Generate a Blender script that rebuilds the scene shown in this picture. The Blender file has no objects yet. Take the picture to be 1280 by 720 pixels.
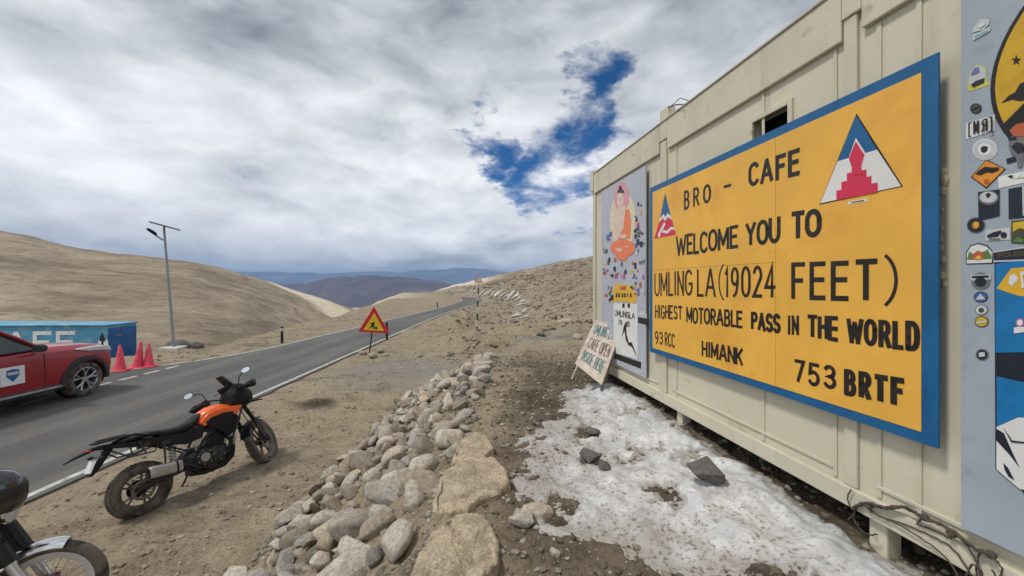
import bpy, bmesh, math, random
import numpy as np
from mathutils import Vector, Matrix
from mathutils import noise as mnoise

R = math.radians
S = bpy.context.scene
COL = S.collection
rnd = random.Random(7)

# ------------------------------------------------------------------ camera
F, CX, CY, CAMZ = 481.0, 640.0, 354.5, 2.5
cam_d = bpy.data.cameras.new('camera')
cam = bpy.data.objects.new('camera', cam_d)
COL.objects.link(cam)
cam.location = (0, 0, CAMZ)
cam.rotation_euler = (R(90), 0, 0)
cam_d.sensor_width = 36
cam_d.lens = 36 * F / 1280
cam_d.shift_y = -(360 - CY) / 1280
cam_d.clip_start = 0.05
cam_d.clip_end = 60000
S.camera = cam

# ------------------------------------------------------------------ exposure, sun, sky
S.view_settings.view_transform = 'Standard'
S.view_settings.look = 'None'
S.view_settings.exposure = 0.34
S.view_settings.gamma = 1
S.cycles.max_bounces = 6
S.cycles.volume_bounces = 0

SUN_EL, SUN_AZ = 58.0, 250.0          # azimuth measured clockwise from +Y
sun_d = bpy.data.lights.new('sun', 'SUN')
sun = bpy.data.objects.new('sun', sun_d)
COL.objects.link(sun)
sun_d.energy = 1.9
sun_d.angle = R(9)
sun_d.color = (1, 0.95, 0.87)
sun.rotation_euler = (R(90 - SUN_EL), 0, R(180 - SUN_AZ))

W = bpy.data.worlds.new('World')
S.world = W
W.use_nodes = True
nt = W.node_tree
nt.nodes.clear()


def N(tree, t, **kw):
    n = tree.nodes.new(t)
    for k, v in kw.items():
        if k == 'ins':
            for a, b in v.items():
                n.inputs[a].default_value = b
        else:
            setattr(n, k, v)
    return n


def math_n(tree, op, a, b=None, c=None, clamp=False):
    n = N(tree, 'ShaderNodeMath', operation=op, use_clamp=clamp)
    for i, x in enumerate((a, b, c)):
        if x is None:
            continue
        if isinstance(x, (int, float)):
            n.inputs[i].default_value = x
        else:
            tree.links.new(x, n.inputs[i])
    return n.outputs[0]


def ramp_n(tree, fac, stops, interp='LINEAR'):
    n = N(tree, 'ShaderNodeValToRGB')
    n.color_ramp.interpolation = interp
    el = n.color_ramp.elements
    while len(el) < len(stops):
        el.new(0.5)
    for e, (p, c) in zip(el, stops):
        e.position = p
        e.color = (c, c, c, 1) if isinstance(c, (int, float)) else (*c, 1)
    tree.links.new(fac, n.inputs[0])
    return n.outputs[0]


def mixc(tree, fac, a, b, mode='MIX'):
    n = N(tree, 'ShaderNodeMix', data_type='RGBA', blend_type=mode)
    for sock, x in ((n.inputs[0], fac), (n.inputs[6], a), (n.inputs[7], b)):
        if isinstance(x, (int, float)):
            sock.default_value = x
        elif isinstance(x, tuple):
            sock.default_value = (*x, 1)
        else:
            tree.links.new(x, sock)
    return n.outputs[2]


def noise_n(tree, vec, scale, detail=4, rough=0.55, dist=0.0):
    n = N(tree, 'ShaderNodeTexNoise', ins={'Scale': scale, 'Detail': detail, 'Roughness': rough, 'Distortion': dist})
    if vec is not None:
        tree.links.new(vec, n.inputs['Vector'])
    return n.outputs[0]


def smooth_n(tree, x, a, b, lo=0.0, hi=1.0):
    n = N(tree, 'ShaderNodeMapRange', interpolation_type='SMOOTHSTEP',
          ins={'From Min': a, 'From Max': b, 'To Min': lo, 'To Max': hi})
    tree.links.new(x, n.inputs[0])
    return n.outputs[0]


sky = N(nt, 'ShaderNodeTexSky', sky_type='NISHITA', sun_disc=False, sun_elevation=R(SUN_EL),
        sun_rotation=R(SUN_AZ), altitude=5500, air_density=1.0, dust_density=0.3, ozone_density=2.5)
tc = N(nt, 'ShaderNodeTexCoord')
sep = N(nt, 'ShaderNodeSeparateXYZ')
nt.links.new(tc.outputs['Generated'], sep.inputs[0])
zc = math_n(nt, 'MAXIMUM', sep.outputs[2], 0.0)
den = math_n(nt, 'ADD', zc, 0.26)
cmb = N(nt, 'ShaderNodeCombineXYZ')
nt.links.new(math_n(nt, 'DIVIDE', sep.outputs[0], den), cmb.inputs[0])
nt.links.new(math_n(nt, 'DIVIDE', sep.outputs[1], den), cmb.inputs[1])
P = cmb.outputs[0]
n_cov = noise_n(nt, P, 3.2, 12, 0.64, 0.5)
n_bri = noise_n(nt, P, 1.5, 7, 0.55, 0.4)
dm_ = N(nt, 'ShaderNodeMapping')
dm_.inputs['Scale'].default_value = (1, 1, 2.3)
nt.links.new(tc.outputs['Generated'], dm_.inputs[0])
D = dm_.outputs[0]
n_fine = noise_n(nt, D, 5.2, 9, 0.56, 0.35)
n_puff = noise_n(nt, D, 2.6, 5, 0.5, 0.3)
warp = N(nt, 'ShaderNodeTexNoise', ins={'Scale': 2.6, 'Detail': 9.0, 'Roughness': 0.62})
nt.links.new(P, warp.inputs['Vector'])
wv = N(nt, 'ShaderNodeVectorMath', operation='MULTIPLY_ADD')
nt.links.new(warp.outputs['Color'], wv.inputs[0])
wv.inputs[1].default_value = (0.42, 0.42, 0.42)
wv.inputs[2].default_value = (-0.21, -0.21, -0.21)
wd = N(nt, 'ShaderNodeVectorMath', operation='ADD')
nt.links.new(tc.outputs['Generated'], wd.inputs[0])
nt.links.new(wv.outputs[0], wd.inputs[1])
wn = N(nt, 'ShaderNodeVectorMath', operation='NORMALIZE')
nt.links.new(wd.outputs[0], wn.inputs[0])
hole = None
# gaps in the cloud deck, given as directions in the world (x, y, z) and an angular radius
for (hx, hy, hz, rad) in ((0.10, 1, 0.28, 10.0), (-0.04, 1, 0.38, 6.5), 
                          (0.22, 1, 0.50, 5.5), (0.03, 1, 0.245, 7.0), (0.16, 1, 0.36, 8.0)):
    d = Vector((hx, hy, hz)).normalized()
    vm = N(nt, 'ShaderNodeVectorMath', operation='DOT_PRODUCT')
    vm.inputs[1].default_value = d
    nt.links.new(wn.outputs[0], vm.inputs[0])
    h = smooth_n(nt, vm.outputs['Value'], math.cos(R(rad)), 1.0)
    hole = h if hole is None else math_n(nt, 'SMOOTH_MAX', hole, h, 0.2)
cov_v = math_n(nt, 'SUBTRACT', math_n(nt, 'MULTIPLY_ADD', math_n(nt, 'SUBTRACT', n_cov, 0.5), 1.7, 0.82), math_n(nt, 'MULTIPLY', hole, 0.74))
cov_v = math_n(nt, 'MULTIPLY_ADD', math_n(nt, 'SUBTRACT', n_fine, 0.5), 1.1, cov_v)
cov = smooth_n(nt, cov_v, -0.08, 0.52)
lift = ramp_n(nt, zc, [(0, 0.56), (0.05, 0.52), (0.12, 0.70), (0.28, 0.72), (0.42, 0.54), (0.6, 0.42), (1, 0.50)])
bri = math_n(nt, 'MULTIPLY_ADD', math_n(nt, 'SUBTRACT', n_bri, 0.5), 0.75, lift)
bri = math_n(nt, 'MULTIPLY_ADD', math_n(nt, 'SUBTRACT', n_fine, 0.5), 0.80, bri)
bri = math_n(nt, 'MULTIPLY_ADD', math_n(nt, 'SUBTRACT', n_puff, 0.5), 0.45, bri)
bri = math_n(nt, 'MINIMUM', math_n(nt, 'MAXIMUM', bri, 0.20), 0.88)
tint = ramp_n(nt, bri, [(0.15, (0.88, 0.96, 1.10)), (0.6, (0.97, 1.0, 1.05)), (0.9, (1.0, 1.0, 1.02))])
cloudc = mixc(nt, 1.0, tint, bri, 'MULTIPLY')
bg_s = N(nt, 'ShaderNodeBackground', ins={'Strength': 0.11})
hs = N(nt, 'ShaderNodeHueSaturation', ins={'Saturation': 1.35, 'Value': 0.8})
nt.links.new(sky.outputs[0], hs.inputs['Color'])
nt.links.new(hs.outputs[0], bg_s.inputs[0])
bg_c = N(nt, 'ShaderNodeBackground', ins={'Strength': 1.0})
nt.links.new(cloudc, bg_c.inputs[0])
mx = N(nt, 'ShaderNodeMixShader')
nt.links.new(cov, mx.inputs[0])
nt.links.new(bg_s.outputs[0], mx.inputs[1])
nt.links.new(bg_c.outputs[0], mx.inputs[2])
wo = N(nt, 'ShaderNodeOutputWorld')
nt.links.new(mx.outputs[0], wo.inputs[0])

# ------------------------------------------------------------------ helpers
def ray(px, py):
    return Vector(((px - CX) / F, 1.0, (CY - py) / F))


def on_ground(px, py, z):
    r = ray(px, py)
    t = (z - CAMZ) / r.z
    return Vector((r.x * t, r.y * t, z))


def at(px, py, Y):
    r = ray(px, py)
    return Vector((r.x * Y, Y, CAMZ + r.z * Y))


TH = math.atan(80 / F)
WU = Vector((-math.sin(TH), math.cos(TH), 0))      # along the container wall, away from the camera
WN = Vector((math.cos(TH), math.sin(TH), 0))       # into the container
D0 = 2.273                                          # distance of the wall plane


def on_wall(px, py, dd=D0):
    r = ray(px, py)
    t = dd / r.dot(WN)
    return Vector((0, 0, CAMZ)) + r * t


def wp(s, dd, z):
    return WN * dd + WU * s + Vector((0, 0, z))


def s_of(px, dd=D0):
    return on_wall(px, CY, dd).dot(WU)


def zs(slope):                                      # height of a line that keeps this slope on the wall
    return CAMZ - slope * D0 / math.cos(TH)


class MB:
    def __init__(s):
        s.v, s.f, s.m = [], [], []

    def add(s, vs, fs, mi=0):
        b = len(s.v)
        s.v += [Vector(p) for p in vs]
        s.f += [tuple(i + b for i in f) for f in fs]
        s.m += [mi] * len(fs)
        return s

    def box(s, c, sz, rot=None, mi=0):
        c = Vector(c)
        hx, hy, hz = sz[0] / 2, sz[1] / 2, sz[2] / 2
        vs = [Vector((x, y, z)) for x in (-hx, hx) for y in (-hy, hy) for z in (-hz, hz)]
        if rot is not None:
            vs = [rot @ p for p in vs]
        return s.add([p + c for p in vs], [(0, 1, 3, 2), (4, 6, 7, 5), (0, 4, 5, 1), (2, 3, 7, 6), (0, 2, 6, 4), (1, 5, 7, 3)], mi)

    def hexa(s, a, b, mi=0):       # two quads, four corners each
        return s.add(list(a) + list(b), [(3, 2, 1, 0), (4, 5, 6, 7), (0, 1, 5, 4), (1, 2, 6, 5), (2, 3, 7, 6), (3, 0, 4, 7)], mi)

    def tube(s, pts, r, n=8, mi=0, caps=True):
        pts = [Vector(p) for p in pts]
        rs = r if isinstance(r, (list, tuple)) else [r] * len(pts)
        rings = []
        prev = None
        for i, p in enumerate(pts):
            t = (pts[min(i + 1, len(pts) - 1)] - pts[max(i - 1, 0)])
            if t.length < 1e-9:
                t = Vector((0, 0, 1))
            t.normalize()
            if prev is None:
                u = t.orthogonal().normalized()
            else:
                u = (prev - t * prev.dot(t))
                u = u.normalized() if u.length > 1e-6 else t.orthogonal().normalized()
            prev = u
            w = t.cross(u)
            rings.append([p + (u * math.cos(2 * math.pi * k / n) + w * math.sin(2 * math.pi * k / n)) * rs[i] for k in range(n)])
        return s.rings(rings, caps, mi)

    def rings(s, rings, caps=True, mi=0, closed=True):
        n = len(rings[0])
        vs = [p for r_ in rings for p in r_]
        fs = []
        for i in range(len(rings) - 1):
            for k in range(n if closed else n - 1):
                k2 = (k + 1) % n
                fs.append((i * n + k, i * n + k2, (i + 1) * n + k2, (i + 1) * n + k))
        if caps and closed:
            fs.append(tuple(reversed(range(n))))
            fs.append(tuple((len(rings) - 1) * n + k for k in range(n)))
        return s.add(vs, fs, mi)

    def lathe(s, prof, c, axis='y', n=32, mi=0, closed=False):
        c = Vector(c)
        rings = []
        for k in range(n):
            a = 2 * math.pi * k / n
            ca, sa = math.cos(a), math.sin(a)
            ring = []
            for (r_, h) in prof:
                if axis == 'y':
                    p = Vector((r_ * ca, h, r_ * sa))
                elif axis == 'z':
                    p = Vector((r_ * ca, r_ * sa, h))
                else:
                    p = Vector((h, r_ * ca, r_ * sa))
                ring.append(p + c)
            rings.append(ring)
        m = len(prof)
        vs = [p for r_ in rings for p in r_]
        fs = []
        for k in range(n):
            k2 = (k + 1) % n
            for j in range(m if closed else m - 1):
                j2 = (j + 1) % m
                fs.append((k * m + j, k * m + j2, k2 * m + j2, k2 * m + j))
        return s.add(vs, fs, mi)

    def sphere(s, c, r, n=16, m=10, mi=0):
        c = Vector(c)
        rx, ry, rz = r if isinstance(r, (tuple, list)) else (r, r, r)
        rings = []
        for j in range(m + 1):
            a = math.pi * j / m - math.pi / 2
            q = max(math.cos(a), 1e-3)
            rings.append([c + Vector((rx * q * math.cos(2 * math.pi * k / n), ry * q * math.sin(2 * math.pi * k / n), rz * math.sin(a))) for k in range(n)])
        return s.rings(rings, True, mi)

    def loft(s, secs, n=20, mi=0):      # (x, yc, zc, half width, half height, power) along x
        rings = []
        for (x, yc, zc_, hw, hh, p) in secs:
            ring = []
            for k in range(n):
                a = 2 * math.pi * k / n
                ca, sa = math.cos(a), math.sin(a)
                ring.append(Vector((x, yc + hw * math.copysign(abs(ca) ** (2 / p), ca), zc_ + hh * math.copysign(abs(sa) ** (2 / p), sa))))
            rings.append(ring)
        return s.rings(rings, True, mi)

    def slab(s, pts, off, mi=0):        # planar polygon with a thickness vector
        pts = [Vector(p) for p in pts]
        off = Vector(off)
        n = len(pts)
        return s.add(pts + [p + off for p in pts],
                     [tuple(reversed(range(n))), tuple(range(n, 2 * n))] + [(i, (i + 1) % n, n + (i + 1) % n, n + i) for i in range(n)], mi)

    def xf(s, M):
        s.v = [M @ p for p in s.v]
        return s


def new_obj(name, mesh, parent=None):
    o = bpy.data.objects.new(name, mesh)
    COL.objects.link(o)
    if parent is not None:
        o.parent = parent
    return o


def obj(name, mb, mats, parent=None, origin=None, smooth=True, bevel=0, sharp=0.7, local=False):
    """Links the collected shape as one mesh object; world points are made relative to the parent unless local."""
    if parent is not None and not local:
        org = Vector((0, 0, 0))
        q = parent
        while q is not None:
            org += q.location
            q = q.parent
    elif origin is not None:
        org = Vector(origin)
    else:
        org = Vector((0, 0, 0))
    me = bpy.data.meshes.new(name)
    me.from_pydata([p - org for p in mb.v], [], mb.f)
    if not isinstance(mats, (list, tuple)):
        mats = [mats]
    for m in mats:
        me.materials.append(m)
    me.polygons.foreach_set('material_index', mb.m)
    bm = bmesh.new()
    bm.from_mesh(me)
    bmesh.ops.recalc_face_normals(bm, faces=bm.faces)
    bm.to_mesh(me)
    bm.free()
    if smooth:
        me.polygons.foreach_set('use_smooth', [True] * len(me.polygons))
        me.set_sharp_from_angle(angle=sharp)
    o = new_obj(name, me, parent)
    if parent is None and origin is not None:
        o.location = org
    if bevel:
        b = o.modifiers.new('bevel', 'BEVEL')
        b.width = bevel
        b.segments = 2
        b.limit_method = 'ANGLE'
    return o


def tag(o, label=None, cat=None, group=None, kind=None):
    if label:
        o['label'] = label
    if cat:
        o['category'] = cat
    if group:
        o['group'] = group
    if kind:
        o['kind'] = kind
    return o


def thing(name, loc, label, cat, group=None, rot=(0, 0, 0)):
    o = bpy.data.objects.new(name, None)
    COL.objects.link(o)
    o.location = loc
    o.rotation_euler = rot
    o.empty_display_size = 0.2
    return tag(o, label, cat, group)


# ------------------------------------------------------------------ numpy noise
def _hash(ix, iy, seed):
    h = (ix.astype(np.int64) * 374761393 + iy.astype(np.int64) * 668265263 + seed * 1442695041) & 0x7fffffff
    h = ((h ^ (h >> 13)) * 1274126177) & 0x7fffffff
    h = (h ^ (h >> 16)) & 0x7fffffff
    return h / 0x7fffffff * 2 - 1


def vnoise(x, y, seed=0):
    x = np.asarray(x, float)
    y = np.asarray(y, float)
    ix, iy = np.floor(x), np.floor(y)
    fx, fy = x - ix, y - iy
    ux, uy = fx * fx * fx * (fx * (fx * 6 - 15) + 10), fy * fy * fy * (fy * (fy * 6 - 15) + 10)
    a, b = _hash(ix, iy, seed), _hash(ix + 1, iy, seed)
    c, d = _hash(ix, iy + 1, seed), _hash(ix + 1, iy + 1, seed)
    return (a + (b - a) * ux) + ((c + (d - c) * ux) - (a + (b - a) * ux)) * uy


def fbm(x, y, oct=4, seed=0, gain=0.5):
    t, a = 0, 1.0
    for o in range(oct):
        t = t + a * vnoise(x * 2 ** o + 17.3 * o, y * 2 ** o - 9.1 * o, seed + o)
        a *= gain
    return t


def sst(a, b, x):
    t = np.clip((x - a) / (b - a), 0, 1)
    return t * t * (3 - 2 * t)


# ------------------------------------------------------------------ materials
MATS = {}


def pmat(name, col, rough=0.6, metal=0.0, var=0.12, scale=6.0, bump=0.0, bscale=40.0, col2=None, col2_amt=0.5,
         col2_scale=None, spec=0.5, coat=0.0, dust=None, dust_z=None, streak=0):
    """Procedural surface: base colour with noise variation, optional second colour in patches, fine bump, roughness variation."""
    m = bpy.data.materials.new(name)
    m.use_nodes = True
    t = m.node_tree
    b = t.nodes['Principled BSDF']
    co = N(t, 'ShaderNodeTexCoord').outputs['Object']
    n1 = noise_n(t, co, scale, 5, 0.6)
    fac = smooth_n(t, n1, 0.3, 0.7)
    dark = tuple(max(0, c * (1 - var)) for c in col)
    lite = tuple(min(1, c * (1 + var)) for c in col)
    c = mixc(t, fac, dark, lite)
    if col2 is not None:
        n2 = noise_n(t, co, col2_scale or scale * 0.6, 7, 0.65, 0.4)
        c = mixc(t, smooth_n(t, n2, 0.62 - 0.35 * col2_amt, 0.78 - 0.25 * col2_amt), c, col2)
    if dust is not None:
        n3 = noise_n(t, co, 9.0, 6, 0.6)
        ob = N(t, 'ShaderNodeSeparateXYZ')
        t.links.new(co, ob.inputs[0])
        g = smooth_n(t, math_n(t, 'ADD', ob.outputs[2], math_n(t, 'MULTIPLY', n3, 0.3)), dust_z[0], dust_z[1], 0.85, 0.0)
        c = mixc(t, g, c, dust)
    t.links.new(c, b.inputs['Base Color'])
    r_ = math_n(t, 'MULTIPLY_ADD', math_n(t, 'SUBTRACT', n1, 0.5), 0.25, rough, True)
    t.links.new(r_, b.inputs['Roughness'])
    b.inputs['Metallic'].default_value = metal
    b.inputs['Specular IOR Level'].default_value = spec
    b.inputs['Coat Weight'].default_value = coat
    b.inputs['Coat Roughness'].default_value = 0.08
    if bump:
        nb = noise_n(t, co, bscale, 6, 0.6)
        bn = N(t, 'ShaderNodeBump', ins={'Strength': bump, 'Distance': 0.02})
        t.links.new(nb, bn.inputs['Height'])
        t.links.new(bn.outputs[0], b.inputs['Normal'])
    if streak:
        mp = N(t, 'ShaderNodeMapping')
        mp.inputs['Scale'].default_value = (7, 7, 0.45)
        t.links.new(co, mp.inputs[0])
        ns = noise_n(t, mp.outputs[0], 1.0, 6, 0.65)
        nl = noise_n(t, co, 1.1, 4, 0.6)
        f_ = math_n(t, 'MULTIPLY', smooth_n(t, ns, 0.52, 0.74, 0, streak), smooth_n(t, nl, 0.35, 0.65))
        c2_ = mixc(t, f_, c, (0.30, 0.235, 0.14))
        ng = noise_n(t, co, 16, 7, 0.75)
        c2_ = mixc(t, smooth_n(t, ng, 0.60, 0.74, 0, streak * 0.8), c2_, (0.33, 0.28, 0.19))
        t.links.new(c2_, b.inputs['Base Color'])
    MATS[name] = m
    return m


pmat('black_plastic', (0.012, 0.012, 0.013), 0.5, var=0.3, scale=20, bump=0.05, bscale=150, dust=(0.08, 0.07, 0.055), dust_z=(0.05, 0.40), spec=0.25)
pmat('black_metal', (0.016, 0.016, 0.017), 0.4, metal=0.2, var=0.3, scale=15, dust=(0.09, 0.078, 0.06), dust_z=(0.05, 0.42), spec=0.35)
pmat('engine_grey', (0.035, 0.035, 0.036), 0.4, metal=0.4, var=0.5, scale=25, dust=(0.10, 0.088, 0.068), dust_z=(0.1, 0.45))
pmat('seat_vinyl', (0.016, 0.016, 0.017), 0.6, spec=0.25, var=0.2, scale=10, bump=0.1, bscale=200, col2=(0.06, 0.055, 0.045), col2_amt=0.25)
pmat('tyre_rubber', (0.028, 0.026, 0.024), 0.85, var=0.3, scale=14, bump=0.25, bscale=90, col2=(0.15, 0.125, 0.095), col2_amt=0.75, col2_scale=7)
pmat('orange_paint', (0.85, 0.13, 0.012), 0.35, var=0.06, scale=4, coat=0.3)
pmat('steel', (0.55, 0.55, 0.55), 0.35, metal=0.9, var=0.12, scale=30)
pmat('chrome', (0.75, 0.75, 0.75), 0.14, metal=1.0, var=0.06, scale=20)
pmat('silencer_steel', (0.42, 0.41, 0.40), 0.42, metal=0.75, var=0.15, scale=20, bump=0.03)
pmat('dusty_rim', (0.15, 0.132, 0.11), 0.65, metal=0.3, var=0.3, scale=12, col2=(0.2, 0.17, 0.13), col2_amt=0.6)
pmat('white_plastic', (0.75, 0.76, 0.76), 0.4, var=0.05)
pmat('mirror_glass', (0.8, 0.82, 0.84), 0.06, metal=1.0, var=0.02)
pmat('tinted_plastic', (0.05, 0.05, 0.05), 0.45, var=0.2, scale=10, spec=0.15)
pmat('smoked_glass', (0.012, 0.014, 0.016), 0.3, var=0.1, spec=0.6)
pmat('clear_lens', (0.55, 0.57, 0.58), 0.15, var=0.05, spec=0.7)
pmat('amber_lens', (0.7, 0.25, 0.02), 0.2, var=0.05)
pmat('red_lens', (0.35, 0.01, 0.01), 0.2, var=0.05)
pmat('fork_gold', (0.35, 0.33, 0.3), 0.3, metal=0.9, var=0.1)
pmat('car_red', (0.28, 0.004, 0.013), 0.32, var=0.08, scale=2, coat=0.45)
pmat('car_glass', (0.045, 0.06, 0.06), 0.05, var=0.05, spec=0.8)
pmat('car_cladding', (0.03, 0.03, 0.03), 0.65, var=0.2, scale=10, dust=(0.16, 0.13, 0.1), dust_z=(0.2, 0.6))
pmat('alloy', (0.45, 0.46, 0.47), 0.3, metal=0.8, var=0.1)
pmat('cone_band', (0.78, 0.10, 0.14), 0.4, var=0.15, scale=6)
pmat('cone_pink', (0.75, 0.055, 0.10), 0.55, var=0.15, scale=6, col2=(0.5, 0.16, 0.14), col2_amt=0.3)
pmat('galvanised', (0.30, 0.31, 0.33), 0.5, metal=0.4, var=0.18, scale=12)
pmat('solar_cell', (0.015, 0.02, 0.045), 0.2, var=0.2, scale=10)
pmat('box_cyan', (0.075, 0.30, 0.46), 0.55, var=0.16, scale=1.5, col2=(0.28, 0.46, 0.52), col2_amt=0.35, col2_scale=2, bump=0.05)
pmat('box_blue', (0.012, 0.105, 0.30), 0.5, var=0.2, scale=3, bump=0.05)
pmat('paint_white', (0.78, 0.79, 0.79), 0.55, var=0.08, scale=9, col2=(0.5, 0.48, 0.44), col2_amt=0.12)
pmat('road_paint', (0.52, 0.51, 0.475), 0.7, var=0.15, scale=6, col2=(0.2, 0.19, 0.17), col2_amt=0.42, col2_scale=7)
pmat('paint_black', (0.012, 0.010, 0.010), 0.5, var=0.3, scale=20)
pmat('letter_black', (0.014, 0.011, 0.009), 0.45, var=0.4, scale=30, col2=(0.06, 0.04, 0.02), col2_amt=0.2)
pmat('sign_yellow', (0.80, 0.44, 0.065), 0.5, var=0.07, scale=2.2, col2=(0.72, 0.36, 0.05), col2_amt=0.3, col2_scale=1.6, bump=0.02, bscale=8)
pmat('sign_blue', (0.005, 0.105, 0.27), 0.42, var=0.12, scale=5)
pmat('emblem_pink', (0.62, 0.025, 0.075), 0.45, var=0.08)
pmat('emblem_white', (0.72, 0.72, 0.70), 0.5, var=0.06)
pmat('cream_wall', (0.60, 0.565, 0.435), 0.5, var=0.05, scale=1.3, col2=(0.44, 0.38, 0.26), col2_amt=0.10, col2_scale=2.2, bump=0.30, bscale=1.3, streak=0.55)
pmat('cream_trim', (0.58, 0.545, 0.42), 0.5, var=0.06, scale=2.5, col2=(0.36, 0.29, 0.18), col2_amt=0.16, col2_scale=5, bump=0.08, bscale=7, streak=0.6)
pmat('sealant', (0.62, 0.55, 0.38), 0.7, var=0.15, scale=20, bump=0.3, bscale=60)
pmat('grey_panel', (0.34, 0.395, 0.455), 0.5, var=0.07, scale=1.8, col2=(0.26, 0.30, 0.35), col2_amt=0.25, col2_scale=3.0, bump=0.03)
pmat('poster_grey', (0.44, 0.46, 0.53), 0.5, var=0.06, scale=2, col2=(0.35, 0.37, 0.43), col2_amt=0.2)
pmat('dark_void', (0.012, 0.011, 0.010), 0.9, var=0.2)
pmat('board_wood', (0.50, 0.42, 0.34), 0.75, var=0.14, scale=7, col2=(0.62, 0.57, 0.5), col2_amt=0.5, col2_scale=9, bump=0.15, bscale=40)
pmat('wood_edge', (0.10, 0.075, 0.05), 0.8, var=0.25, scale=12, bump=0.2)
pmat('leg_wood', (0.55, 0.5, 0.42), 0.7, var=0.2, scale=12)
pmat('teal_paint', (0.03, 0.14, 0.16), 0.6, var=0.4, scale=25, col2=(0.2, 0.25, 0.25), col2_amt=0.3, col2_scale=30)
pmat('maroon_paint', (0.10, 0.05, 0.06), 0.6, var=0.4, scale=25, col2=(0.3, 0.25, 0.22), col2_amt=0.3, col2_scale=30)
pmat('sign_red', (0.62, 0.016, 0.02), 0.4, var=0.1)
pmat('warn_yellow', (0.82, 0.55, 0.02), 0.4, var=0.06)
pmat('faded_pink', (0.55, 0.28, 0.27), 0.6, var=0.15, scale=8)
pmat('dirty_white', (0.55, 0.53, 0.50), 0.7, var=0.15, scale=8)
pmat('cable_brown', (0.07, 0.058, 0.045), 0.8, var=0.35, scale=30, bump=0.2)
pmat('dusty_disc', (0.16, 0.145, 0.125), 0.55, metal=0.4, var=0.3, scale=20)
pmat('bright_rim', (0.72, 0.72, 0.72), 0.35, metal=0.35, var=0.06)
pmat('helmet_black', (0.008, 0.008, 0.009), 0.12, var=0.2, spec=0.7, coat=0.8)
pmat('dark_red_paint', (0.16, 0.008, 0.015), 0.3, var=0.1, coat=0.5)
for nm, c in (('teal', (0.10, 0.42, 0.40)), ('purple', (0.16, 0.16, 0.42)), ('green_yellow', (0.55, 0.55, 0.10)), ('olive', (0.06, 0.065, 0.03)),
              ('orange', (0.68, 0.26, 0.02)), ('yellow', (0.62, 0.42, 0.02)), ('circle_yellow', (0.60, 0.36, 0.015)), ('blue', (0.05, 0.12, 0.34)), ('mural_blue', (0.006, 0.17, 0.42)),
              ('grey', (0.16, 0.165, 0.17)), ('light', (0.52, 0.54, 0.56)), ('green', (0.10, 0.2, 0.05)), ('rust', (0.45, 0.10, 0.04)), ('skin', (0.68, 0.52, 0.43)),
              ('robe', (0.78, 0.20, 0.07)), ('halo_pink', (0.66, 0.30, 0.36)), ('halo_yellow', (0.66, 0.60, 0.40)), ('navy', (0.012, 0.016, 0.03)), ('magenta', (0.45, 0.08, 0.25)), ('amber', (0.72, 0.42, 0.03))):
    pmat('ink_' + nm, c, 0.42, var=0.10, scale=14)

# rock: per-object colour from a ramp, strata noise and bump
def rock_mat(name, stops, bump=0.5, dusty=(0.36, 0.30, 0.22), dust_amt=0.4, sc=5.0, grain=0.6):
    m = bpy.data.materials.new(name)
    m.use_nodes = True
    t = m.node_tree
    b = t.nodes['Principled BSDF']
    oi = N(t, 'ShaderNodeObjectInfo')
    co = N(t, 'ShaderNodeTexCoord').outputs['Object']
    off = N(t, 'ShaderNodeVectorMath', operation='MULTIPLY_ADD')
    cb = N(t, 'ShaderNodeCombineXYZ')
    for i in range(3):
        t.links.new(oi.outputs['Random'], cb.inputs[i])
    t.links.new(cb.outputs[0], off.inputs[0])
    off.inputs[1].default_value = (37, 53, 71)
    t.links.new(co, off.inputs[2])
    v = off.outputs[0]
    base = ramp_n(t, oi.outputs['Random'], stops)
    n1 = noise_n(t, v, sc, 8, 0.65, 0.6)
    c = mixc(t, smooth_n(t, n1, 0.30, 0.72), mixc(t, 1.0, base, (0.62, 0.60, 0.58), 'MULTIPLY'), mixc(t, 1.0, base, (1.28, 1.25, 1.2), 'MULTIPLY'))
    n2 = noise_n(t, v, sc * 9, 5, 0.7)
    c = mixc(t, smooth_n(t, n2, 0.50, 0.68, 0.0, grain), c, mixc(t, 1.0, base, (0.36, 0.34, 0.33), 'MULTIPLY'))
    c = mixc(t, smooth_n(t, n2, 0.44, 0.30, 0.0, grain), c, mixc(t, 1.0, base, (1.35, 1.35, 1.34), 'MULTIPLY'))
    n4 = noise_n(t, v, sc * 2.6, 8, 0.72, 1.2)
    c = mixc(t, smooth_n(t, n4, 0.56, 0.68, 0.0, grain), c, mixc(t, 1.0, base, (0.55, 0.50, 0.46), 'MULTIPLY'))
    n3 = noise_n(t, v, sc * 0.7, 6, 0.6)
    c = mixc(t, smooth_n(t, n3, 0.52, 0.70, 0.0, dust_amt), c, dusty)
    t.links.new(c, b.inputs['Base Color'])
    b.inputs['Roughness'].default_value = 0.88
    b.inputs['Specular IOR Level'].default_value = 0.25
    bn = N(t, 'ShaderNodeBump', ins={'Strength': bump, 'Distance': 0.02})
    hgt = math_n(t, 'ADD', n1, math_n(t, 'MULTIPLY_ADD', n2, 0.6, n4))
    t.links.new(hgt, bn.inputs['Height'])
    t.links.new(bn.outputs[0], b.inputs['Normal'])
    MATS[name] = m
    return m


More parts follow.
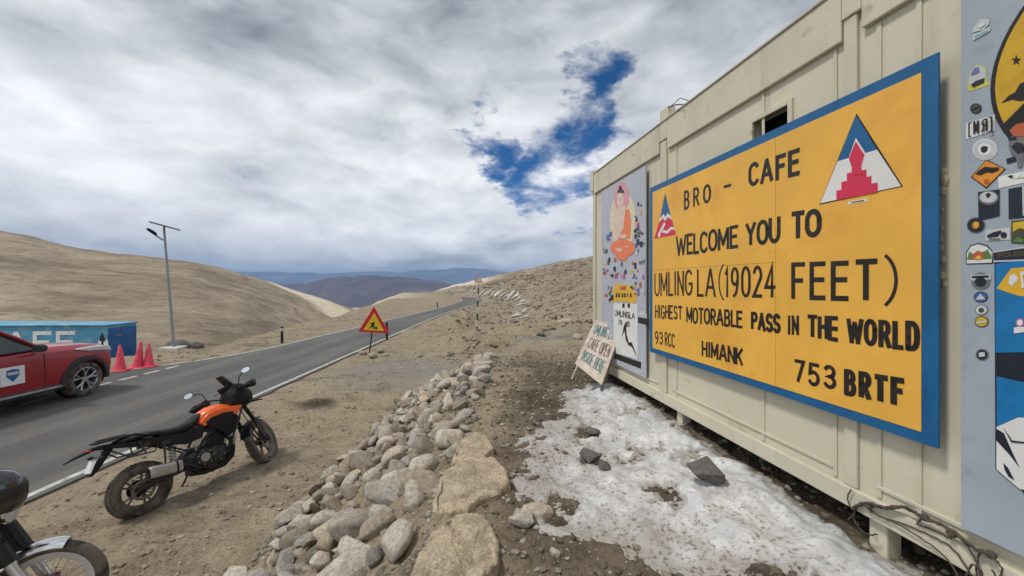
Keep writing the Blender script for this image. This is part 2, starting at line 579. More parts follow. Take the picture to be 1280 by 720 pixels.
STONE = [(0, (0.50, 0.43, 0.335)), (0.12, (0.26, 0.225, 0.185)), (0.26, (0.52, 0.435, 0.325)), (0.4, (0.58, 0.53, 0.46)), (0.52, (0.33, 0.325, 0.315)), (0.64, (0.37, 0.31, 0.24)), (0.76, (0.47, 0.455, 0.43)), (0.88, (0.60, 0.55, 0.47)), (1, (0.33, 0.275, 0.21))]
rock_mat('field_stone', STONE)
rock_mat('slab_rock', [(0, (0.52, 0.44, 0.325)), (1, (0.50, 0.42, 0.31))], bump=1.0, dust_amt=0.6, dusty=(0.58, 0.50, 0.38), sc=6, grain=0.85)
rock_mat('grey_rock', [(0, (0.14, 0.135, 0.13)), (1, (0.18, 0.175, 0.17))], dust_amt=0.15)
rock_mat('white_stone', [(0, (0.62, 0.59, 0.60)), (1, (0.74, 0.72, 0.71))], dust_amt=0.35, sc=3)
rock_mat('gravel_mat', [(0, (0.24, 0.20, 0.155)), (1, (0.3, 0.26, 0.2))], bump=0.2, sc=8)

# ------------------------------------------------------------------ terrain
ROAD_R = np.array([(-5.55, -12), (-5.55, 2), (-5.6, 10), (-5.65, 20), (-5.6, 31), (-5.2, 38), (-4.5, 44.7), (-4.05, 50), (-4.0, 56), (-4.6, 66), (-7.4, 79.6), (-12.4, 91.8), (-22, 107), (-36, 118), (-60, 126)])
ROAD_L = np.array([(-13, -12), (-13, 4), (-13, 9.6), (-11.6, 10.6), (-10.0, 12.3), (-9.45, 15), (-9.3, 18.6), (-8.9, 22), (-8.7, 27), (-7.9, 35.9), (-7.35, 45), (-7.5, 57), (-9.8, 70.7), (-16, 91.8), (-22.5, 101.5), (-36, 112), (-60, 119.5)])


def road_x(Y, edge):
    return np.interp(Y, edge[:, 1], edge[:, 0])


RIDGE_PX = np.array([-2500, -600, 0, 35, 87, 104, 208, 243, 278, 340, 392, 454, 480, 513, 560, 640])
RIDGE_Y = np.array([255, 268, 296, 299.5, 311, 313, 324, 327, 338, 353, 369, 387.5, 420, 520, 760, 1100])
_rx = np.arange(-2500, 645, 4.0)
_ry = np.interp(_rx, RIDGE_PX, RIDGE_Y)
_k = np.exp(-np.linspace(-2, 2, 21) ** 2)
RIDGE_Y = np.convolve(np.pad(_ry, 10, 'edge'), _k / _k.sum(), 'valid')
RIDGE_PX = _rx
HR_PX = [540, 565, 600, 630, 655, 700, 745, 900, 1280, 3000]
HR = [[(0, 0), (200, 0)],
      [(0, 0), (96, 0), (104, 1.2), (130, 1.8), (170, 0.5)],
      [(0, 0), (70, 0), (78, 0.9), (150, 4.2), (190, 3)],
      [(0, 0), (12, 0.35), (20, 0.08), (52, 0.08), (66, 1.0), (150, 6.4), (190, 5.5)],
      [(0, 0), (9, 0.9), (12, 0.65), (24, 0.2), (45, 0.3), (56, 1.5), (150, 7.9), (190, 7)],
      [(0, 0.9), (9, 0.95), (14, 0.85), (24, 1.0), (36, 1.8), (60, 3.7), (140, 10.5), (190, 10)],
      [(0, 1), (9, 1.0), (14, 1.1), (24, 2.2), (60, 5.5), (140, 12.6), (190, 12)],
      [(0, 1), (6, 1.05), (14, 1.6), (24, 3.2), (60, 7.5), (140, 17), (190, 17)],
      [(0, 1), (4, 1.1), (10, 1.3), (24, 3.5), (60, 9), (140, 22), (190, 22)],
      [(0, 1), (4, 1.1), (10, 1.3), (24, 3.5), (60, 9), (140, 22), (190, 22)]]


def smax(a, b, k):
    h = np.clip(0.5 + 0.5 * (a - b) / k, 0, 1)
    return b + (a - b) * h + k * h * (1 - h)


def terrain(X, Y, zones=False):
    X = np.asarray(X, float)
    Y = np.asarray(Y, float)
    Yp = np.maximum(Y, 1.0)
    px = X / Yp * F + CX
    # terrace that carries the road, falling away to the left and at the far end
    eX = np.interp(Y, [-50, 8, 10.5, 12, 16, 30, 36, 60, 98, 112, 140], [-16, -16, -14.5, -12.6, -12.2, -13, -14, -18.5, -27, -31, -45])
    e = np.maximum(0, eX - X + 0.8 * vnoise(X * 0.3, Y * 0.3, 5))
    zt = -0.42 * (np.sqrt(e * e + 1) - 1)
    yf = np.interp(px, [455, 513, 540, 565, 600, 650, 800], [112, 112, 116, 134, 160, 190, 220])
    e2 = np.maximum(0, Y - yf)
    zt = zt - 0.3 * (np.sqrt(e2 * e2 + 9) - 3)
    # right-hand hill
    zr = np.stack([np.interp(Y, [p[0] for p in c], [p[1] for p in c]) for c in HR])
    pc = np.clip(px, HR_PX[0], HR_PX[-1] - 1)
    idx = np.clip(np.searchsorted(HR_PX, pc, side='right') - 1, 0, len(HR_PX) - 2)
    p0 = np.array(HR_PX)[idx]
    p1 = np.array(HR_PX)[idx + 1]
    tt = (pc - p0) / (p1 - p0)
    ii = np.indices(X.shape)
    za = zr[(idx, *ii)]
    zb_ = zr[(idx + 1, *ii)]
    hr = (za + (zb_ - za) * tt) * sst(3.5, 8, Y)
    # bank of rubble up to the terrace the container stands on
    xf = np.interp(Y, [0, 8, 11, 14], [-2.35, -2.3, -1.5, -1.2])
    xt = np.interp(Y, [0, 3, 6, 9, 12], [-0.55, -0.5, -0.45, -0.55, -0.3])
    U = np.interp(Y, [-30, 6.5, 8.5, 10.5, 13, 18], [1.03, 1.03, 0.85, 0.45, 0.10, 0])
    U = U + 0.08 * sst(0.6, 1.8, X)
    nb = U * (0.5 * np.clip((X - xf) / (xt - xf), 0, 1) + 0.5 * sst(xf, xt, X))
    up = smax(nb, hr, 0.06) - 0.015
    # mounds of spoil beside the track
    for (bx, by, rx, ry, hh) in ((-0.4, 13.6, 1.6, 0.55, 0.34), (1.4, 15.2, 1.4, 0.6, 0.26), (-2.3, 15.0, 1.3, 0.5, 0.22), (-0.8, 17.5, 2.2, 0.7, 0.3), (2.0, 12.2, 1.2, 0.5, 0.2), (0.3, 10.9, 0.9, 0.4, 0.16), (-3.2, 20.5, 1.6, 1.0, 0.35), (-3.4, 25, 1.2, 1.5, 0.35)):
        up = up + 1.7 * hh * np.exp(-(((X - bx) / rx) ** 2 + ((Y - by) / ry) ** 2)) * (1 + 0.5 * vnoise(X * 2.1, Y * 2.1, 9))
    z = zt + np.where(up > 0, up, 0)
    # left-hand hill
    zrid = CAMZ + (CY - np.interp(px, RIDGE_PX, RIDGE_Y)) / F * 125
    zb = np.interp(px, [-2500, 300, 400, 454, 560], [-3.2, -3.2, -5.5, -9, -40])
    t = (Yp - 20) / 105
    g = np.where(t < 1, np.sin(np.clip(t, 0, 1) * math.pi / 2) ** 1.15, 1)
    und = (2.0 * fbm(X * 0.020, Y * 0.020, 5, 31, 0.55) + 0.5 * fbm(X * 0.1, Y * 0.07, 4, 37, 0.6)) * np.clip(t, 0, 1) * (1 - 0.75 * sst(0.75, 1, t))
    zl = zb + (zrid - zb) * g + und - np.where(t > 1, 0.25 * (Yp - 125), 0)
    zl = np.where(px > 620, -500, zl)
    z = np.where(px < 620, smax(z, zl, 0.9), z)
    z = np.where((t < 0.02) & (X < -14), np.maximum(z, -3.4), z)
    z = np.maximum(z, -170 + 6 * fbm(X * 0.002, Y * 0.002, 4, 50))
    # unevenness, none on the road
    rl, rr = road_x(Y, ROAD_L), road_x(Y, ROAD_R)
    on = sst(0.0, 0.5, np.maximum(rl - X, X - rr))
    far = sst(12, 60, np.hypot(X, Y))
    hilly = np.clip(hr / 3, 0, 1)
    n = 0.045 * fbm(X * 0.9, Y * 0.9, 3, 3) + 0.016 * fbm(X * 5, Y * 5, 3, 4) + (0.10 * far + 0.22 * hilly) * fbm(X * 0.35, Y * 0.35, 5, 8, 0.6)
    wet = sst(-0.35, 0.3, X) * sst(9, 7, Y)
    n = n + wet * 0.018 * fbm(X * 9, Y * 9, 3, 14)
    z = z + n * on - 0.03 * (1 - on)
    if not zones:
        return z
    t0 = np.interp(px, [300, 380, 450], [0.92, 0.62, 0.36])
    pale = sst(t0, t0 + 0.12, t + 0.10 * fbm(X * 0.05, Y * 0.05, 3, 61)) * sst(290, 350, px) * sst(560, 440, px)  # sunlit ridge edge: sunlight on the sand painted in as a pale tone
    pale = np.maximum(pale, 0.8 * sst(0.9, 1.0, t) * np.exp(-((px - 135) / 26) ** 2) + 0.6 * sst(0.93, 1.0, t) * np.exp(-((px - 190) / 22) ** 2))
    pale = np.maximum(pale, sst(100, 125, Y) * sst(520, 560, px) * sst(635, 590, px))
    dust = np.exp(-(((X + 3.2) / 1.9) ** 2 + ((Y - 11.0) / 1.9) ** 2) ** 2) + 0.8 * np.exp(-(((X - 1.0) / 3.0) ** 2 + ((Y - 11.2) / 0.7) ** 2) ** 2)
    wetz = sst(np.interp(Y, [2.5, 4], [-0.5, -0.15]), np.interp(Y, [2.5, 4], [0.1, 0.45]), X + 0.35 * fbm(X * 1.3, Y * 1.3, 3, 70)) * sst(9.5, 6.5, Y)
    soil = np.exp(-(((X + 4.05) / 0.40) ** 2 + ((Y - 7.95) / 0.38) ** 2) ** 2)
    hillz = np.clip(np.maximum(sst(-1.5, -6, X - eX) * (X < eX), hilly * sst(16, 30, Y)), 0, 1)
    return z, np.stack([pale, np.clip(dust, 0, 1), np.maximum(wetz, 0), soil], -1), hillz


def Hz(x, y):
    return float(terrain(np.array([x]), np.array([y]))[0])


def build_terrain():
    ang = np.concatenate([np.linspace(-180, -64, 40, endpoint=False), np.linspace(-64, 64, 760, endpoint=False), np.linspace(64, 180, 40, endpoint=False)])
    rad = [0.3]
    while rad[-1] < 14:
        rad.append(rad[-1] * 1.0135)
    while rad[-1] < 15000:
        rad.append(rad[-1] * (1.018 if rad[-1] < 220 else 1.06))
    rad = np.array(rad)
    A, Rr = np.meshgrid(np.radians(ang), rad)
    X, Y = Rr * np.sin(A), Rr * np.cos(A)
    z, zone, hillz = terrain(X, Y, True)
    nr, na = X.shape
    co = np.stack([X, Y, z], -1).reshape(-1, 3)
    i = np.arange(nr - 1)[:, None] * na
    j = np.arange(na)[None, :]
    j2 = (j + 1) % na
    faces = np.stack([i + j, i + j2, i + na + j2, i + na + j], -1).reshape(-1, 4)
    me = bpy.data.meshes.new('ground')
    nv, nf = len(co) + 1, len(faces)
    cz = terrain(np.array([0.0]), np.array([0.01]))[0]
    co = np.vstack([co, [[0, 0, cz]]])
    tri = np.stack([np.full(na, nv - 1), (np.arange(na) + 1) % na, np.arange(na)], -1)
    me.vertices.add(nv)
    me.vertices.foreach_set('co', co.ravel())
    me.loops.add(nf * 4 + na * 3)
    me.loops.foreach_set('vertex_index', np.concatenate([faces[:, ::-1].ravel(), tri[:, ::-1].ravel()]).astype(np.int32))
    me.polygons.add(nf + na)
    me.polygons.foreach_set('loop_start', np.concatenate([np.arange(nf) * 4, nf * 4 + np.arange(na) * 3]).astype(np.int32))
    me.polygons.foreach_set('use_smooth', np.ones(nf + na, bool))
    me.update(calc_edges=True)
    me.validate()
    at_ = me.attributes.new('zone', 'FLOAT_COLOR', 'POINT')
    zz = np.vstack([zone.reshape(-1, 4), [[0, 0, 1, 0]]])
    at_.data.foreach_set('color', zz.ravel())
    at2 = me.attributes.new('hill', 'FLOAT', 'POINT')
    at2.data.foreach_set('value', np.append(hillz.ravel(), 0))
    return me


def ground_material():
    m = bpy.data.materials.new('ground_earth')
    m.use_nodes = True
    t = m.node_tree
    b = t.nodes['Principled BSDF']
    co = N(t, 'ShaderNodeTexCoord').outputs['Object']
    za = N(t, 'ShaderNodeAttribute', attribute_name='zone')
    sp = N(t, 'ShaderNodeSeparateColor')
    t.links.new(za.outputs['Color'], sp.inputs[0])
    pale, dust, wet = sp.outputs[0], sp.outputs[1], sp.outputs[2]
    soil = za.outputs['Alpha']
    hill = N(t, 'ShaderNodeAttribute', attribute_name='hill').outputs['Fac']
    big = noise_n(t, co, 0.35, 6, 0.6, 0.5)
    mid = noise_n(t, co, 2.3, 7, 0.65, 0.3)
    fine = noise_n(t, co, 22, 6, 0.7)
    vor = N(t, 'ShaderNodeTexVoronoi', ins={'Scale': 34.0, 'Randomness': 1.0})
    t.links.new(co, vor.inputs['Vector'])
    vor2 = N(t, 'ShaderNodeTexVoronoi', ins={'Scale': 9.0, 'Randomness': 1.0})
    t.links.new(co, vor2.inputs['Vector'])
    c = mixc(t, smooth_n(t, mid, 0.3, 0.7), (0.235, 0.192, 0.132), (0.36, 0.302, 0.215))
    c = mixc(t, smooth_n(t, big, 0.4, 0.68), c, (0.33, 0.27, 0.182))
    hc = mixc(t, smooth_n(t, noise_n(t, co, 0.05, 9, 0.66, 0.6), 0.34, 0.68), (0.25, 0.205, 0.145), (0.42, 0.35, 0.255))
    hc = mixc(t, smooth_n(t, noise_n(t, co, 0.9, 8, 0.7), 0.4, 0.7, 0, 0.6), hc, (0.205, 0.168, 0.122))
    mpg = N(t, 'ShaderNodeMapping')
    mpg.inputs['Scale'].default_value = (0.035, 0.16, 0.5)
    mpg.inputs['Rotation'].default_value = (0, 0, 0.35)
    t.links.new(co, mpg.inputs[0])
    trk = noise_n(t, mpg.outputs[0], 1.0, 8, 0.62, 0.8)
    hc = mixc(t, smooth_n(t, trk, 0.48, 0.64, 0, 0.6), hc, (0.15, 0.122, 0.09))
    hc = mixc(t, smooth_n(t, trk, 0.45, 0.34, 0, 0.6), hc, (0.44, 0.37, 0.275))
    c = mixc(t, hill, c, hc)
    wc = mixc(t, smooth_n(t, mid, 0.35, 0.65), (0.095, 0.075, 0.054), (0.17, 0.138, 0.10))
    c = mixc(t, wet, c, wc)
    c = mixc(t, dust, c, mixc(t, mid, (0.22, 0.20, 0.172), (0.30, 0.275, 0.235)))
    c = mixc(t, soil, c, (0.08, 0.058, 0.04))
    c = mixc(t, pale, c, mixc(t, big, (0.60, 0.50, 0.36), (0.75, 0.66, 0.52)))  # pale sand with its sunlight put into the colour
    mps = N(t, 'ShaderNodeMapping')
    mps.inputs['Scale'].default_value = (0.45, 1.5, 1)
    mps.inputs['Rotation'].default_value = (0, 0, -0.15)
    t.links.new(co, mps.inputs[0])
    rut = noise_n(t, mps.outputs[0], 1.0, 9, 0.68, 0.8)
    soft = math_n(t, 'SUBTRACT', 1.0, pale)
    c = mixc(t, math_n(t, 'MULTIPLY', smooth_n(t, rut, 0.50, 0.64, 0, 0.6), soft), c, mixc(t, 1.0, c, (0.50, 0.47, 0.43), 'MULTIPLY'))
    spk = smooth_n(t, fine, 0.48, 0.66)
    c = mixc(t, math_n(t, 'MULTIPLY', spk, 0.6), c, mixc(t, 1.0, c, (0.45, 0.43, 0.41), 'MULTIPLY'))
    grit = noise_n(t, co, 70, 4, 0.7)
    c = mixc(t, smooth_n(t, grit, 0.54, 0.68, 0, 0.55), c, mixc(t, 1.0, c, (1.55, 1.55, 1.55), 'MULTIPLY'))
    c = mixc(t, smooth_n(t, grit, 0.46, 0.34, 0, 0.55), c, mixc(t, 1.0, c, (0.5, 0.48, 0.46), 'MULTIPLY'))
    grit2 = noise_n(t, co, 1.7, 7, 0.75)
    c = mixc(t, math_n(t, 'MULTIPLY', smooth_n(t, grit2, 0.52, 0.66, 0, 0.5), hill), c, mixc(t, 1.0, c, (0.6, 0.58, 0.55), 'MULTIPLY'))
    peb = smooth_n(t, vor.outputs['Distance'], 0.30, 0.12)
    vc = N(t, 'ShaderNodeSeparateColor')
    t.links.new(vor.outputs['Color'], vc.inputs[0])
    pebm = math_n(t, 'MULTIPLY', peb, smooth_n(t, vc.outputs[0], 0.66, 0.74))
    c = mixc(t, math_n(t, 'MULTIPLY', pebm, 0.7), c, mixc(t, vc.outputs[1], (0.17, 0.15, 0.13), (0.44, 0.39, 0.33)))
    t.links.new(c, b.inputs['Base Color'])
    b.inputs['Roughness'].default_value = 0.95
    b.inputs['Specular IOR Level'].default_value = 0.2
    h = math_n(t, 'MULTIPLY_ADD', fine, 0.6, math_n(t, 'MULTIPLY', mid, 1.2))
    h = math_n(t, 'MULTIPLY_ADD', pebm, 0.5, h)
    v2 = N(t, 'ShaderNodeSeparateColor')
    t.links.new(vor2.outputs['Color'], v2.inputs[0])
    h = math_n(t, 'MULTIPLY_ADD', math_n(t, 'MULTIPLY', smooth_n(t, vor2.outputs['Distance'], 0.35, 0.1), smooth_n(t, v2.outputs[0], 0.7, 0.8)), 0.7, h)
    bn = N(t, 'ShaderNodeBump', ins={'Strength': 0.9, 'Distance': 0.045})
    t.links.new(h, bn.inputs['Height'])
    t.links.new(bn.outputs[0], b.inputs['Normal'])
    return m


GROUND = ground_material()
gme = build_terrain()
gme.materials.append(GROUND)
tag(new_obj('ground', gme), 'bare brown gravelly mountain ground with tan hills', kind='structure')


# distant mountains
def mountains(name, x0, x1, y0, y1, nx, ny, top, base, mat, seed, rough):
    xs, ys = np.linspace(x0, x1, nx), np.linspace(y0, y1, ny)
    X, Y = np.meshgrid(xs, ys)
    px = X / Y * F + CX
    v = (Y - y0) / (y1 - y0)
    sc = 4.0 / (y1 - y0)
    rid = 1 - np.abs(fbm(X * sc, Y * sc, 5, seed, 0.55))
    env = np.interp(px, [p[0] for p in top], [p[1] for p in top])
    ztop = CAMZ + (CY - env) / F * (y0 + 0.55 * (y1 - y0))
    prof = np.sin(np.clip(v * 1.0, 0, 1) * math.pi) ** 0.8
    z = base + (ztop - base) * prof * (1 - rough + rough * rid)
    mb = MB()
    mb.v = [Vector(p) for p in np.stack([X, Y, z], -1).reshape(-1, 3)]
    mb.f = [(j * nx + i, j * nx + i + 1, (j + 1) * nx + i + 1, (j + 1) * nx + i) for j in range(ny - 1) for i in range(nx - 1)]
    mb.m = [0] * len(mb.f)
    return tag(obj(name, mb, mat, sharp=3.2), None, None, kind='structure')


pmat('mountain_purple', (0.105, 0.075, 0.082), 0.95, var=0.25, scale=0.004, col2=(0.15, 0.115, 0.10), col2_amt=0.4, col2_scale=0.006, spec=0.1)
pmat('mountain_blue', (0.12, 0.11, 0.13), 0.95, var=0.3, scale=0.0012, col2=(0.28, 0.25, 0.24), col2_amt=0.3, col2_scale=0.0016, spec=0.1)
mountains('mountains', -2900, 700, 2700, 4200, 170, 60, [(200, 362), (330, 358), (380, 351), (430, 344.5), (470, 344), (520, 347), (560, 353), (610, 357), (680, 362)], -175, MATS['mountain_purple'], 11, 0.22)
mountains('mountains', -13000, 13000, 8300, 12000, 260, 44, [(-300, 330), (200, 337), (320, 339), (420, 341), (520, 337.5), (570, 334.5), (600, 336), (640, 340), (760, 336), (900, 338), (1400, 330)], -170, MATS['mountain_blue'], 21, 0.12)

# the air
hz = MB().box((0, 0, 60), (29000, 29000, 640))
hm = bpy.data.materials.new('haze_air')
hm.use_nodes = True
ht = hm.node_tree
ht.nodes.clear()
pv = N(ht, 'ShaderNodeVolumePrincipled', ins={'Density': 0.00013})
pv.inputs['Color'].default_value = (0.36, 0.60, 1.0, 1)
ho = N(ht, 'ShaderNodeOutputMaterial')
ht.links.new(pv.outputs[0], ho.inputs['Volume'])
tag(obj('haze', hz, hm, smooth=False), kind='stuff')

# ------------------------------------------------------------------ road
def asphalt():
    m = bpy.data.materials.new('asphalt')
    m.use_nodes = True
    t = m.node_tree
    b = t.nodes['Principled BSDF']
    co = N(t, 'ShaderNodeTexCoord').outputs['Object']
    big = noise_n(t, co, 0.5, 6, 0.6, 0.4)
    fine = noise_n(t, co, 90, 3, 0.7)
    mp = N(t, 'ShaderNodeMapping')
    mp.inputs['Scale'].default_value = (1.6, 0.12, 1)
    t.links.new(co, mp.inputs[0])
    streak = noise_n(t, mp.outputs[0], 1.0, 5, 0.55)
    c = mixc(t, smooth_n(t, big, 0.3, 0.7), (0.078, 0.079, 0.075), (0.115, 0.114, 0.106))
    c = mixc(t, smooth_n(t, streak, 0.42, 0.64, 0, 0.7), c, (0.165, 0.155, 0.135))
    c = mixc(t, smooth_n(t, fine, 0.4, 0.7, 0, 0.5), c, (0.045, 0.045, 0.045))
    t.links.new(c, b.inputs['Base Color'])
    b.inputs['Roughness'].default_value = 0.85
    bn = N(t, 'ShaderNodeBump', ins={'Strength': 0.25, 'Distance': 0.006})
    t.links.new(fine, bn.inputs['Height'])
    t.links.new(bn.outputs[0], b.inputs['Normal'])
    return m


def strip(name, L, Rr, z, mat, thick=0.03):
    mb = MB()
    n = len(L)
    vs = []
    for (l, r) in zip(L, Rr):
        vs += [(l[0], l[1], z), (r[0], r[1], z), (l[0], l[1], z - thick), (r[0], r[1], z - thick)]
    fs = []
    for i in range(n - 1):
        a, b = i * 4, i * 4 + 4
        fs += [(a, a + 1, b + 1, b), (a + 2, a, b, b + 2), (a + 1, a + 3, b + 3, b + 1)]
    mb.add(vs, fs)
    return obj(name, mb, mat, sharp=0.5)


def resample(E, ys):
    return [(float(np.interp(y, E[:, 1], E[:, 0])), float(y)) for y in ys]


def smooth_edge(E):                       # dense centre-smoothed polyline by arc length
    d = np.concatenate([[0], np.cumsum(np.hypot(*np.diff(E, axis=0).T))])
    s = np.linspace(0, d[-1], 400)
    x, y = np.interp(s, d, E[:, 0]), np.interp(s, d, E[:, 1])
    k = np.ones(15) / 15
    xs = np.convolve(np.pad(x, 7, 'edge'), k, 'valid')
    ys = np.convolve(np.pad(y, 7, 'edge'), k, 'valid')
    return np.stack([xs, ys], -1)


RS, LS = smooth_edge(ROAD_R), smooth_edge(ROAD_L)
ys_ = np.concatenate([np.arange(-11.5, 100, 0.5)])
RR = [tuple(p) for p in RS]
LL = []
for i, p in enumerate(RS):                # pair along the curve
    if p[1] < 60:
        LL.append((float(np.interp(p[1], LS[:, 1], LS[:, 0])), p[1]))
    else:
        k = np.argmin(np.hypot(LS[:, 0] - p[0], LS[:, 1] - p[1]))
        LL.append(tuple(LS[k]))
RRj = [(x + 0.05 * vnoise(np.array(y * 1.7), np.array(0.3), 77).item(), y) for x, y in RR]
tag(strip('road', LL, RRj, 0.0, asphalt()), 'narrow asphalt mountain road curving away over the pass', kind='structure')


def line_along(name, E, off, w, y0, y1, z=0.004):
    pts = [p for p in E if y0 <= p[1] <= y1]
    L, Q = [], []
    for i, p in enumerate(pts):
        a, b = pts[max(0, i - 1)], pts[min(len(pts) - 1, i + 1)]
        t = Vector((b[0] - a[0], b[1] - a[1]))
        t.normalize()
        nrm = Vector((t.y, -t.x))
        c = Vector(p[:2]) + nrm * off
        L.append((c.x - nrm.x * w / 2, c.y - nrm.y * w / 2))
        Q.append((c.x + nrm.x * w / 2, c.y + nrm.y * w / 2))
    mb = MB()
    for i in range(len(L)):
        mb.v += [Vector((*L[i], z)), Vector((*Q[i], z))]
    mb.f = [(2 * i, 2 * i + 1, 2 * i + 3, 2 * i + 2) for i in range(len(L) - 1)]
    mb.m = [0] * len(mb.f)
    return tag(obj(name, mb, MATS['road_paint']), kind='structure')


line_along('road_marking', RR, -0.13, 0.095, -11, 76)
line_along('road_marking', [tuple(p) for p in LS], 0.14, 0.12, 10.5, 92)
dm = MB()
y = -8.0
while y < 11.4:
    w = 0.06
    dm.add([(-10.15 - w, y, 0.004), (-10.15 + w, y, 0.004), (-10.15 + w, y + 0.44, 0.004), (-10.15 - w, y + 0.44, 0.004)], [(0, 1, 2, 3)])
    y += 0.665
tag(obj('road_marking', dm, MATS['road_paint']), kind='structure')

# ------------------------------------------------------------------ stroke lettering
def arc(cx, cy, rx, ry, a0, a1, n=10):
    return [(cx + rx * math.cos(R(a0 + (a1 - a0) * i / n)), cy + ry * math.sin(R(a0 + (a1 - a0) * i / n))) for i in range(n + 1)]


GL = {
    'A': (0.8, [[(0, 0), (0.38, 1)], [(0.42, 1), (0.8, 0)], [(0.14, 0.33), (0.66, 0.33)]]),
    'B': (0.62, [[(0, 0), (0, 1)], [(0, 1), (0.32, 1)] + arc(0.34, 0.765, 0.24, 0.235, 90, -90) + [(0, 0.53)], [(0.3, 0.53)] + arc(0.36, 0.265, 0.26, 0.265, 90, -90) + [(0, 0)]]),
    'C': (0.7, [arc(0.38, 0.66, 0.36, 0.34, 35, 180, 9) + arc(0.38, 0.34, 0.36, 0.34, 180, 325, 9)]),
    'D': (0.66, [[(0, 0), (0, 1), (0.25, 1)] + arc(0.26, 0.62, 0.38, 0.38, 90, 0, 6) + arc(0.26, 0.38, 0.38, 0.38, 0, -90, 6) + [(0, 0)]]),
    'E': (0.58, [[(0.58, 1), (0, 1), (0, 0), (0.58, 0)], [(0, 0.52), (0.5, 0.52)]]),
    'F': (0.56, [[(0.56, 1), (0, 1), (0, 0)], [(0, 0.52), (0.48, 0.52)]]),
    'G': (0.72, [arc(0.38, 0.66, 0.36, 0.34, 35, 180, 9) + arc(0.38, 0.34, 0.36, 0.34, 180, 345, 9) + [(0.73, 0.45), (0.42, 0.45)]]),
    'H': (0.66, [[(0, 0), (0, 1)], [(0.66, 0), (0.66, 1)], [(0, 0.52), (0.66, 0.52)]]),
    'I': (0.12, [[(0.06, 0), (0.06, 1)]]),
    'K': (0.64, [[(0, 0), (0, 1)], [(0.62, 1), (0, 0.42)], [(0.2, 0.6), (0.64, 0)]]),
    'L': (0.5, [[(0, 1), (0, 0), (0.5, 0)]]),
    'M': (0.84, [[(0, 0), (0, 1)], [(0.0, 0.97), (0.42, 0.22)], [(0.42, 0.22), (0.84, 0.97)], [(0.84, 1), (0.84, 0)]]),
    'N': (0.68, [[(0, 0), (0, 1)], [(0.0, 0.95), (0.68, 0.05)], [(0.68, 0), (0.68, 1)]]),
    'O': (0.76, [arc(0.38, 0.62, 0.38, 0.38, 0, 180, 10) + arc(0.38, 0.38, 0.38, 0.38, 180, 360, 10) + [(0.76, 0.62)]]),
    'P': (0.6, [[(0, 0), (0, 1), (0.32, 1)] + arc(0.33, 0.75, 0.26, 0.25, 90, -90) + [(0, 0.5)]]),
    'Q': (0.76, [arc(0.38, 0.62, 0.38, 0.38, 0, 180, 10) + arc(0.38, 0.38, 0.38, 0.38, 180, 360, 10) + [(0.76, 0.62)], [(0.5, 0.25), (0.76, 0)]]),
    'R': (0.64, [[(0, 0), (0, 1), (0.32, 1)] + arc(0.33, 0.75, 0.26, 0.25, 90, -90) + [(0, 0.5)], [(0.3, 0.5), (0.64, 0)]]),
    'S': (0.62, [arc(0.31, 0.745, 0.29, 0.255, 30, 270, 12) + arc(0.31, 0.255, 0.3, 0.235, 90, -150, 12)]),
    'T': (0.66, [[(0, 1), (0.66, 1)], [(0.33, 1), (0.33, 0)]]),
    'U': (0.68, [[(0, 1), (0, 0.36)] + arc(0.34, 0.34, 0.34, 0.34, 180, 360, 10) + [(0.68, 0.36), (0.68, 1)]]),
    'W': (1.2, [[(0, 1), (0.31, 0)], [(0.31, 0), (0.6, 0.85)], [(0.6, 0.85), (0.89, 0)], [(0.89, 0), (1.2, 1)]]),
    'Y': (0.7, [[(0, 1), (0.35, 0.48), (0.7, 1)], [(0.35, 0.48), (0.35, 0)]]),
    '0': (0.62, [arc(0.31, 0.66, 0.31, 0.34, 0, 180, 10) + arc(0.31, 0.34, 0.31, 0.34, 180, 360, 10) + [(0.62, 0.66)]]),
    '1': (0.2, [[(0, 0.82), (0.14, 1), (0.14, 0)]]),
    '2': (0.6, [arc(0.3, 0.72, 0.28, 0.28, 160, -20, 10) + [(0, 0), (0.6, 0)]]),
    '3': (0.6, [arc(0.27, 0.76, 0.27, 0.24, 150, -90, 10) + arc(0.28, 0.26, 0.3, 0.26, 90, -150, 10)]),
    '4': (0.64, [[(0.48, 0), (0.48, 1), (0, 0.3), (0.64, 0.3)]]),
    '5': (0.6, [[(0.56, 1), (0.08, 1), (0.04, 0.55)] + arc(0.28, 0.31, 0.3, 0.31, 120, -150, 12)]),
    '7': (0.56, [[(0, 1), (0.56, 1), (0.18, 0)]]),
    '8': (0.6, [arc(0.3, 0.76, 0.25, 0.24, -90, 270, 14), arc(0.3, 0.26, 0.3, 0.26, 90, 450, 14)]),
    '9': (0.6, [arc(0.29, 0.7, 0.28, 0.29, 0, 360, 14), [(0.57, 0.7), (0.55, 0.4), (0.42, 0.1), (0.22, 0)]]),
    '(': (0.3, [arc(0.62, 0.5, 0.58, 0.66, 125, 235, 10)]),
    ')': (0.3, [arc(-0.3, 0.5, 0.58, 0.66, 55, -55, 10)]),
    '-': (0.4, [[(0, 0.5), (0.4, 0.5)]]),
    '[': (0.3, [[(0.3, 1), (0, 1), (0, 0), (0.3, 0)]]),
    ']': (0.3, [[(0, 1), (0.3, 1), (0.3, 0), (0, 0)]]),
    '^': (0.5, [[(0.25, 0), (0.25, 1)], [(0, 0.7), (0.25, 1), (0.5, 0.7)]]),
    '~': (0.64, [[(0.64, 0), (0.64, 1), (0.32, 1)] + arc(0.31, 0.75, 0.26, 0.25, 90, 270) + [(0.64, 0.5)], [(0.34, 0.5), (0, 0)]]),
    ' ': (0.35, []),
}


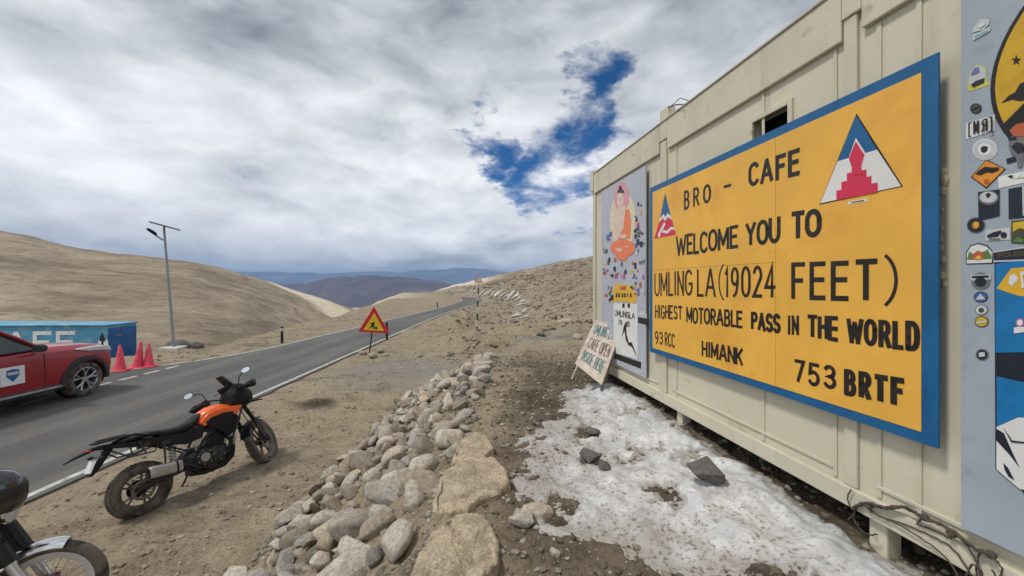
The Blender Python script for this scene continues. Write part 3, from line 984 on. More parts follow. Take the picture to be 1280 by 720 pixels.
def text_strokes(txt, gap=0.2):
    """Polylines of a word in a unit box (u 0..1, v 0..1)."""
    x, out = 0.0, []
    for ch in txt:
        w, pls = GL[ch]
        for pl in pls:
            out.append([(x + a, b) for a, b in pl])
        x += w + gap
    tot = x - gap
    return [[(a / tot, b) for a, b in pl] for pl in out]


def stroke(mb, pts2, th, place, k, mi=0):
    """pts2: metric 2-D polyline; place(a, b, lift) -> world point."""
    pts = [Vector(p) for p in pts2]
    q = [pts[0]]
    for p in pts[1:]:
        if (p - q[-1]).length > 1e-5:
            q.append(p)
    pts = q
    n = len(pts)
    if n < 2:
        return
    L, Q = [], []
    for i in range(n):
        d0 = (pts[i] - pts[i - 1]).normalized() if i > 0 else (pts[1] - pts[0]).normalized()
        d1 = (pts[i + 1] - pts[i]).normalized() if i < n - 1 else d0
        t = (d0 + d1)
        t = t.normalized() if t.length > 1e-4 else d0
        nr = Vector((-t.y, t.x))
        c = max(0.35, nr.dot(Vector((-d0.y, d0.x))))
        h = th / 2 / c
        p = pts[i]
        if i == 0:
            p = p - d1 * th * 0.35
        if i == n - 1:
            p = p + d0 * th * 0.35
        L.append(p + nr * h)
        Q.append(p - nr * h)
    vs = []
    lift = 0.00018 * (k % 12)
    for a, b in zip(L, Q):
        vs += [place(a.x, a.y, lift), place(b.x, b.y, lift)]
    mb.add(vs, [(2 * i, 2 * i + 1, 2 * i + 3, 2 * i + 2) for i in range(n - 1)], mi)


def wall_text(mb, txt, px0, px1, yt0, yb0, yt1, yb1, dd, th, gap=0.2, lift=0.0015, jit=0.0, mi=0):
    """A word on a plane parallel to the wall, given by its four image corners."""
    a_t, a_b, b_t, b_b = on_wall(px0, yt0, dd), on_wall(px0, yb0, dd), on_wall(px1, yt1, dd), on_wall(px1, yb1, dd)
    s0, s1 = a_t.dot(WU), b_t.dot(WU)
    rr = random.Random(hash(txt) % 1000 if False else len(txt) * 7 + int(px0))
    ins = min(th * 0.5, abs(s1 - s0) * 0.2)
    s0, s1 = s0 - math.copysign(ins, s0 - s1), s1 + math.copysign(ins, s0 - s1)
    for k, pl in enumerate(text_strokes(txt, gap)):
        dv, du = rr.uniform(-jit, jit), rr.uniform(-jit, jit)
        pts = []
        for u, v in pl:
            zt_ = a_t.z + (b_t.z - a_t.z) * u
            zb_ = a_b.z + (b_b.z - a_b.z) * u
            # a = distance along the wall towards the camera, b = height
            pts.append((-(s0 + (s1 - s0) * u) + du, zb_ + (zt_ - zb_) * v + dv))
        stroke(mb, pts, th, lambda a, b, l: WN * (dd - lift - l) + WU * (-a) + Vector((0, 0, b)), k, mi)


def wall_poly(mb, pts, dd, lift=0.001, thick=0.0008, mi=0):
    """Flat patch on a plane parallel to the wall from image points."""
    ps = [on_wall(x, y, dd) - WN * lift for x, y in pts]
    mb.slab(ps, -WN * thick, mi)


def tri_fill(mb, pts, dd, lift, mi=0, thick=0.0008):
    wall_poly(mb, pts, dd, lift, thick, mi)


# ------------------------------------------------------------------ container
S_FAR, S_NEAR = s_of(742), -0.35
z_top, z_bot = zs(-0.748), zs(0.549)
DEP = 2.45
base = wp(2.5, D0 + DEP / 2, zs(0.60))
cont = thing('cafe_container', base, 'long cream painted metal cabin on short feet carrying the yellow welcome board', 'cabin')


def wbox(mb, s0, s1, d0, d1, z0, z1, mi=0):
    mb.hexa([wp(s0, d0, z0), wp(s1, d0, z0), wp(s1, d1, z0), wp(s0, d1, z0)], [wp(s0, d0, z1), wp(s1, d0, z1), wp(s1, d1, z1), wp(s0, d1, z1)], mi)


win_s0, win_s1 = s_of(987), s_of(943)
win_z1 = on_wall(987, 131).z
win_z0 = win_z1 - 0.45
b1 = MB()
zb0, zt0 = z_bot + 0.02, z_top - 0.02
wbox(b1, S_NEAR, win_s0, D0, D0 + 0.06, zb0, zt0)
wbox(b1, win_s1, S_FAR - 0.02, D0, D0 + 0.06, zb0, zt0)
wbox(b1, win_s0, win_s1, D0, D0 + 0.06, zb0, win_z0)
wbox(b1, win_s0, win_s1, D0, D0 + 0.06, win_z1, zt0)
wbox(b1, S_NEAR, S_FAR - 0.02, D0 + DEP - 0.06, D0 + DEP, zb0, zt0)
wbox(b1, S_FAR - 0.08, S_FAR - 0.021, D0 + 0.061, D0 + DEP - 0.061, zb0, zt0)
wbox(b1, S_NEAR + 0.001, S_NEAR + 0.06, D0 + 0.061, D0 + DEP - 0.061, zb0, zt0)
obj('wall', b1, MATS['cream_wall'], cont, smooth=False)
rf = MB()
wbox(rf, S_NEAR - 0.01, S_FAR + 0.005, D0 - 0.045, D0 + DEP + 0.04, z_top - 0.018, z_top)
obj('roof', rf, MATS['cream_trim'], cont, smooth=False, bevel=0.01)
flr = MB()
wbox(flr, S_NEAR + 0.062, S_FAR - 0.082, D0 + 0.062, D0 + DEP - 0.062, zb0, zb0 + 0.05)
obj('floor_pan', flr, MATS['dark_void'], cont, smooth=False)
# top rail with the steps at the two posts
P1a, P1b = s_of(1082), s_of(1057)       # post nearer the camera
P2a, P2b = s_of(837), s_of(827)
zr1 = zs(-0.607)
zr2 = zs(-0.658)
tr = MB()
for (a, b, zz) in ((S_NEAR, P1a, zr1 + 0.005), (P1a, P1b, zr2), (P1b, P2a, zr1), (P2a, P2b, zr2), (P2b, S_FAR, zr1)):
    wbox(tr, a + 0.0015, b - 0.0015, D0 - 0.032, D0 - 0.001, zz, z_top - 0.02)
obj('top_rail', tr, MATS['cream_trim'], cont, smooth=False, bevel=0.006)
# bottom rail
zl = zs(0.50)
br = MB()
wbox(br, S_NEAR, S_FAR, D0 - 0.034, D0 - 0.001, z_bot, zl)
obj('bottom_rail', br, MATS['cream_trim'], cont, smooth=False, bevel=0.008)
for (a, b) in ((P1a + 0.03, P1b - 0.005), (P2a + 0.03, P2b - 0.005), (S_FAR - 0.12, S_FAR - 0.02)):
    p = MB()
    wbox(p, a, b, D0 - 0.022, D0 - 0.001, zl + 0.002, (zr2 if b < S_FAR - 0.1 else zr1) - 0.002)
    obj('post', p, MATS['cream_trim'], cont, smooth=False, bevel=0.006)
cap = MB()
wbox(cap, P2a + 0.0, P2b + 0.0, D0 - 0.02, D0 + 0.07, z_top + 0.002, z_top + 0.13)
obj('post_cap', cap, MATS['cream_trim'], cont, smooth=False, bevel=0.008)
cap = MB()
wbox(cap, S_FAR - 0.09, S_FAR + 0.01, D0 - 0.05, D0 + 0.04, z_top - 0.28, z_top + 0.04)
obj('post_cap', cap, MATS['cream_trim'], cont, smooth=False, bevel=0.008)
wire = MB()
pa = wp(P2a - 0.0, D0 - 0.01, z_top + 0.11)
wire.tube([pa, pa - WU * 0.12 + Vector((0, 0, -0.03)), pa - WU * 0.28 + Vector((0, 0, -0.10))], 0.006)
wire.tube([pa - Vector((0, 0, 0.01)), pa - WU * 0.2 + Vector((0, 0, 0.0)), pa - WU * 0.35 + Vector((0, 0, -0.10))], 0.004)
obj('roof_wire', wire, MATS['cable_brown'], cont)
# panel seams and mouldings
sm = MB()
for s in (s_of(955), s_of(1045), s_of(1100), s_of(846), s_of(1150)):
    wbox(sm, s - 0.012, s + 0.012, D0 - 0.009, D0 - 0.0005, zl + 0.01, zr1 - 0.01)
for (a, b) in ((S_NEAR, P1a), (P1b, P2a), (P2b, S_FAR - 0.13)):
    wbox(sm, a + 0.06, b - 0.06, D0 - 0.012, D0 - 0.0008, zl + 0.055, zl + 0.075)
obj('panel_moulding', sm, MATS['cream_trim'], cont, smooth=False, bevel=0.003)
# window
fr = MB()
g = 0.035
wbox(fr, win_s0 - g, win_s0, D0 - 0.02, D0 + 0.02, win_z0 - g, win_z1 + g)
wbox(fr, win_s1, win_s1 + g, D0 - 0.02, D0 + 0.02, win_z0 - g, win_z1 + g)
wbox(fr, win_s0 + 0.001, win_s1 - 0.001, D0 - 0.02, D0 + 0.02, win_z1, win_z1 + g)
wbox(fr, win_s0 + 0.001, win_s1 - 0.001, D0 - 0.02, D0 + 0.02, win_z0 - g, win_z0)
wf = obj('window', fr, MATS['cream_trim'], cont, smooth=False, bevel=0.004)
pn = MB()
wbox(pn, win_s0 - 0.01, win_s1 + 0.01, D0 + 0.16, D0 + 0.17, win_z0 - 0.02, win_z1 + 0.02)
wbox(pn, win_s0 + 0.001, win_s1 - 0.001, D0 + 0.07, D0 + 0.159, win_z1 + 0.001, win_z1 + 0.015)
obj('pane', pn, MATS['dark_void'], wf, smooth=False)  # near-black sheets painted to stand for the unlit interior behind the opening
# feet
for s in (s_of(1095), s_of(848), S_FAR - 0.25, 0.1):
    for dd in (D0 + 0.05, D0 + DEP - 0.3):
        ft = MB()
        c = wp(s, dd + 0.1, 0)
        zg = Hz(c.x, c.y) - 0.05
        wbox(ft, s - 0.045, s + 0.045, dd - 0.04, dd + 0.06, zg, z_bot + 0.018)
        obj('support_foot', ft, MATS['cream_trim'], cont, smooth=False, bevel=0.01)
# blobs of hardened sealant beside the board
fo = MB()
rr = random.Random(3)
for (x, y, q) in ((1179, 216, .02), (1181, 226, .022), (1179, 238, .018), (1178, 262, .007), (1178, 285, .008), (1177, 310, .012), (1179, 325, .014), (1178, 345, .016), (1181, 356, .013), (1177, 300, .01)):
    fo = MB().sphere(on_wall(x, y, D0 - 0.002), (q * 0.8, q * 0.8, q * 1.3), 10, 7)
    obj('foam_sealant', fo, MATS['sealant'], cont)

# ------------------------------------------------------------------ welcome board
DS = D0 - 0.075
cen = on_wall(960, 300, DS)
wb = thing('welcome_board', cen, 'big yellow welcome board with a blue border and hand painted black words', 'sign')
OUT = [on_wall(811, 236, DS), on_wall(1173, 64, DS), on_wall(1174, 559, DS), on_wall(813, 441, DS)]
sA, sB = s_of(812, DS), s_of(1173, DS)
zA, zB = OUT[1].z, OUT[2].z
zA, zB = (OUT[0].z + OUT[1].z) / 2, (OUT[2].z + OUT[3].z) / 2
bb = MB()
wbox(bb, sB, sA, DS, DS + 0.012, zB, zA)
wbox(bb, sB + 0.1, sB + 0.2, DS + 0.0125, DS + 0.074, zB + 0.2, zA - 0.2)
wbox(bb, sA - 0.2, sA - 0.1, DS + 0.0125, DS + 0.074, zB + 0.2, zA - 0.2)
obj('border', bb, MATS['sign_blue'], wb, smooth=False, bevel=0.003)
ys0 = s_of(1152, DS)
ys1 = s_of(816, DS)
zi1 = (on_wall(814, 241, DS).z + on_wall(1151, 92, DS).z) / 2
zi0 = (on_wall(816, 436, DS).z + on_wall(1153, 537, DS).z) / 2
sj = s_of(970, DS)
zj = on_wall(892, 333, DS).z
yb = MB()
e = 0.0012
wbox(yb, ys0, sj - e, DS - 0.003, DS - 0.0005, zi0, zi1)
wbox(yb, sj + e, ys1, DS - 0.003, DS - 0.0005, zi0, zj - e)
wbox(yb, sj + e, ys1, DS - 0.003, DS - 0.0005, zj + e, zi1)
obj('painted_face', yb, MATS['sign_yellow'], wb, smooth=False)
DT = DS - 0.003
WORDS = [('BRO', 855, 889, 240.5, 261, 230.6, 251, .030, .6), ('-', 904, 914, 229, 239, 226, 236, .028, .2), ('CAFE', 935, 1001, 208, 232.5, 186.8, 215.6, .036, .3),
         ('WELCOME', 845, 923, 297, 319, 283, 308, .034, .18), ('YOU', 932, 976, 281, 305, 272, 301, .036, .2), ('TO', 989, 1028, 268, 297, 262.5, 292, .040, .22),
         ('UMLING', 818, 866, 342.5, 369, 338, 368, .028, .2), ('LA', 871, 895, 338, 369, 336.5, 370, .030, .2), ('(', 897, 905, 333, 373, 333, 373, .018, .2),
         ('19024', 906, 970, 336, 370, 333, 370.5, .030, .26), ('FEET', 989, 1098, 331, 371.5, 326.5, 373, .036, .32), (')', 1104, 1124, 322, 378, 320, 379, .020, .2),
         ('HIGHEST', 819, 853, 381.5, 397, 383.5, 399, .023, .22), ('MOTORABLE', 858, 929, 384.5, 402, 390, 408.6, .026, .22), ('PASS', 939, 976, 392, 410, 394, 415, .032, .2),
         ('IN', 984, 999, 395, 416.5, 396, 418, .023, .42), ('THE', 1009, 1049, 396, 418.5, 398, 425, .031, .22), ('WORLD', 1058, 1150, 399.6, 426, 404.7, 437, .030, .36),
         ('93', 818.5, 829, 414.4, 428.5, 416, 430, .022, .25), ('RCC', 831, 844, 416, 431, 418.5, 434, .020, .2), ('HIMANK', 877, 929, 427, 443.6, 437, 456, .028, .22),
         ('753', 993, 1046, 450.6, 474.7, 461, 486.5, .028, .3), ('BRTF', 1055, 1132, 464, 490, 476.6, 506, .036, .46)]
lt = MB()
for (tx, a, b, t0, b0, t1, b1_, th, gp) in WORDS:
    wall_text(lt, tx, a, b, t0, b0, t1, b1_, DT, th * 0.80, gp * 1.15 + 0.06, 0.0012, 0.003)
obj('lettering', lt, MATS['letter_black'], wb, smooth=False)


def z6(x, y):
    return (960 + x * 0.41667, 120 + y * 0.41667)


em = MB()
tri_fill(em, [z6(266, 52), z6(155, 326), z6(405, 271)], DT, 0.0008, 0)                       # black outline
tri_fill(em, [z6(265, 58), z6(210, 196), z6(328, 161)], DT, 0.0018, 1)                        # blue summit
tri_fill(em, [z6(210, 196), z6(158, 322), z6(400, 270), z6(328, 161)], DT, 0.0018, 2)         # white flanks
tri_fill(em, [z6(265, 126), z6(243, 187), z6(253, 220), z6(283, 214), z6(293, 170)], DT, 0.0028, 2)
tri_fill(em, [z6(265, 136), z6(244, 187), z6(256, 222), z6(280, 217), z6(291, 176)], DT, 0.0037, 3)
for (x0, y0, x1, y1) in ((238, 232, 297, 262), (222, 258, 312, 288), (207, 284, 331, 313)):
    k = -0.20
    ym = (x1 - x0) * k
    tri_fill(em, [z6(x0, y0), z6(x0, y1 + 0), z6(x1, y1 + ym), z6(x1, y0 + ym)], DT, 0.0028 + 0.0002 * (x0 % 7), 3)
tri_fill(em, [z6(254, 215), z6(252, 240), z6(284, 234), z6(281, 210)], DT, 0.0049, 3)
obj('emblem', em, [MATS['paint_black'], MATS['sign_blue'], MATS['emblem_white'], MATS['emblem_pink']], wb, smooth=False)


def z5(x, y):
    return (800 + x * 0.361, 220 + y * 0.361)


em = MB()
tri_fill(em, [z5(87, 60), z5(70, 146), z5(82, 132), z5(88, 142), z5(96, 128), z5(107, 138)], DT, 0.0010, 1)
tri_fill(em, [z5(70, 146), z5(66, 160), z5(80, 146), z5(88, 156), z5(98, 142), z5(111, 152), z5(107, 138), z5(96, 128), z5(88, 142), z5(82, 132)], DT, 0.0015, 2)
tri_fill(em, [z5(66, 160), z5(50, 217), z5(125, 203), z5(111, 152), z5(98, 142), z5(88, 156), z5(80, 146)], DT, 0.0010, 3)
tri_fill(em, [z5(84, 160), z5(64, 200), z5(64, 212), z5(70, 211), z5(72, 198), z5(90, 166)], DT, 0.0024, 2)
tri_fill(em, [z5(78, 195), z5(95, 200), z5(112, 184), z5(121, 188), z5(119, 178), z5(108, 176), z5(94, 190), z5(80, 186)], DT, 0.0030, 2)
obj('emblem', em, [MATS['paint_black'], MATS['sign_blue'], MATS['emblem_white'], MATS['emblem_pink']], wb, smooth=False)
tg = MB()
tri_fill(tg, [z6(241, 318), z6(241, 326), z6(298, 316), z6(298, 307)], DT, 0.0012, 0)
tri_fill(tg, [z6(251, 318.5), z6(251, 321.5), z6(290, 314), z6(290, 311)], DT, 0.0024, 1)
obj('small_sticker', tg, [MATS['emblem_white'], MATS['letter_black']], wb, smooth=False)

# ------------------------------------------------------------------ painted poster panel at the far end
DPn = D0 - 0.05


def zp(x, y):        # coordinates in a reading of the panel, scaled to the photograph's pixels
    return (740 + x * 0.19465, 210 + y * 0.19444)


def zq(x, y):
    return (740 + x * 0.20833, 330 + y * 0.20833)


pp = thing('poster_panel', on_wall(780, 350, DPn), 'blue grey painted panel with a seated figure in orange robes above stickers', 'painted panel')
pb = MB()
s0, s1 = s_of(807, DPn), s_of(752, DPn)
zpt = (on_wall(806, 211, DPn).z + on_wall(752, 237, DPn).z) / 2
zpb = (on_wall(812, 474, DPn).z + on_wall(753, 448, DPn).z) / 2
wbox(pb, s0, s1, DPn, DPn + 0.016, zpb, zpt)
obj('panel_board', pb, MATS['poster_grey'], pp, smooth=False, bevel=0.002)


def ell(cx, cy, rx, ry, n=20, a0=0, a1=360):
    return [(cx + rx * math.cos(R(a0 + (a1 - a0) * i / n)), cy + ry * math.sin(R(a0 + (a1 - a0) * i / n))) for i in range(n if a1 - a0 == 360 else n + 1)]


INK = lambda n: MATS['ink_' + n]
fig = MB()
fm = [INK('halo_yellow'), INK('halo_pink'), INK('skin'), INK('robe'), INK('navy'), INK('rust')]
tri_fill(fig, [zp(*p) for p in ell(198, 335, 84, 190)], DPn, 0.0008, 0)
tri_fill(fig, [zp(*p) for p in ell(192, 190, 48, 100)], DPn, 0.0018, 1)
tri_fill(fig, [zp(*p) for p in [(176, 245), (150, 300), (138, 420), (150, 470), (235, 455), (245, 300), (210, 240)]], DPn, 0.0028, 2)
tri_fill(fig, [zp(*p) for p in [(214, 268), (238, 265), (252, 330), (246, 450), (165, 468), (205, 380)]], DPn, 0.0038, 3)
tri_fill(fig, [zp(*p) for p in ell(200, 515, 80, 56)], DPn, 0.0048, 3)
tri_fill(fig, [zp(*p) for p in ell(195, 572, 34, 22)], DPn, 0.0056, 3)
tri_fill(fig, [zp(*p) for p in ell(205, 440, 24, 14)], DPn, 0.0064, 2)
tri_fill(fig, [zp(*p) for p in [(150, 520), (190, 512), (196, 530), (178, 540)]], DPn, 0.0064, 2)
tri_fill(fig, [zp(*p) for p in [(204, 508), (240, 500), (236, 512)]], DPn, 0.0064, 2)
tri_fill(fig, [zp(*p) for p in ell(184, 205, 22, 48)], DPn, 0.0038, 2)
tri_fill(fig, [zp(*p) for p in ell(186, 160, 23, 26, 14, 180, 360)], DPn, 0.0048, 4)
tri_fill(fig, [zp(*p) for p in ell(184, 130, 10, 17)], DPn, 0.0056, 4)
obj('seated_figure', fig, fm, pp, smooth=False)
pl = MB()
tri_fill(pl, [zq(130, 235), zq(130, 530), zq(275, 570), zq(272, 238)], DPn, 0.0008, 0)
obj('white_patch', pl, [MATS['emblem_white']], pp, smooth=False)
pl = MB()
tri_fill(pl, [zq(132, 140), zq(122, 220), zq(262, 236), zq(272, 170), zq(225, 128), zq(150, 118)], DPn, 0.0018, 0)
tri_fill(pl, [zq(172, 135), zq(172, 156), zq(205, 156), zq(205, 132)], DPn, 0.0028, 1)
for x in (150, 165, 185, 200, 215, 235):
    tri_fill(pl, [zq(x - 6, 176), zq(x - 6, 200), zq(x + 4, 200), zq(x + 4, 176)], DPn, 0.0028, 2 if x != 215 else 3)
obj('yellow_patch', pl, [INK('amber'), INK('rust'), INK('navy'), INK('rust')], pp, smooth=False)
pl = MB()
wall_text(pl, 'UMLINGLA', *zq(137, 0)[:1], *zq(258, 0)[:1], zq(0, 275)[1], zq(0, 308)[1], zq(0, 297)[1], zq(0, 330)[1], DPn, 0.014, 0.25, 0.003)
obj('lettering', pl, MATS['letter_black'], pp, smooth=False)
pl = MB()
wall_text(pl, '19', *zq(160, 0)[:1], *zq(182, 0)[:1], zq(0, 335)[1], zq(0, 362)[1], zq(0, 338)[1], zq(0, 366)[1], DPn, 0.014, 0.25, 0.003)
obj('lettering', pl, MATS['letter_black'], pp, smooth=False)
pl = MB()
wall_text(pl, '85', *zq(205, 0)[:1], *zq(228, 0)[:1], zq(0, 345)[1], zq(0, 372)[1], zq(0, 348)[1], zq(0, 376)[1], DPn, 0.014, 0.25, 0.003)
obj('lettering', pl, MATS['letter_black'], pp, smooth=False)
pl = MB()
tri_fill(pl, [zq(206, 345), zq(192, 372), zq(180, 440), zq(196, 400), zq(204, 455), zq(222, 490), zq(238, 495), zq(275, 565), zq(240, 470), zq(222, 470), zq(208, 420)], DPn, 0.003)
obj('painted_peak', pl, MATS['letter_black'], pp, smooth=False)
pl = MB()
tri_fill(pl, [zq(120, 528), zq(120, 560), zq(294, 628), zq(296, 590)], DPn, 0.003)
obj('painted_band', pl, MATS['letter_black'], pp, smooth=False)
pl = MB()
tri_fill(pl, [zq(278, 318), zq(278, 352), zq(338, 368), zq(336, 330)], DPn, 0.003)
obj('sticker', pl, MATS['letter_black'], pp, smooth=False)
for x in (190, 222):
    pl = MB()
    tri_fill(pl, [zq(x - 7, 237), zq(x - 7, 262), zq(x + 7, 262), zq(x + 7, 237)], DPn, 0.003)
    obj('sticker', pl, MATS['letter_black'], pp, smooth=False)
tri_l = MB()
tri_fill(tri_l, [zq(280, 290), zq(280, 312), zq(330, 326), zq(330, 300), zq(300, 280)], DPn, 0.0012)
obj('sticker', tri_l, [INK('light')], pp, smooth=False)
rr = random.Random(12)
spots = [(rr.uniform(75, 130), rr.uniform(420, 700)) for _ in range(14)] + [(rr.uniform(275, 335), rr.uniform(220, 620)) for _ in range(26)] + [(rr.uniform(90, 335), rr.uniform(590, 700)) for _ in range(26)]
spots = [zp(*p) for p in spots] + [zq(rr.uniform(85, 125), rr.uniform(85, 230)) for _ in range(10)] + [zq(rr.uniform(235, 315), rr.uniform(70, 210)) for _ in range(14)]
cols = ['navy', 'navy', 'navy', 'grey', 'blue', 'magenta', 'light', 'rust', 'green', 'yellow']
for i, (x, y) in enumerate(spots):
    k = MB()
    w, h = rr.uniform(0.8, 1.9), rr.uniform(1.4, 4.0)
    if i % 3 == 0:
        pts = [(x + w * math.cos(a), y + h * 0.7 * math.sin(a)) for a in [j * math.pi / 5 for j in range(10)]]
    else:
        pts = [(x - w, y - h + 0.6), (x - w, y + h - 0.3), (x + w, y + h + 0.3), (x + w, y - h)]
    tri_fill(k, pts, DPn, 0.0012 + 0.0009 * (i % 5), 0)
    obj('sticker', k, [INK(cols[rr.randrange(len(cols))])], pp, smooth=False)

# ------------------------------------------------------------------ sticker covered panel at the near end
DG = D0 - 0.05
gp_ = thing('sticker_panel', on_wall(1240, 400, DG), 'blue grey panel with a yellow circle, many stickers and a blue mountain mural', 'painted panel')
pb = MB()
sg = s_of(1201, DG)
wbox(pb, S_NEAR + 0.03, sg, DG, DG + 0.015, zs(0.465), zs(-0.60))
obj('panel_board', pb, MATS['grey_panel'], gp_, smooth=False, bevel=0.002)
# painted circle with peaks, star and rider
cc = wp(sg - 0.62, DG, 0)
sc0 = s_of(1244.5, DG) - 0.47
zc0 = on_wall(1244.5, 117, DG).z + 0.02


def wl(s, z, lift):
    return wp(s, DG - lift, z)


ci = MB()
ci.slab([wl(sc0 + 0.485 * math.cos(a), zc0 + 0.485 * math.sin(a), 0.0006) for a in [2 * math.pi * i / 64 for i in range(64)]], -WN * 0.0008, 1)
ci.slab([wl(sc0 + 0.470 * math.cos(a), zc0 + 0.470 * math.sin(a), 0.0020) for a in [2 * math.pi * i / 64 for i in range(64)]], -WN * 0.0008, 0)


def on_c(pts, lift, mi):
    ci.slab([on_wall(x, y, DG) - WN * lift for x, y in pts], -WN * 0.0008, mi)


def z8a(x, y):
    return (1190 + x * 0.18072, y * 0.18056)


on_c([z8a(345, 715), z8a(400, 660), z8a(440, 640), z8a(475, 580), z8a(560, 540), z8a(640, 640), z8a(560, 690), z8a(470, 700), z8a(420, 690)], 0.0034, 1)
st = []
for i in range(10):
    a = -math.pi / 2 + i * math.pi / 5
    q = 38 if i % 2 == 0 else 16
    st.append(z8a(450 + q * math.cos(a) * 0.9, 418 + q * math.sin(a)))
on_c(st, 0.0034, 1)
on_c([(1252, 158), (1290, 120), (1330, 100), (1330, 150), (1290, 158), (1264, 166), (1258, 163)], 0.0034, 1)
on_c([(1263, 163), (1272, 155), (1300, 150), (1300, 172), (1268, 170)], 0.0046, 2)
obj('painted_circle', ci, [INK('circle_yellow'), MATS['paint_black'], INK('rust')], gp_, smooth=False)


def sticker(name, parts):
    """parts: (polygon in image points, ink) stacked; lettering as ('text', word, args, ink)."""
    mb = MB()
    mats = []
    lift = 0.0008 + 0.0005 * rr.randrange(4)
    for p in parts:
        if p[0] == 'text':
            mats.append(MATS.get(p[3]) or INK(p[3]))
            wall_text(mb, p[1], *p[2][:6], DG - lift, p[2][6], 0.25, 0.0004, 0, len(mats) - 1)
            lift += 0.0030
        else:
            mats.append(MATS.get(p[1]) or INK(p[1]))
            ps = [on_wall(x, y, DG) - WN * lift for x, y in p[0]]
            mb.slab(ps, -WN * 0.0007, len(mats) - 1)
            lift += 0.0011
    return obj(name, mb, mats, gp_, smooth=False)


sc_ = 0.18072


def a4(*p):
    return [(1190 + x * sc_, y * sc_) for x, y in p]


def a5(*p):
    return [(1190 + x * sc_, 120 + y * sc_) for x, y in p]


def a6(*p):
    return [(1190 + x * sc_, 240 + y * sc_) for x, y in p]


def a7(*p):
    return [(1190 + x * 0.20833, 320 + y * 0.20833) for x, y in p]


def a8(*p):
    return [(1190 + x * 0.36145, 460 + y * 0.36111) for x, y in p]


sticker('sticker', [(a4((195, 130), (265, 135), (262, 165), (225, 205), (145, 225), (145, 200)), 'light'), (a4((148, 245), (270, 185), (268, 215), (150, 280)), 'light'), (a4((160, 250), (255, 207), (255, 215), (165, 262)), 'teal'), (a4((185, 180), (225, 160), (240, 168), (200, 195)), 'emblem_white')])
sticker('sticker', [(a4((110, 620), (110, 550), (130, 490), (165, 452), (205, 450), (240, 480), (245, 570), (268, 572), (262, 585), (130, 632)), 'green_yellow'), (a4((118, 545), (138, 490), (165, 460), (205, 458), (234, 485), (236, 540), (120, 590)), 'light'), (a4((130, 520), (160, 470), (190, 465), (195, 500), (160, 520)), 'purple'), (a4((138, 585), (170, 560), (230, 540), (225, 570), (150, 605)), 'navy')])
sticker('sticker', [(a5(*ell(168, 87, 40, 36)), 'navy'), (a5(*ell(168, 87, 33, 29)), 'olive'), (a5((140, 95), (165, 80), (197, 72), (195, 82), (165, 95), (142, 105)), 'navy')])
sticker('sticker', [(a5((100, 190), (100, 298), (298, 240), (298, 130)), 'emblem_white'),
                    ('text', '[', (1210.5, 1214.5, 154.5, 171, 153, 170, .005), 'paint_black'),
                    ('text', 'M', (1216.5, 1224, 152.5, 167, 150.8, 165.5, .0065), 'paint_black'), ('text', '~', (1226.5, 1234.5, 150.5, 165, 148.5, 162.5, .0065), 'paint_black'),
                    ('text', ']', (1236, 1240.5, 147, 165, 146, 163.5, .006), 'paint_black')])
sticker('sticker', [(a5(*ell(230, 370, 86, 74)), 'emblem_white'), (a5(*ell(230, 370, 78, 67)), 'light'), (a5(*ell(230, 370, 48, 42)), 'emblem_white'), (a5((205, 360), (225, 345), (255, 350), (250, 378), (228, 395), (208, 385)), 'navy')])
sticker('sticker', [(a5((132, 560), (240, 438), (375, 505), (240, 640)), 'paint_black'), (a5((142, 558), (241, 446), (366, 506), (241, 630)), 'orange'), (a5((165, 540), (190, 515), (230, 490), (290, 495), (330, 492), (330, 515), (280, 535), (250, 528), (200, 550)), 'paint_black'), (a5((228, 580), (250, 572), (262, 590), (245, 612), (228, 600)), 'rust')])
sticker('sticker', [(a5((320, 560), (500, 520), (500, 600), (325, 638)), 'emblem_white'), (a5((385, 553), (430, 545), (500, 530), (500, 552), (440, 568), (410, 570)), 'navy'), ('text', 'RIDE', (1266, 1284, 219, 223, 216, 220, .006), 'emblem_white')])
sticker('sticker', [(a5((378, 435), (440, 415), (450, 450), (385, 470)), 'navy'), (a5((395, 335), (420, 275), (500, 250), (500, 420), (490, 490), (460, 495), (450, 430), (410, 395)), 'grey'), (a5((415, 350), (450, 320), (500, 330), (500, 390), (460, 400)), 'navy'), (a5((395, 290), (450, 280), (455, 300), (400, 310)), 'navy')])
sticker('sticker', [(a5((183, 665), (332, 645), (332, 830), (187, 862)), 'navy'), (a6(*ell(258, 40, 70, 48)), 'grey'), (a6(*ell(258, 36, 60, 38)), 'light'), (a6((238, 18), (258, 5), (278, 16), (262, 40), (250, 40)), 'navy')])
sticker('sticker', [(a6((393, -20), (520, -45), (520, 175), (395, 188)), 'navy'), (a6((490, -40), (520, -45), (520, 160), (494, 165)), 'light')])
sticker('sticker', [(a6(*ell(168, 230, 66, 56)), 'grey'), (a6(*ell(168, 230, 58, 49)), 'navy'), (a6((142, 218), (192, 208), (194, 240), (145, 250)), 'rust'), ('text', 'D', (1217.5, 1223, 278.5, 285, 278, 284.5, .007), 'amber')])
sticker('sticker', [(a6((232, 262), (405, 246), (403, 330), (232, 338)), 'light'), (a6((245, 300), (290, 278), (345, 265), (345, 278), (320, 310), (250, 318)), 'navy'), (a6(*ell(362, 298, 22, 22)), 'navy'), (a6((262, 320), (340, 318), (340, 326), (262, 330)), 'grey')])
sticker('sticker', [(a6((412, 200), (520, 190), (520, 360), (412, 355)), 'olive'), (a6((424, 212), (520, 200), (520, 260), (470, 250), (425, 275)), 'yellow'), (a6((424, 345), (455, 310), (500, 325), (500, 350)), 'green')])
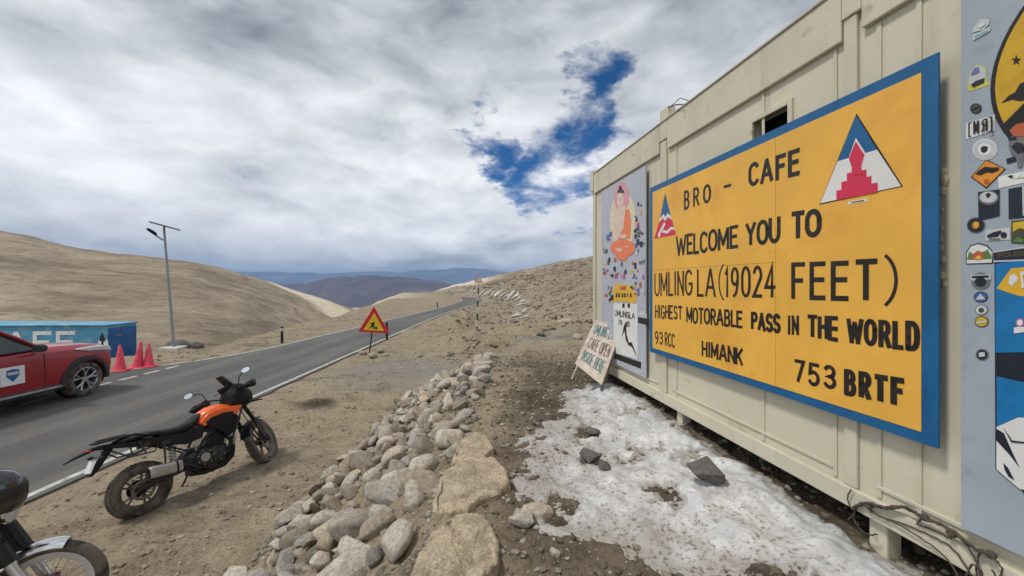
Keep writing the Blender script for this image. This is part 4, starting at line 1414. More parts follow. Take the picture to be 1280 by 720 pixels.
sticker('sticker', [(a6((98, 500), (98, 420), (130, 368), (185, 352), (245, 368), (285, 410), (287, 495)), 'navy'), (a6((106, 495), (106, 424), (135, 376), (185, 361), (240, 376), (278, 412), (279, 488)), 'emblem_white'), (a6((108, 468), (125, 410), (150, 430), (170, 420), (235, 410), (250, 395), (275, 440), (277, 462)), 'green'), (a6((138, 466), (150, 430), (185, 405), (222, 425), (230, 462)), 'rust'), (a6((165, 466), (180, 440), (205, 440), (212, 463)), 'amber')])
sticker('sticker', [(a6((282, 412), (520, 376), (520, 475), (290, 485)), 'light'), (a6((288, 420), (520, 386), (520, 464), (292, 472)), 'navy'), ('text', 'FOURS', (1247, 1284, 317, 321.5, 314, 319, .006), 'olive')])
sticker('sticker', [(a7(*ell(175, 150, 58, 52)), 'grey'), (a7((115, 115), (235, 108), (238, 140), (118, 148)), 'light'), (a7(*ell(175, 155, 34, 28)), 'navy'), (a7((125, 120), (225, 116), (225, 128), (125, 132)), 'navy')])
sticker('sticker', [(a7(*ell(175, 246, 42, 33)), 'navy'), (a7(*ell(175, 246, 37, 29)), 'blue'), (a7((145, 262), (175, 225), (206, 260)), 'light')])
sticker('sticker', [(a7(*ell(179, 323, 40, 32)), 'grey'), (a7(*ell(179, 323, 34, 27)), 'light'), (a7(*ell(180, 325, 16, 14)), 'olive')])
sticker('sticker', [(a7(*ell(180, 394, 42, 34)), 'olive'), (a7(*ell(180, 394, 36, 28)), 'yellow'), (a7((152, 394), (210, 386), (210, 400), (153, 408)), 'light')])
st = []
for i in range(32):
    a = i * math.pi / 16
    q = 1.0 if i % 2 == 0 else 0.86
    st.append((183 + 42 * q * math.cos(a), 592 + 38 * q * math.sin(a)))
sticker('sticker', [(a7(*st), 'grey'), (a7(*ell(183, 592, 32, 29)), 'navy'), (a7((165, 580), (200, 576), (202, 602), (166, 606)), 'light')])
# blue mural with a mountain
sticker('mountain_mural', [(a7((256, 40), (520, -5), (520, 1180), (437, 1440), (420, 1400), (262, 1280)), 'navy'),
                           (a7((264, 48), (520, 4), (520, 575), (264, 580)), 'mural_blue'), (a7((272, 195), (357, 75), (520, 60), (520, 250), (400, 238)), 'amber'),
                           (a7((350, 120), (375, 105), (400, 130), (395, 155), (380, 160), (365, 180), (345, 165)), 'emblem_white'), (a7((415, 95), (520, 88), (520, 108), (430, 115), (440, 190), (425, 195)), 'emblem_white'),
                           (a8((159, 28), (300, 60), (300, 180), (235, 168), (159, 204)), 'mural_blue'),
                           (a8((159, 204), (235, 170), (310, 178), (310, 430), (240, 418), (159, 350)), 'emblem_white'), (a8((160, 210), (185, 225), (205, 270), (240, 345), (205, 300), (170, 262), (159, 250)), 'navy'), (a8((184, 328), (200, 345), (222, 388), (202, 375), (188, 350)), 'navy'), (a8((185, 205), (215, 250), (300, 260), (300, 264), (212, 256)), 'navy')])
sticker('sticker', [(a7((355, 395), (375, 368), (520, 360), (520, 475), (440, 478), (365, 460)), 'navy'), (a7(*ell(412, 400, 26, 27)), 'magenta'), (a7(*ell(412, 400, 18, 19)), 'emblem_white'), ('text', 'LEH', (1267.5, 1281, 410, 415, 409.5, 414.5, .008), 'emblem_white')])

# ------------------------------------------------------------------ loose cable along the bottom rail
def wpt(x, y, off):
    return on_wall(x, y, D0 - off)


cb = thing('cable_bundle', wpt(1150, 650, 0.05), 'tangle of brown cables drooping along the bottom rail of the cabin', 'cables')


def wob(pts, amp, n, seed, close=0):
    r_ = random.Random(seed)
    pts = [Vector(p) for p in pts]
    out = []
    for i in range(len(pts) - 1):
        p0, p1, p2, p3 = pts[max(i - 1, 0)], pts[i], pts[i + 1], pts[min(i + 2, len(pts) - 1)]
        for k in range(n):
            t = k / n
            q = 0.5 * ((2 * p1) + (p2 - p0) * t + (2 * p0 - 5 * p1 + 4 * p2 - p3) * t * t + (3 * p1 - p0 - 3 * p2 + p3) * t ** 3)
            out.append(q + Vector((r_.uniform(-amp, amp), r_.uniform(-amp, amp), r_.uniform(-amp, amp))))
    out.append(pts[-1])
    return out


main = [(1066, 636), (1075, 631), (1087, 629), (1106, 635), (1128, 634), (1144, 641), (1156, 648), (1180, 658), (1196, 668), (1216, 684), (1232, 691), (1240, 694)]
for k in range(4):
    mb = MB()
    mb.tube(wob([wpt(x, y, 0.045 + 0.006 * k) for x, y in main], 0.005, 4, k), 0.006, 6)
    obj('cable_strand', mb, MATS['cable_brown'], cb)
for k, pth in enumerate(([(1085, 636), (1100, 645), (1130, 655), (1160, 668), (1190, 685), (1210, 712), (1220, 735)], [(1088, 640), (1115, 652), (1150, 672), (1185, 700), (1200, 728)],
                         [(1194, 668), (1205, 678), (1220, 700), (1226, 725)], [(1152, 648), (1146, 655), (1152, 657), (1165, 662), (1190, 674)],
                         [(1228, 688), (1222, 700), (1221, 720), (1230, 735)], [(1236, 690), (1245, 702), (1253, 712), (1247, 722), (1240, 712)],
                         [(1070, 636), (1067, 645), (1072, 658), (1085, 668), (1096, 668)], [(1064, 612), (1060, 622), (1062, 632), (1068, 640), (1060, 650)],
                         [(1205, 725), (1215, 706), (1228, 716), (1222, 735)])):
    mb = MB()
    mb.tube(wob([wpt(x, y, 0.04 + 0.012 * (k % 3)) for x, y in pth], 0.002, 6, 20 + k), 0.0038, 6)
    obj('cable_strand', mb, MATS['cable_brown'], cb)
tw = MB()
for (x, y) in ((1086, 632), (1156, 647), (1190, 667), (1238, 693)):
    tw = MB().sphere(wpt(x, y, 0.052), (0.02, 0.02, 0.016), 8, 6)
    obj('cable_tie', tw, MATS['cable_brown'], cb)

# ------------------------------------------------------------------ stones
def stone_mesh(name, seed, flat=0.6, cuts=7, sub=3, rough=0.05):
    r_ = random.Random(seed)
    bm = bmesh.new()
    bmesh.ops.create_icosphere(bm, subdivisions=sub, radius=1.0)
    planes = []
    for _ in range(cuts):
        n = Vector((r_.gauss(0, 1), r_.gauss(0, 1), r_.gauss(0, 1))).normalized()
        planes.append((n, r_.uniform(0.55, 0.88)))
    off = Vector((r_.uniform(0, 50), r_.uniform(0, 50), r_.uniform(0, 50)))
    for v in bm.verts:
        p = v.co.copy()
        for n, d in planes:
            k = p.dot(n) - d
            if k > 0:
                p -= n * k * 0.97
        p *= 1 + rough * 2.2 * mnoise.noise(p * 1.2 + off) + rough * mnoise.noise(p * 3.5 + off)
        v.co = (p.x, p.y * r_.uniform(0.999, 1.001) * 0.78, p.z * flat)
    me = bpy.data.meshes.new(name)
    bm.to_mesh(me)
    bm.free()
    me.polygons.foreach_set('use_smooth', [True] * len(me.polygons))
    return me


def hull_mesh(name, seed, n=16, size=(1, 0.75, 0.55), bev=0.10, rough=0.035, boxy=0.0):
    r_ = random.Random(seed)
    bm = bmesh.new()
    for i in range(n):
        v = Vector((r_.gauss(0, 1), r_.gauss(0, 1), r_.gauss(0, 1))).normalized()
        q = max(abs(v.x), abs(v.y), abs(v.z))
        v = v * ((1 - boxy) + boxy / q) * r_.uniform(0.88, 1.05)
        bm.verts.new((v.x * size[0], v.y * size[1], v.z * size[2]))
    bmesh.ops.convex_hull(bm, input=bm.verts)
    loose = [v for v in bm.verts if not v.link_faces]
    bmesh.ops.delete(bm, geom=loose, context='VERTS')
    bmesh.ops.dissolve_limit(bm, angle_limit=R(14), verts=bm.verts, edges=bm.edges)
    bmesh.ops.bevel(bm, geom=list(bm.edges), offset=bev, segments=2, profile=0.6, affect='EDGES', clamp_overlap=True)
    bmesh.ops.triangulate(bm, faces=bm.faces)
    bmesh.ops.subdivide_edges(bm, edges=[e for e in bm.edges if e.calc_length() > 0.3], cuts=2, use_grid_fill=True)
    bmesh.ops.triangulate(bm, faces=bm.faces)
    off = Vector((r_.uniform(0, 50), r_.uniform(0, 50), r_.uniform(0, 50)))
    for v in bm.verts:
        v.co *= 1 + rough * mnoise.noise(v.co * 2.2 + off) + rough * 0.5 * mnoise.noise(v.co * 6 + off)
    bmesh.ops.recalc_face_normals(bm, faces=bm.faces)
    me = bpy.data.meshes.new(name)
    bm.to_mesh(me)
    bm.free()
    me.polygons.foreach_set('use_smooth', [True] * len(me.polygons))
    me.set_sharp_from_angle(angle=R(48))
    return me


ROUND = [stone_mesh('stone', 100 + i, rnd.uniform(0.5, 0.75), rnd.randint(4, 7), 3, 0.045) for i in range(10)] + \
    [hull_mesh('stone', 140 + i, rnd.randint(14, 22), (1, rnd.uniform(0.6, 0.85), rnd.uniform(0.42, 0.62)), rnd.uniform(0.12, 0.24)) for i in range(10)]
for m_ in ROUND:
    m_.materials.append(MATS['field_stone'])
ANG = [hull_mesh('rock', 200 + i, 15, (1, 0.72, 0.42), 0.05, 0.03, 0.5) for i in range(6)]
for m_ in ANG:
    m_.materials.append(MATS['field_stone'])


def put_stone(me, name, loc, size, rot, label, cat, group=None, mat=None):
    o = new_obj(name, me)
    o.location = loc
    o.scale = (size, size, size)
    o.rotation_euler = rot
    if mat is not None:
        o.material_slots[0].link = 'OBJECT'
        o.material_slots[0].material = mat
    return tag(o, label, cat, group)


rs = random.Random(41)
placed = []
for (cnt, size) in ((24, 0.18), (48, 0.15), (74, 0.125), (84, 0.105), (62, 0.085)):
    k_, tries = 0, 0
    while k_ < cnt and tries < 6000:
        tries += 1
        yy = 2.15 + 7.8 * rs.random() ** 1.1
        xf = float(np.interp(yy, [0, 8, 11], [-2.42, -2.3, -1.7]))
        xt = float(np.interp(yy, [0, 2.2, 3, 4.2, 6, 9, 11.5], [-0.62, -0.58, -0.52, -0.46, -0.36, -0.5, -0.6]))
        xx = xf + (xt - xf) * rs.random()
        if any((xx - p[0]) ** 2 + (yy - p[1]) ** 2 < (0.62 * (size + p[2])) ** 2 for p in placed):
            continue
        k_ += 1
        placed.append((xx, yy, size * rs.uniform(0.92, 1.1)))
for (xx, yy, size) in placed:
    zz = Hz(xx, yy)
    slope = 0.5 if -2.3 < xx < -0.6 else 0.1
    o = put_stone(ROUND[rs.randrange(20)], 'stone', (xx, yy, zz + size * rs.uniform(0.25, 0.55)), size,
              (rs.uniform(-0.5, 0.5), -slope * 0.8 + rs.uniform(-0.5, 0.5), rs.uniform(0, 6.28)),
              'one of the rounded stones packed together in the sloping rubble bank beside the flat slabs', 'stone', 'stones of the rubble bank')
    o.scale = (size * rs.uniform(1.0, 1.35), size * rs.uniform(0.85, 1.15), size * rs.uniform(0.8, 1.15))


def slab_rock(outline, z, thick, label, tilt=(0, 0)):
    pts = [on_ground(x, y, z) for x, y in outline]
    c = sum(pts, Vector()) / len(pts)
    # smooth closed outline
    n = 110
    L = len(pts)
    ring = []
    for k in range(n):
        t = k / n * L
        i = int(t)
        f_ = t - i
        p0, p1, p2, p3 = pts[(i - 1) % L], pts[i % L], pts[(i + 1) % L], pts[(i + 2) % L]
        ring.append(p1.lerp(p2, f_) * 0.9 + 0.1 * 0.5 * ((2 * p1) + (p2 - p0) * f_ + (2 * p0 - 5 * p1 + 4 * p2 - p3) * f_ * f_ + (3 * p1 - p0 - 3 * p2 + p3) * f_ ** 3))
    rings = []
    prof = [(q_ / 40, 0) for q_ in range(1, 38)] + [(0.94, -0.002), (0.985, -0.010), (1.0, -0.026), (1.01, -0.06), (1.005, -0.11), (0.98, -thick), (0.8, -thick - 0.02)]
    for (q, dz) in prof:
        row = []
        for p in ring:
            d = p - c
            k = q * (1 + (0.07 * mnoise.noise(Vector((p.x * 9, p.y * 9, dz * 14))) + 0.045 * mnoise.noise(Vector((p.x * 30, p.y * 30, dz * 40)))) * (q > 0.8))
            pos = c + Vector((d.x * k, d.y * k, 0))
            ter = 0.006 * mnoise.noise(pos * 2.6) - 0.022 * max(0, 0.16 - abs(mnoise.noise(pos * 2.1 + Vector((4, 2, 1))))) / 0.16 * (q < 0.9) + 0.007 * mnoise.noise(pos * 22) + 0.005 * mnoise.noise(pos * 60)
            lay = 0.007 * round(2.6 * (mnoise.noise(pos * 2.4 + Vector((9, 1, 5))) + 0.3))
            row.append(Vector((pos.x, pos.y, z + dz + ter + lay + tilt[0] * d.x * k + tilt[1] * d.y * k)))
        rings.append(row)
    mb = MB().rings(rings, True)
    o = obj('slab_rock', mb, MATS['slab_rock'], origin=(c.x, c.y, z - thick), sharp=0.9)
    return tag(o, label, 'rock')


slab_rock([(514, 716), (524, 690), (540, 664), (562, 645), (590, 637), (612, 650), (624, 676), (621, 705), (606, 728), (598, 760), (510, 770)], 1.10, 0.22, 'large flat tan slab nearest the frame bottom with a crack across its top', (0.05, 0.0))
slab_rock([(541, 634), (546, 606), (558, 584), (584, 569), (616, 572), (635, 590), (636, 606), (622, 618), (600, 622), (585, 634), (560, 640)], 1.10, 0.22, 'flat tan slab lying just behind the largest cracked slab beside the bank', (0.05, 0.02))
slab_rock([(566, 572), (574, 552), (592, 540), (608, 545), (618, 562), (604, 570), (585, 574)], 1.08, 0.2, 'smallest of the flat tan slabs, half buried at the top of the bank', (0.04, 0.02))


def rock(px, py, z, w, label, me, rot, mat=None, sink=0.25, cat='rock'):
    p = on_ground(px, py, z)
    zz = Hz(p.x, p.y)
    return put_stone(me, 'rock', (p.x, p.y, zz + w * 0.5 * sink), w / 2, rot, label, cat, None, mat)


rock(884, 588, 1.17, 0.34, 'flat topped dark grey rock sitting alone on the snow', ANG[0], (0.12, 0.05, 0.5), MATS['grey_rock'], 0.5)
rock(652, 655, 1.05, 0.17, 'pale grey jagged rock beside the flat tan slabs', ANG[1], (0.3, 0.2, 0.4), MATS['field_stone'])
rock(756, 571, 1.1, 0.17, 'dark rock poking through the middle of the snow', ANG[2], (0.2, 0, 1), MATS['grey_rock'], 0.6)
rock(738, 563, 1.1, 0.22, 'low dark rock at the thin muddy spot in the snow', ANG[3], (0.1, 0, 2), MATS['grey_rock'], 0.5)
rock(741, 530, 1.1, 0.16, 'small dark rock near the upper edge of the snow', ANG[4], (0.1, 0, 0.3), MATS['grey_rock'], 0.6)
rock(672, 644, 1.05, 0.22, 'grey rock at the snow edge close to the slabs', ANG[5], (0.2, 0.2, 0.3), MATS['field_stone'])
rock(706, 414, 0.93, 0.66, 'tan boulder lying on the slope left of the folding board', ROUND[3], (0.1, 0.0, 0.2), MATS['slab_rock'], 0.45, 'boulder')
rock(676, 420, 0.9, 0.38, 'low dark boulder left of the tan boulder', ROUND[5], (0.1, 0.0, 0.9), MATS['grey_rock'], 0.4, 'boulder')
rock(722, 425, 0.95, 0.4, 'half buried tan boulder behind the folding board', ROUND[7], (0.1, 0.0, 1.9), MATS['slab_rock'], 0.4, 'boulder')
for k, (x, y, w, d) in enumerate(((453, 441, .32, 'left'), (466, 446, .36, 'front'), (476, 439, .3, 'right'), (484, 443, .24, 'far right'))):
    p = on_ground(x, y, 0.05)
    put_stone(ROUND[(k * 3 + 1) % 20], 'stone', (p.x, p.y, Hz(p.x, p.y) + 0.06), w / 2, (0.1, 0.2, k * 1.3), 'one of the stones piled around the foot of the red and yellow warning sign', 'stone', 'stones at the warning sign')
# loose stones further off, each an object
rs = random.Random(77)
n_l = 0
while n_l < 10:
    px_, yy = rs.uniform(515, 760), 7.0 + 26 * rs.random() ** 1.4
    xx = (px_ - CX) / F * yy
    if xx < -4.6 or (xx - yy * 0.0) > 3.0 + 0.2 * yy:
        continue
    if yy < 11.5 and xx < 0.0:
        continue
    n_l += 1
    sz = rs.choice([0.05, 0.06, 0.07, 0.09, 0.12, 0.16]) * (1 + 0.02 * yy)
    put_stone(ROUND[rs.randrange(20)], 'stone', (xx, yy, Hz(xx, yy) + sz * 0.25), sz, (rs.uniform(-.3, .3), rs.uniform(-.3, .3), rs.uniform(0, 6.28)),
              'loose stone lying on the rough ground between the rubble bank and the hill', 'stone', 'loose stones below the hill')


def snow_th(X, Y):
    """Thickness of the old snow; below zero where the ground is bare."""
    Sg_ = X * WU.x + Y * WU.y
    Wg = D0 - (X * WN.x + Y * WN.y)
    edge = [on_ground(x, y, 1.08) for x, y in ((775, 478), (735, 480), (708, 488), (712, 510), (690, 535), (672, 565), (660, 595), (657, 622), (672, 645), (690, 655), (740, 660), (800, 668), (850, 690), (900, 700), (935, 712), (985, 730), (1040, 760))]
    es = np.array([p.dot(WU) for p in edge])
    ew = np.array([D0 - p.dot(WN) for p in edge])
    o = np.argsort(es)
    lim = np.interp(Sg_, es[o], ew[o]) + 0.12
    d = np.minimum(lim - Wg + 0.20 * fbm(X * 2.2, Y * 2.2, 5, 90, 0.6), (Wg + 0.03 + 0.04 * fbm(X * 3, Y * 3, 3, 92)) * 1.6)
    d = np.minimum(d, (Sg_ - 0.25) * 1.0)
    d = np.minimum(d, (5.6 - Sg_) * 1.0 + 0.15 * fbm(X * 3, Y * 3, 3, 96))
    frac = np.clip(Wg / np.maximum(lim, 0.2), 0, 1)
    th = 0.037 * np.tanh(d * 4.2) * (1 - 0.45 * frac)
    bare = fbm(X * 3.0 + 5, Y * 2.4, 5, 101, 0.62)
    th = th - 0.026 * sst(0.68, 1.2, bare + 0.40 * frac)
    th = th - 0.0045 + 0.0042 * fbm(X * 7, Y * 7, 4, 110, 0.62) + 0.0016 * fbm(X * 30, Y * 30, 3, 115, 0.6)
    return th


def gravel(name, spots, mat, label, seed):
    """One mesh of many small pebbles."""
    r_ = np.random.default_rng(seed)
    bm = bmesh.new()
    bmesh.ops.create_icosphere(bm, subdivisions=1, radius=1.0)
    bv = np.array([v.co[:] for v in bm.verts])
    bf = np.array([[v.index for v in f.verts] for f in bm.faces])
    bm.free()
    V, Fc = [], []
    X, Y, Sz = spots
    Z = terrain(X, Y)
    for i in range(len(X)):
        v = bv * (1 + r_.uniform(-0.28, 0.28, (len(bv), 1)))
        v = v * np.array([1, r_.uniform(0.6, 0.95), r_.uniform(0.4, 0.75)]) * Sz[i]
        a = r_.uniform(0, 6.28)
        c, s_ = math.cos(a), math.sin(a)
        v = np.stack([v[:, 0] * c - v[:, 1] * s_, v[:, 0] * s_ + v[:, 1] * c, v[:, 2]], -1)
        V.append(v + np.array([X[i], Y[i], Z[i] + Sz[i] * 0.15]))
        Fc.append(bf + i * len(bv))
    me = bpy.data.meshes.new(name)
    me.from_pydata(np.concatenate(V).tolist(), [], np.concatenate(Fc).tolist())
    at_ = me.attributes.new('shade', 'FLOAT', 'POINT')
    at_.data.foreach_set('value', np.repeat(r_.uniform(0, 1, len(X)), len(bv)))
    me.materials.append(mat)
    return tag(new_obj(name, me), label, None, kind='stuff')


def pebble_mat(name, stops):
    m = bpy.data.materials.new(name)
    m.use_nodes = True
    t = m.node_tree
    b = t.nodes['Principled BSDF']
    a = N(t, 'ShaderNodeAttribute', attribute_name='shade').outputs['Fac']
    c = ramp_n(t, a, stops)
    co = N(t, 'ShaderNodeTexCoord').outputs['Object']
    n = noise_n(t, co, 40, 4, 0.7)
    c = mixc(t, smooth_n(t, n, 0.35, 0.7, 0, 0.6), c, mixc(t, 1.0, c, (0.6, 0.58, 0.55), 'MULTIPLY'))
    t.links.new(c, b.inputs['Base Color'])
    b.inputs['Roughness'].default_value = 0.92
    return m


r_ = np.random.default_rng(5)
# dark gravel by the cabin
n = 9500
Yg = 1.2 + 8 * r_.random(n) ** 1.3
Xg = r_.uniform(-0.55, 2.6, n)
wallx = (D0 + 1.2 - Yg * math.sin(TH)) / math.cos(TH)
keep = (Xg < wallx) & ((snow_th(Xg, Yg) < 0.004) | (r_.random(n) < 0.06))
Sg = 0.005 + 0.03 * r_.random(n) ** 5 + 0.005 * r_.random(n)
gravel('gravel', (Xg[keep], Yg[keep], Sg[keep]), pebble_mat('wet_pebbles', [(0, (0.09, 0.075, 0.056)), (0.5, (0.17, 0.142, 0.108)), (0.8, (0.28, 0.25, 0.21)), (1, (0.42, 0.39, 0.34))]), 'dark damp gravel on the path beside the cabin', 1)
# tan gravel on the lower shoulder
n = 3600
Yg = 2.6 + 16 * r_.random(n) ** 1.6
Xg = r_.uniform(-5.35, -2.1, n)
keep = (Xg / Yg > -1.5)
Sg = 0.006 + 0.03 * r_.random(n) ** 6 + 0.004 * r_.random(n)
gravel('gravel', (Xg[keep], Yg[keep], Sg[keep]), pebble_mat('dry_pebbles', [(0, (0.18, 0.15, 0.11)), (0.6, (0.28, 0.235, 0.175)), (1, (0.45, 0.40, 0.33))]), 'tan gravel scattered over the road shoulder', 2)
# chips filling the bank
n = 2600
Yg = 1.6 + 8.6 * r_.random(n)
u = r_.random(n)
Xg = -2.42 + 2.0 * u + np.where(Yg > 8, (Yg - 8) * 0.2, 0)
Sg = 0.012 + 0.05 * r_.random(n) ** 2.6
gravel('rubble', (Xg, Yg, Sg), pebble_mat('rubble_chips', [(0, (0.13, 0.115, 0.095)), (0.5, (0.24, 0.21, 0.17)), (1, (0.40, 0.35, 0.28))]), 'small stone chips filling the rubble bank', 3)
# stones on the hillside
n = 9000
pxg = r_.uniform(560, 800, n)
Yg = 12 + 95 * r_.random(n) ** 1.5
Xg = (pxg - CX) / F * Yg
hz_ok = (Xg > road_x(Yg, ROAD_R) + 0.6)
Sg = (0.010 + 0.05 * r_.random(n) ** 5) * (1 + Yg / 13)
gravel('gravel', (Xg[hz_ok], Yg[hz_ok], Sg[hz_ok]), pebble_mat('hill_pebbles', [(0, (0.15, 0.125, 0.095)), (0.6, (0.27, 0.225, 0.165)), (1, (0.40, 0.35, 0.28))]), 'stones strewn over the bare hillside', 4)
n = 900
Yg = 11 + 20 * r_.random(n)
Xg = r_.uniform(-13, -9.2, n)
keep = Xg < road_x(Yg, ROAD_L) - 0.3
Sg = 0.012 + 0.05 * r_.random(n) ** 4
gravel('gravel', (Xg[keep], Yg[keep], Sg[keep]), pebble_mat('verge_pebbles', [(0, (0.15, 0.125, 0.09)), (0.6, (0.27, 0.225, 0.165)), (1, (0.38, 0.33, 0.26))]), 'stones along the far road verge', 6)

# ------------------------------------------------------------------ snow
def snow():
    s_ax = np.arange(0.1, 6.2, 0.016)
    w_ax = np.arange(-0.1, 2.6, 0.016)      # distance out from the wall
    Sg_, Wg = np.meshgrid(s_ax, w_ax, indexing='ij')
    X = math.cos(TH) * (D0 - Wg) - math.sin(TH) * Sg_
    Y = math.sin(TH) * (D0 - Wg) + math.cos(TH) * Sg_
    th = snow_th(X, Y)
    Z = terrain(X, Y) + th
    ns, nw = Sg_.shape
    idx = np.arange(ns * nw).reshape(ns, nw)
    keepf = (np.maximum.reduce([th[:-1, :-1], th[1:, :-1], th[:-1, 1:], th[1:, 1:]]) > -0.02)
    q = np.stack([idx[:-1, :-1], idx[1:, :-1], idx[1:, 1:], idx[:-1, 1:]], -1)[keepf]
    used = np.unique(q)
    remap = -np.ones(ns * nw, int)
    remap[used] = np.arange(len(used))
    me = bpy.data.meshes.new('snow')
    P3 = np.stack([X, Y, Z], -1).reshape(-1, 3)[used]
    me.from_pydata(P3.tolist(), [], remap[q][:, ::-1].tolist())
    me.polygons.foreach_set('use_smooth', [True] * len(me.polygons))
    a_ = me.attributes.new('thick', 'FLOAT', 'POINT')
    a_.data.foreach_set('value', th.ravel()[used])
    m = bpy.data.materials.new('old_snow')
    m.use_nodes = True
    t = m.node_tree
    b = t.nodes['Principled BSDF']
    tk = N(t, 'ShaderNodeAttribute', attribute_name='thick').outputs['Fac']
    co = N(t, 'ShaderNodeTexCoord').outputs['Object']
    n1 = noise_n(t, co, 5, 8, 0.68, 0.5)
    n2 = noise_n(t, co, 38, 5, 0.65)
    c = mixc(t, smooth_n(t, n1, 0.38, 0.72), (0.47, 0.48, 0.485), (0.76, 0.77, 0.78))
    n3 = noise_n(t, co, 2.2, 6, 0.6, 0.4)
    dirty = math_n(t, 'ADD', smooth_n(t, tk, 0.033, 0.004), math_n(t, 'MULTIPLY_ADD', math_n(t, 'SUBTRACT', n1, 0.5), 1.9, math_n(t, 'MULTIPLY', math_n(t, 'SUBTRACT', n3, 0.5), 1.4)))
    c = mixc(t, smooth_n(t, dirty, 0.0, 1.0, 0, 0.80), c, (0.30, 0.275, 0.24))
    c = mixc(t, math_n(t, 'MULTIPLY', smooth_n(t, n2, 0.50, 0.66), smooth_n(t, dirty, -0.25, 0.6, 0.10, 0.9)), c, (0.13, 0.108, 0.08))
    t.links.new(c, b.inputs['Base Color'])
    b.inputs['Roughness'].default_value = 0.5
    b.inputs['Specular IOR Level'].default_value = 0.35
    b.inputs['Subsurface Weight'].default_value = 0.0
    bn = N(t, 'ShaderNodeBump', ins={'Strength': 0.5, 'Distance': 0.012})
    t.links.new(math_n(t, 'ADD', math_n(t, 'MULTIPLY', n1, 0.5), math_n(t, 'MULTIPLY', n2, 0.6)), bn.inputs['Height'])
    t.links.new(bn.outputs[0], b.inputs['Normal'])
    me.materials.append(m)
    return tag(new_obj('snow', me), 'patch of old dirty snow lying along the cabin', None, kind='stuff')


snow()

# ------------------------------------------------------------------ adventure motorcycle
def M_rot(axis, ang, piv):
    return Matrix.Translation(piv) @ Matrix.Rotation(ang, 4, axis) @ Matrix.Translation(-Vector(piv))


def bolt_ring(mb, c, rad, n, r_, y0, y1):
    for k in range(n):
        a = 2 * math.pi * k / n
        p = Vector(c) + Vector((rad * math.cos(a), 0, rad * math.sin(a)))
        mb.tube([p + Vector((0, y0, 0)), p + Vector((0, y1, 0))], r_, 6)


def wheel(root, name, c, Rt, wt, rim_r, spokes, wire, rim_mat, M=None, disc=0.13, knobs=True):
    M = M or Matrix.Identity(4)
    c = Vector(c)
    hub = MB()
    hub.lathe([(0.0, -0.06), (0.035, -0.06), (0.06, -0.035), (0.06, 0.035), (0.035, 0.06), (0.0, 0.06)], c, 'y', 20)
    w = obj(name, hub.xf(M), MATS['black_metal'], root, local=True)
    ty = MB()
    prof = []
    for k in range(14):
        a = -math.pi * 0.78 + 2 * math.pi * 0.78 * k / 13
        prof.append((Rt - wt * 0.5 + wt * 0.5 * math.cos(a), wt * 0.5 * math.sin(a)))
    prof.append((Rt - wt * 0.93, 0.0))
    ty.lathe(prof, c, 'y', 56, closed=True)
    if knobs:
        for k in range(48):
            a = 2 * math.pi * k / 48
            for (yo, da) in ((-0.30, 0.0), (0.0, 0.5), (0.30, 0.0)):
                aa = a + da * 2 * math.pi / 48
                rr_ = Rt - wt * 0.5 + wt * 0.5 * math.cos(abs(yo) * 2.2) + 0.001
                ty.box(c + Vector((rr_ * math.cos(aa), yo * wt, rr_ * math.sin(aa))), (0.016, wt * 0.24, 0.026), Matrix.Rotation(-aa, 3, 'Y'))
    obj('tyre', ty.xf(M), MATS['tyre_rubber'], w, local=True)
    rm = MB()
    q = rim_r
    rm.lathe([(q, -wt * 0.36), (q + 0.012, -wt * 0.40), (q + 0.014, -wt * 0.36), (q - 0.012, -wt * 0.2), (q - 0.022, 0), (q - 0.012, wt * 0.2), (q + 0.014, wt * 0.36), (q + 0.012, wt * 0.40), (q, wt * 0.36), (q - 0.024, wt * 0.2), (q - 0.036, 0), (q - 0.024, -wt * 0.2)], c, 'y', 48, closed=True)
    obj('rim', rm.xf(M), rim_mat, w, local=True)
    sp = MB()
    if wire:
        for k in range(36):
            a = 2 * math.pi * k / 36
            b = a + (0.35 if k % 2 else -0.35)
            y0 = 0.045 if (k // 2) % 2 else -0.045
            sp.tube([c + Vector((0.05 * math.cos(b), y0, 0.05 * math.sin(b))), c + Vector(((q - 0.02) * math.cos(a), 0, (q - 0.02) * math.sin(a)))], 0.0022, 5)
    else:
        for k in range(spokes):
            for s in (-1, 1):
                a = 2 * math.pi * k / spokes
                b = a + s * 0.18
                sp.tube([c + Vector((0.05 * math.cos(a), 0.02 * s, 0.05 * math.sin(a))), c + Vector(((q - 0.02) * math.cos(b), 0.004 * s, (q - 0.02) * math.sin(b)))], [0.016, 0.010], 6)
    obj('spokes', sp.xf(M), MATS['steel'] if wire else MATS['dusty_rim'], w, local=True)
    for ys in ((-0.075,) if disc else ()):
        d = MB()
        d.lathe([(disc, ys), (disc, ys - 0.004), (disc * 0.74, ys - 0.004), (disc * 0.74, ys)], c, 'y', 40, closed=True)
        for k in range(6):
            a = 2 * math.pi * k / 6
            d.tube([c + Vector((0.045 * math.cos(a), ys, 0.045 * math.sin(a))), c + Vector((disc * 0.78 * math.cos(a + 0.3), ys, disc * 0.78 * math.sin(a + 0.3)))], 0.007, 5)
        obj('brake_disc', d.xf(M), MATS['dusty_disc'], w, local=True)
    return w


BK0 = on_ground(179, 643, 0.0)
bike = thing('motorcycle', (BK0.x, BK0.y, Hz(BK0.x, BK0.y) - 0.005), 'orange and black adventure motorcycle leaning on its side stand on the road shoulder', 'motorcycle', rot=(R(-12), 0, R(65)))
bike.scale = (0.92, 0.92, 0.92)


def bp(name, mb, mat, parent=None, M=None, **k):
    if M is not None:
        mb.xf(M)
    return obj(name, mb, MATS[mat], parent or bike, local=True, **k)


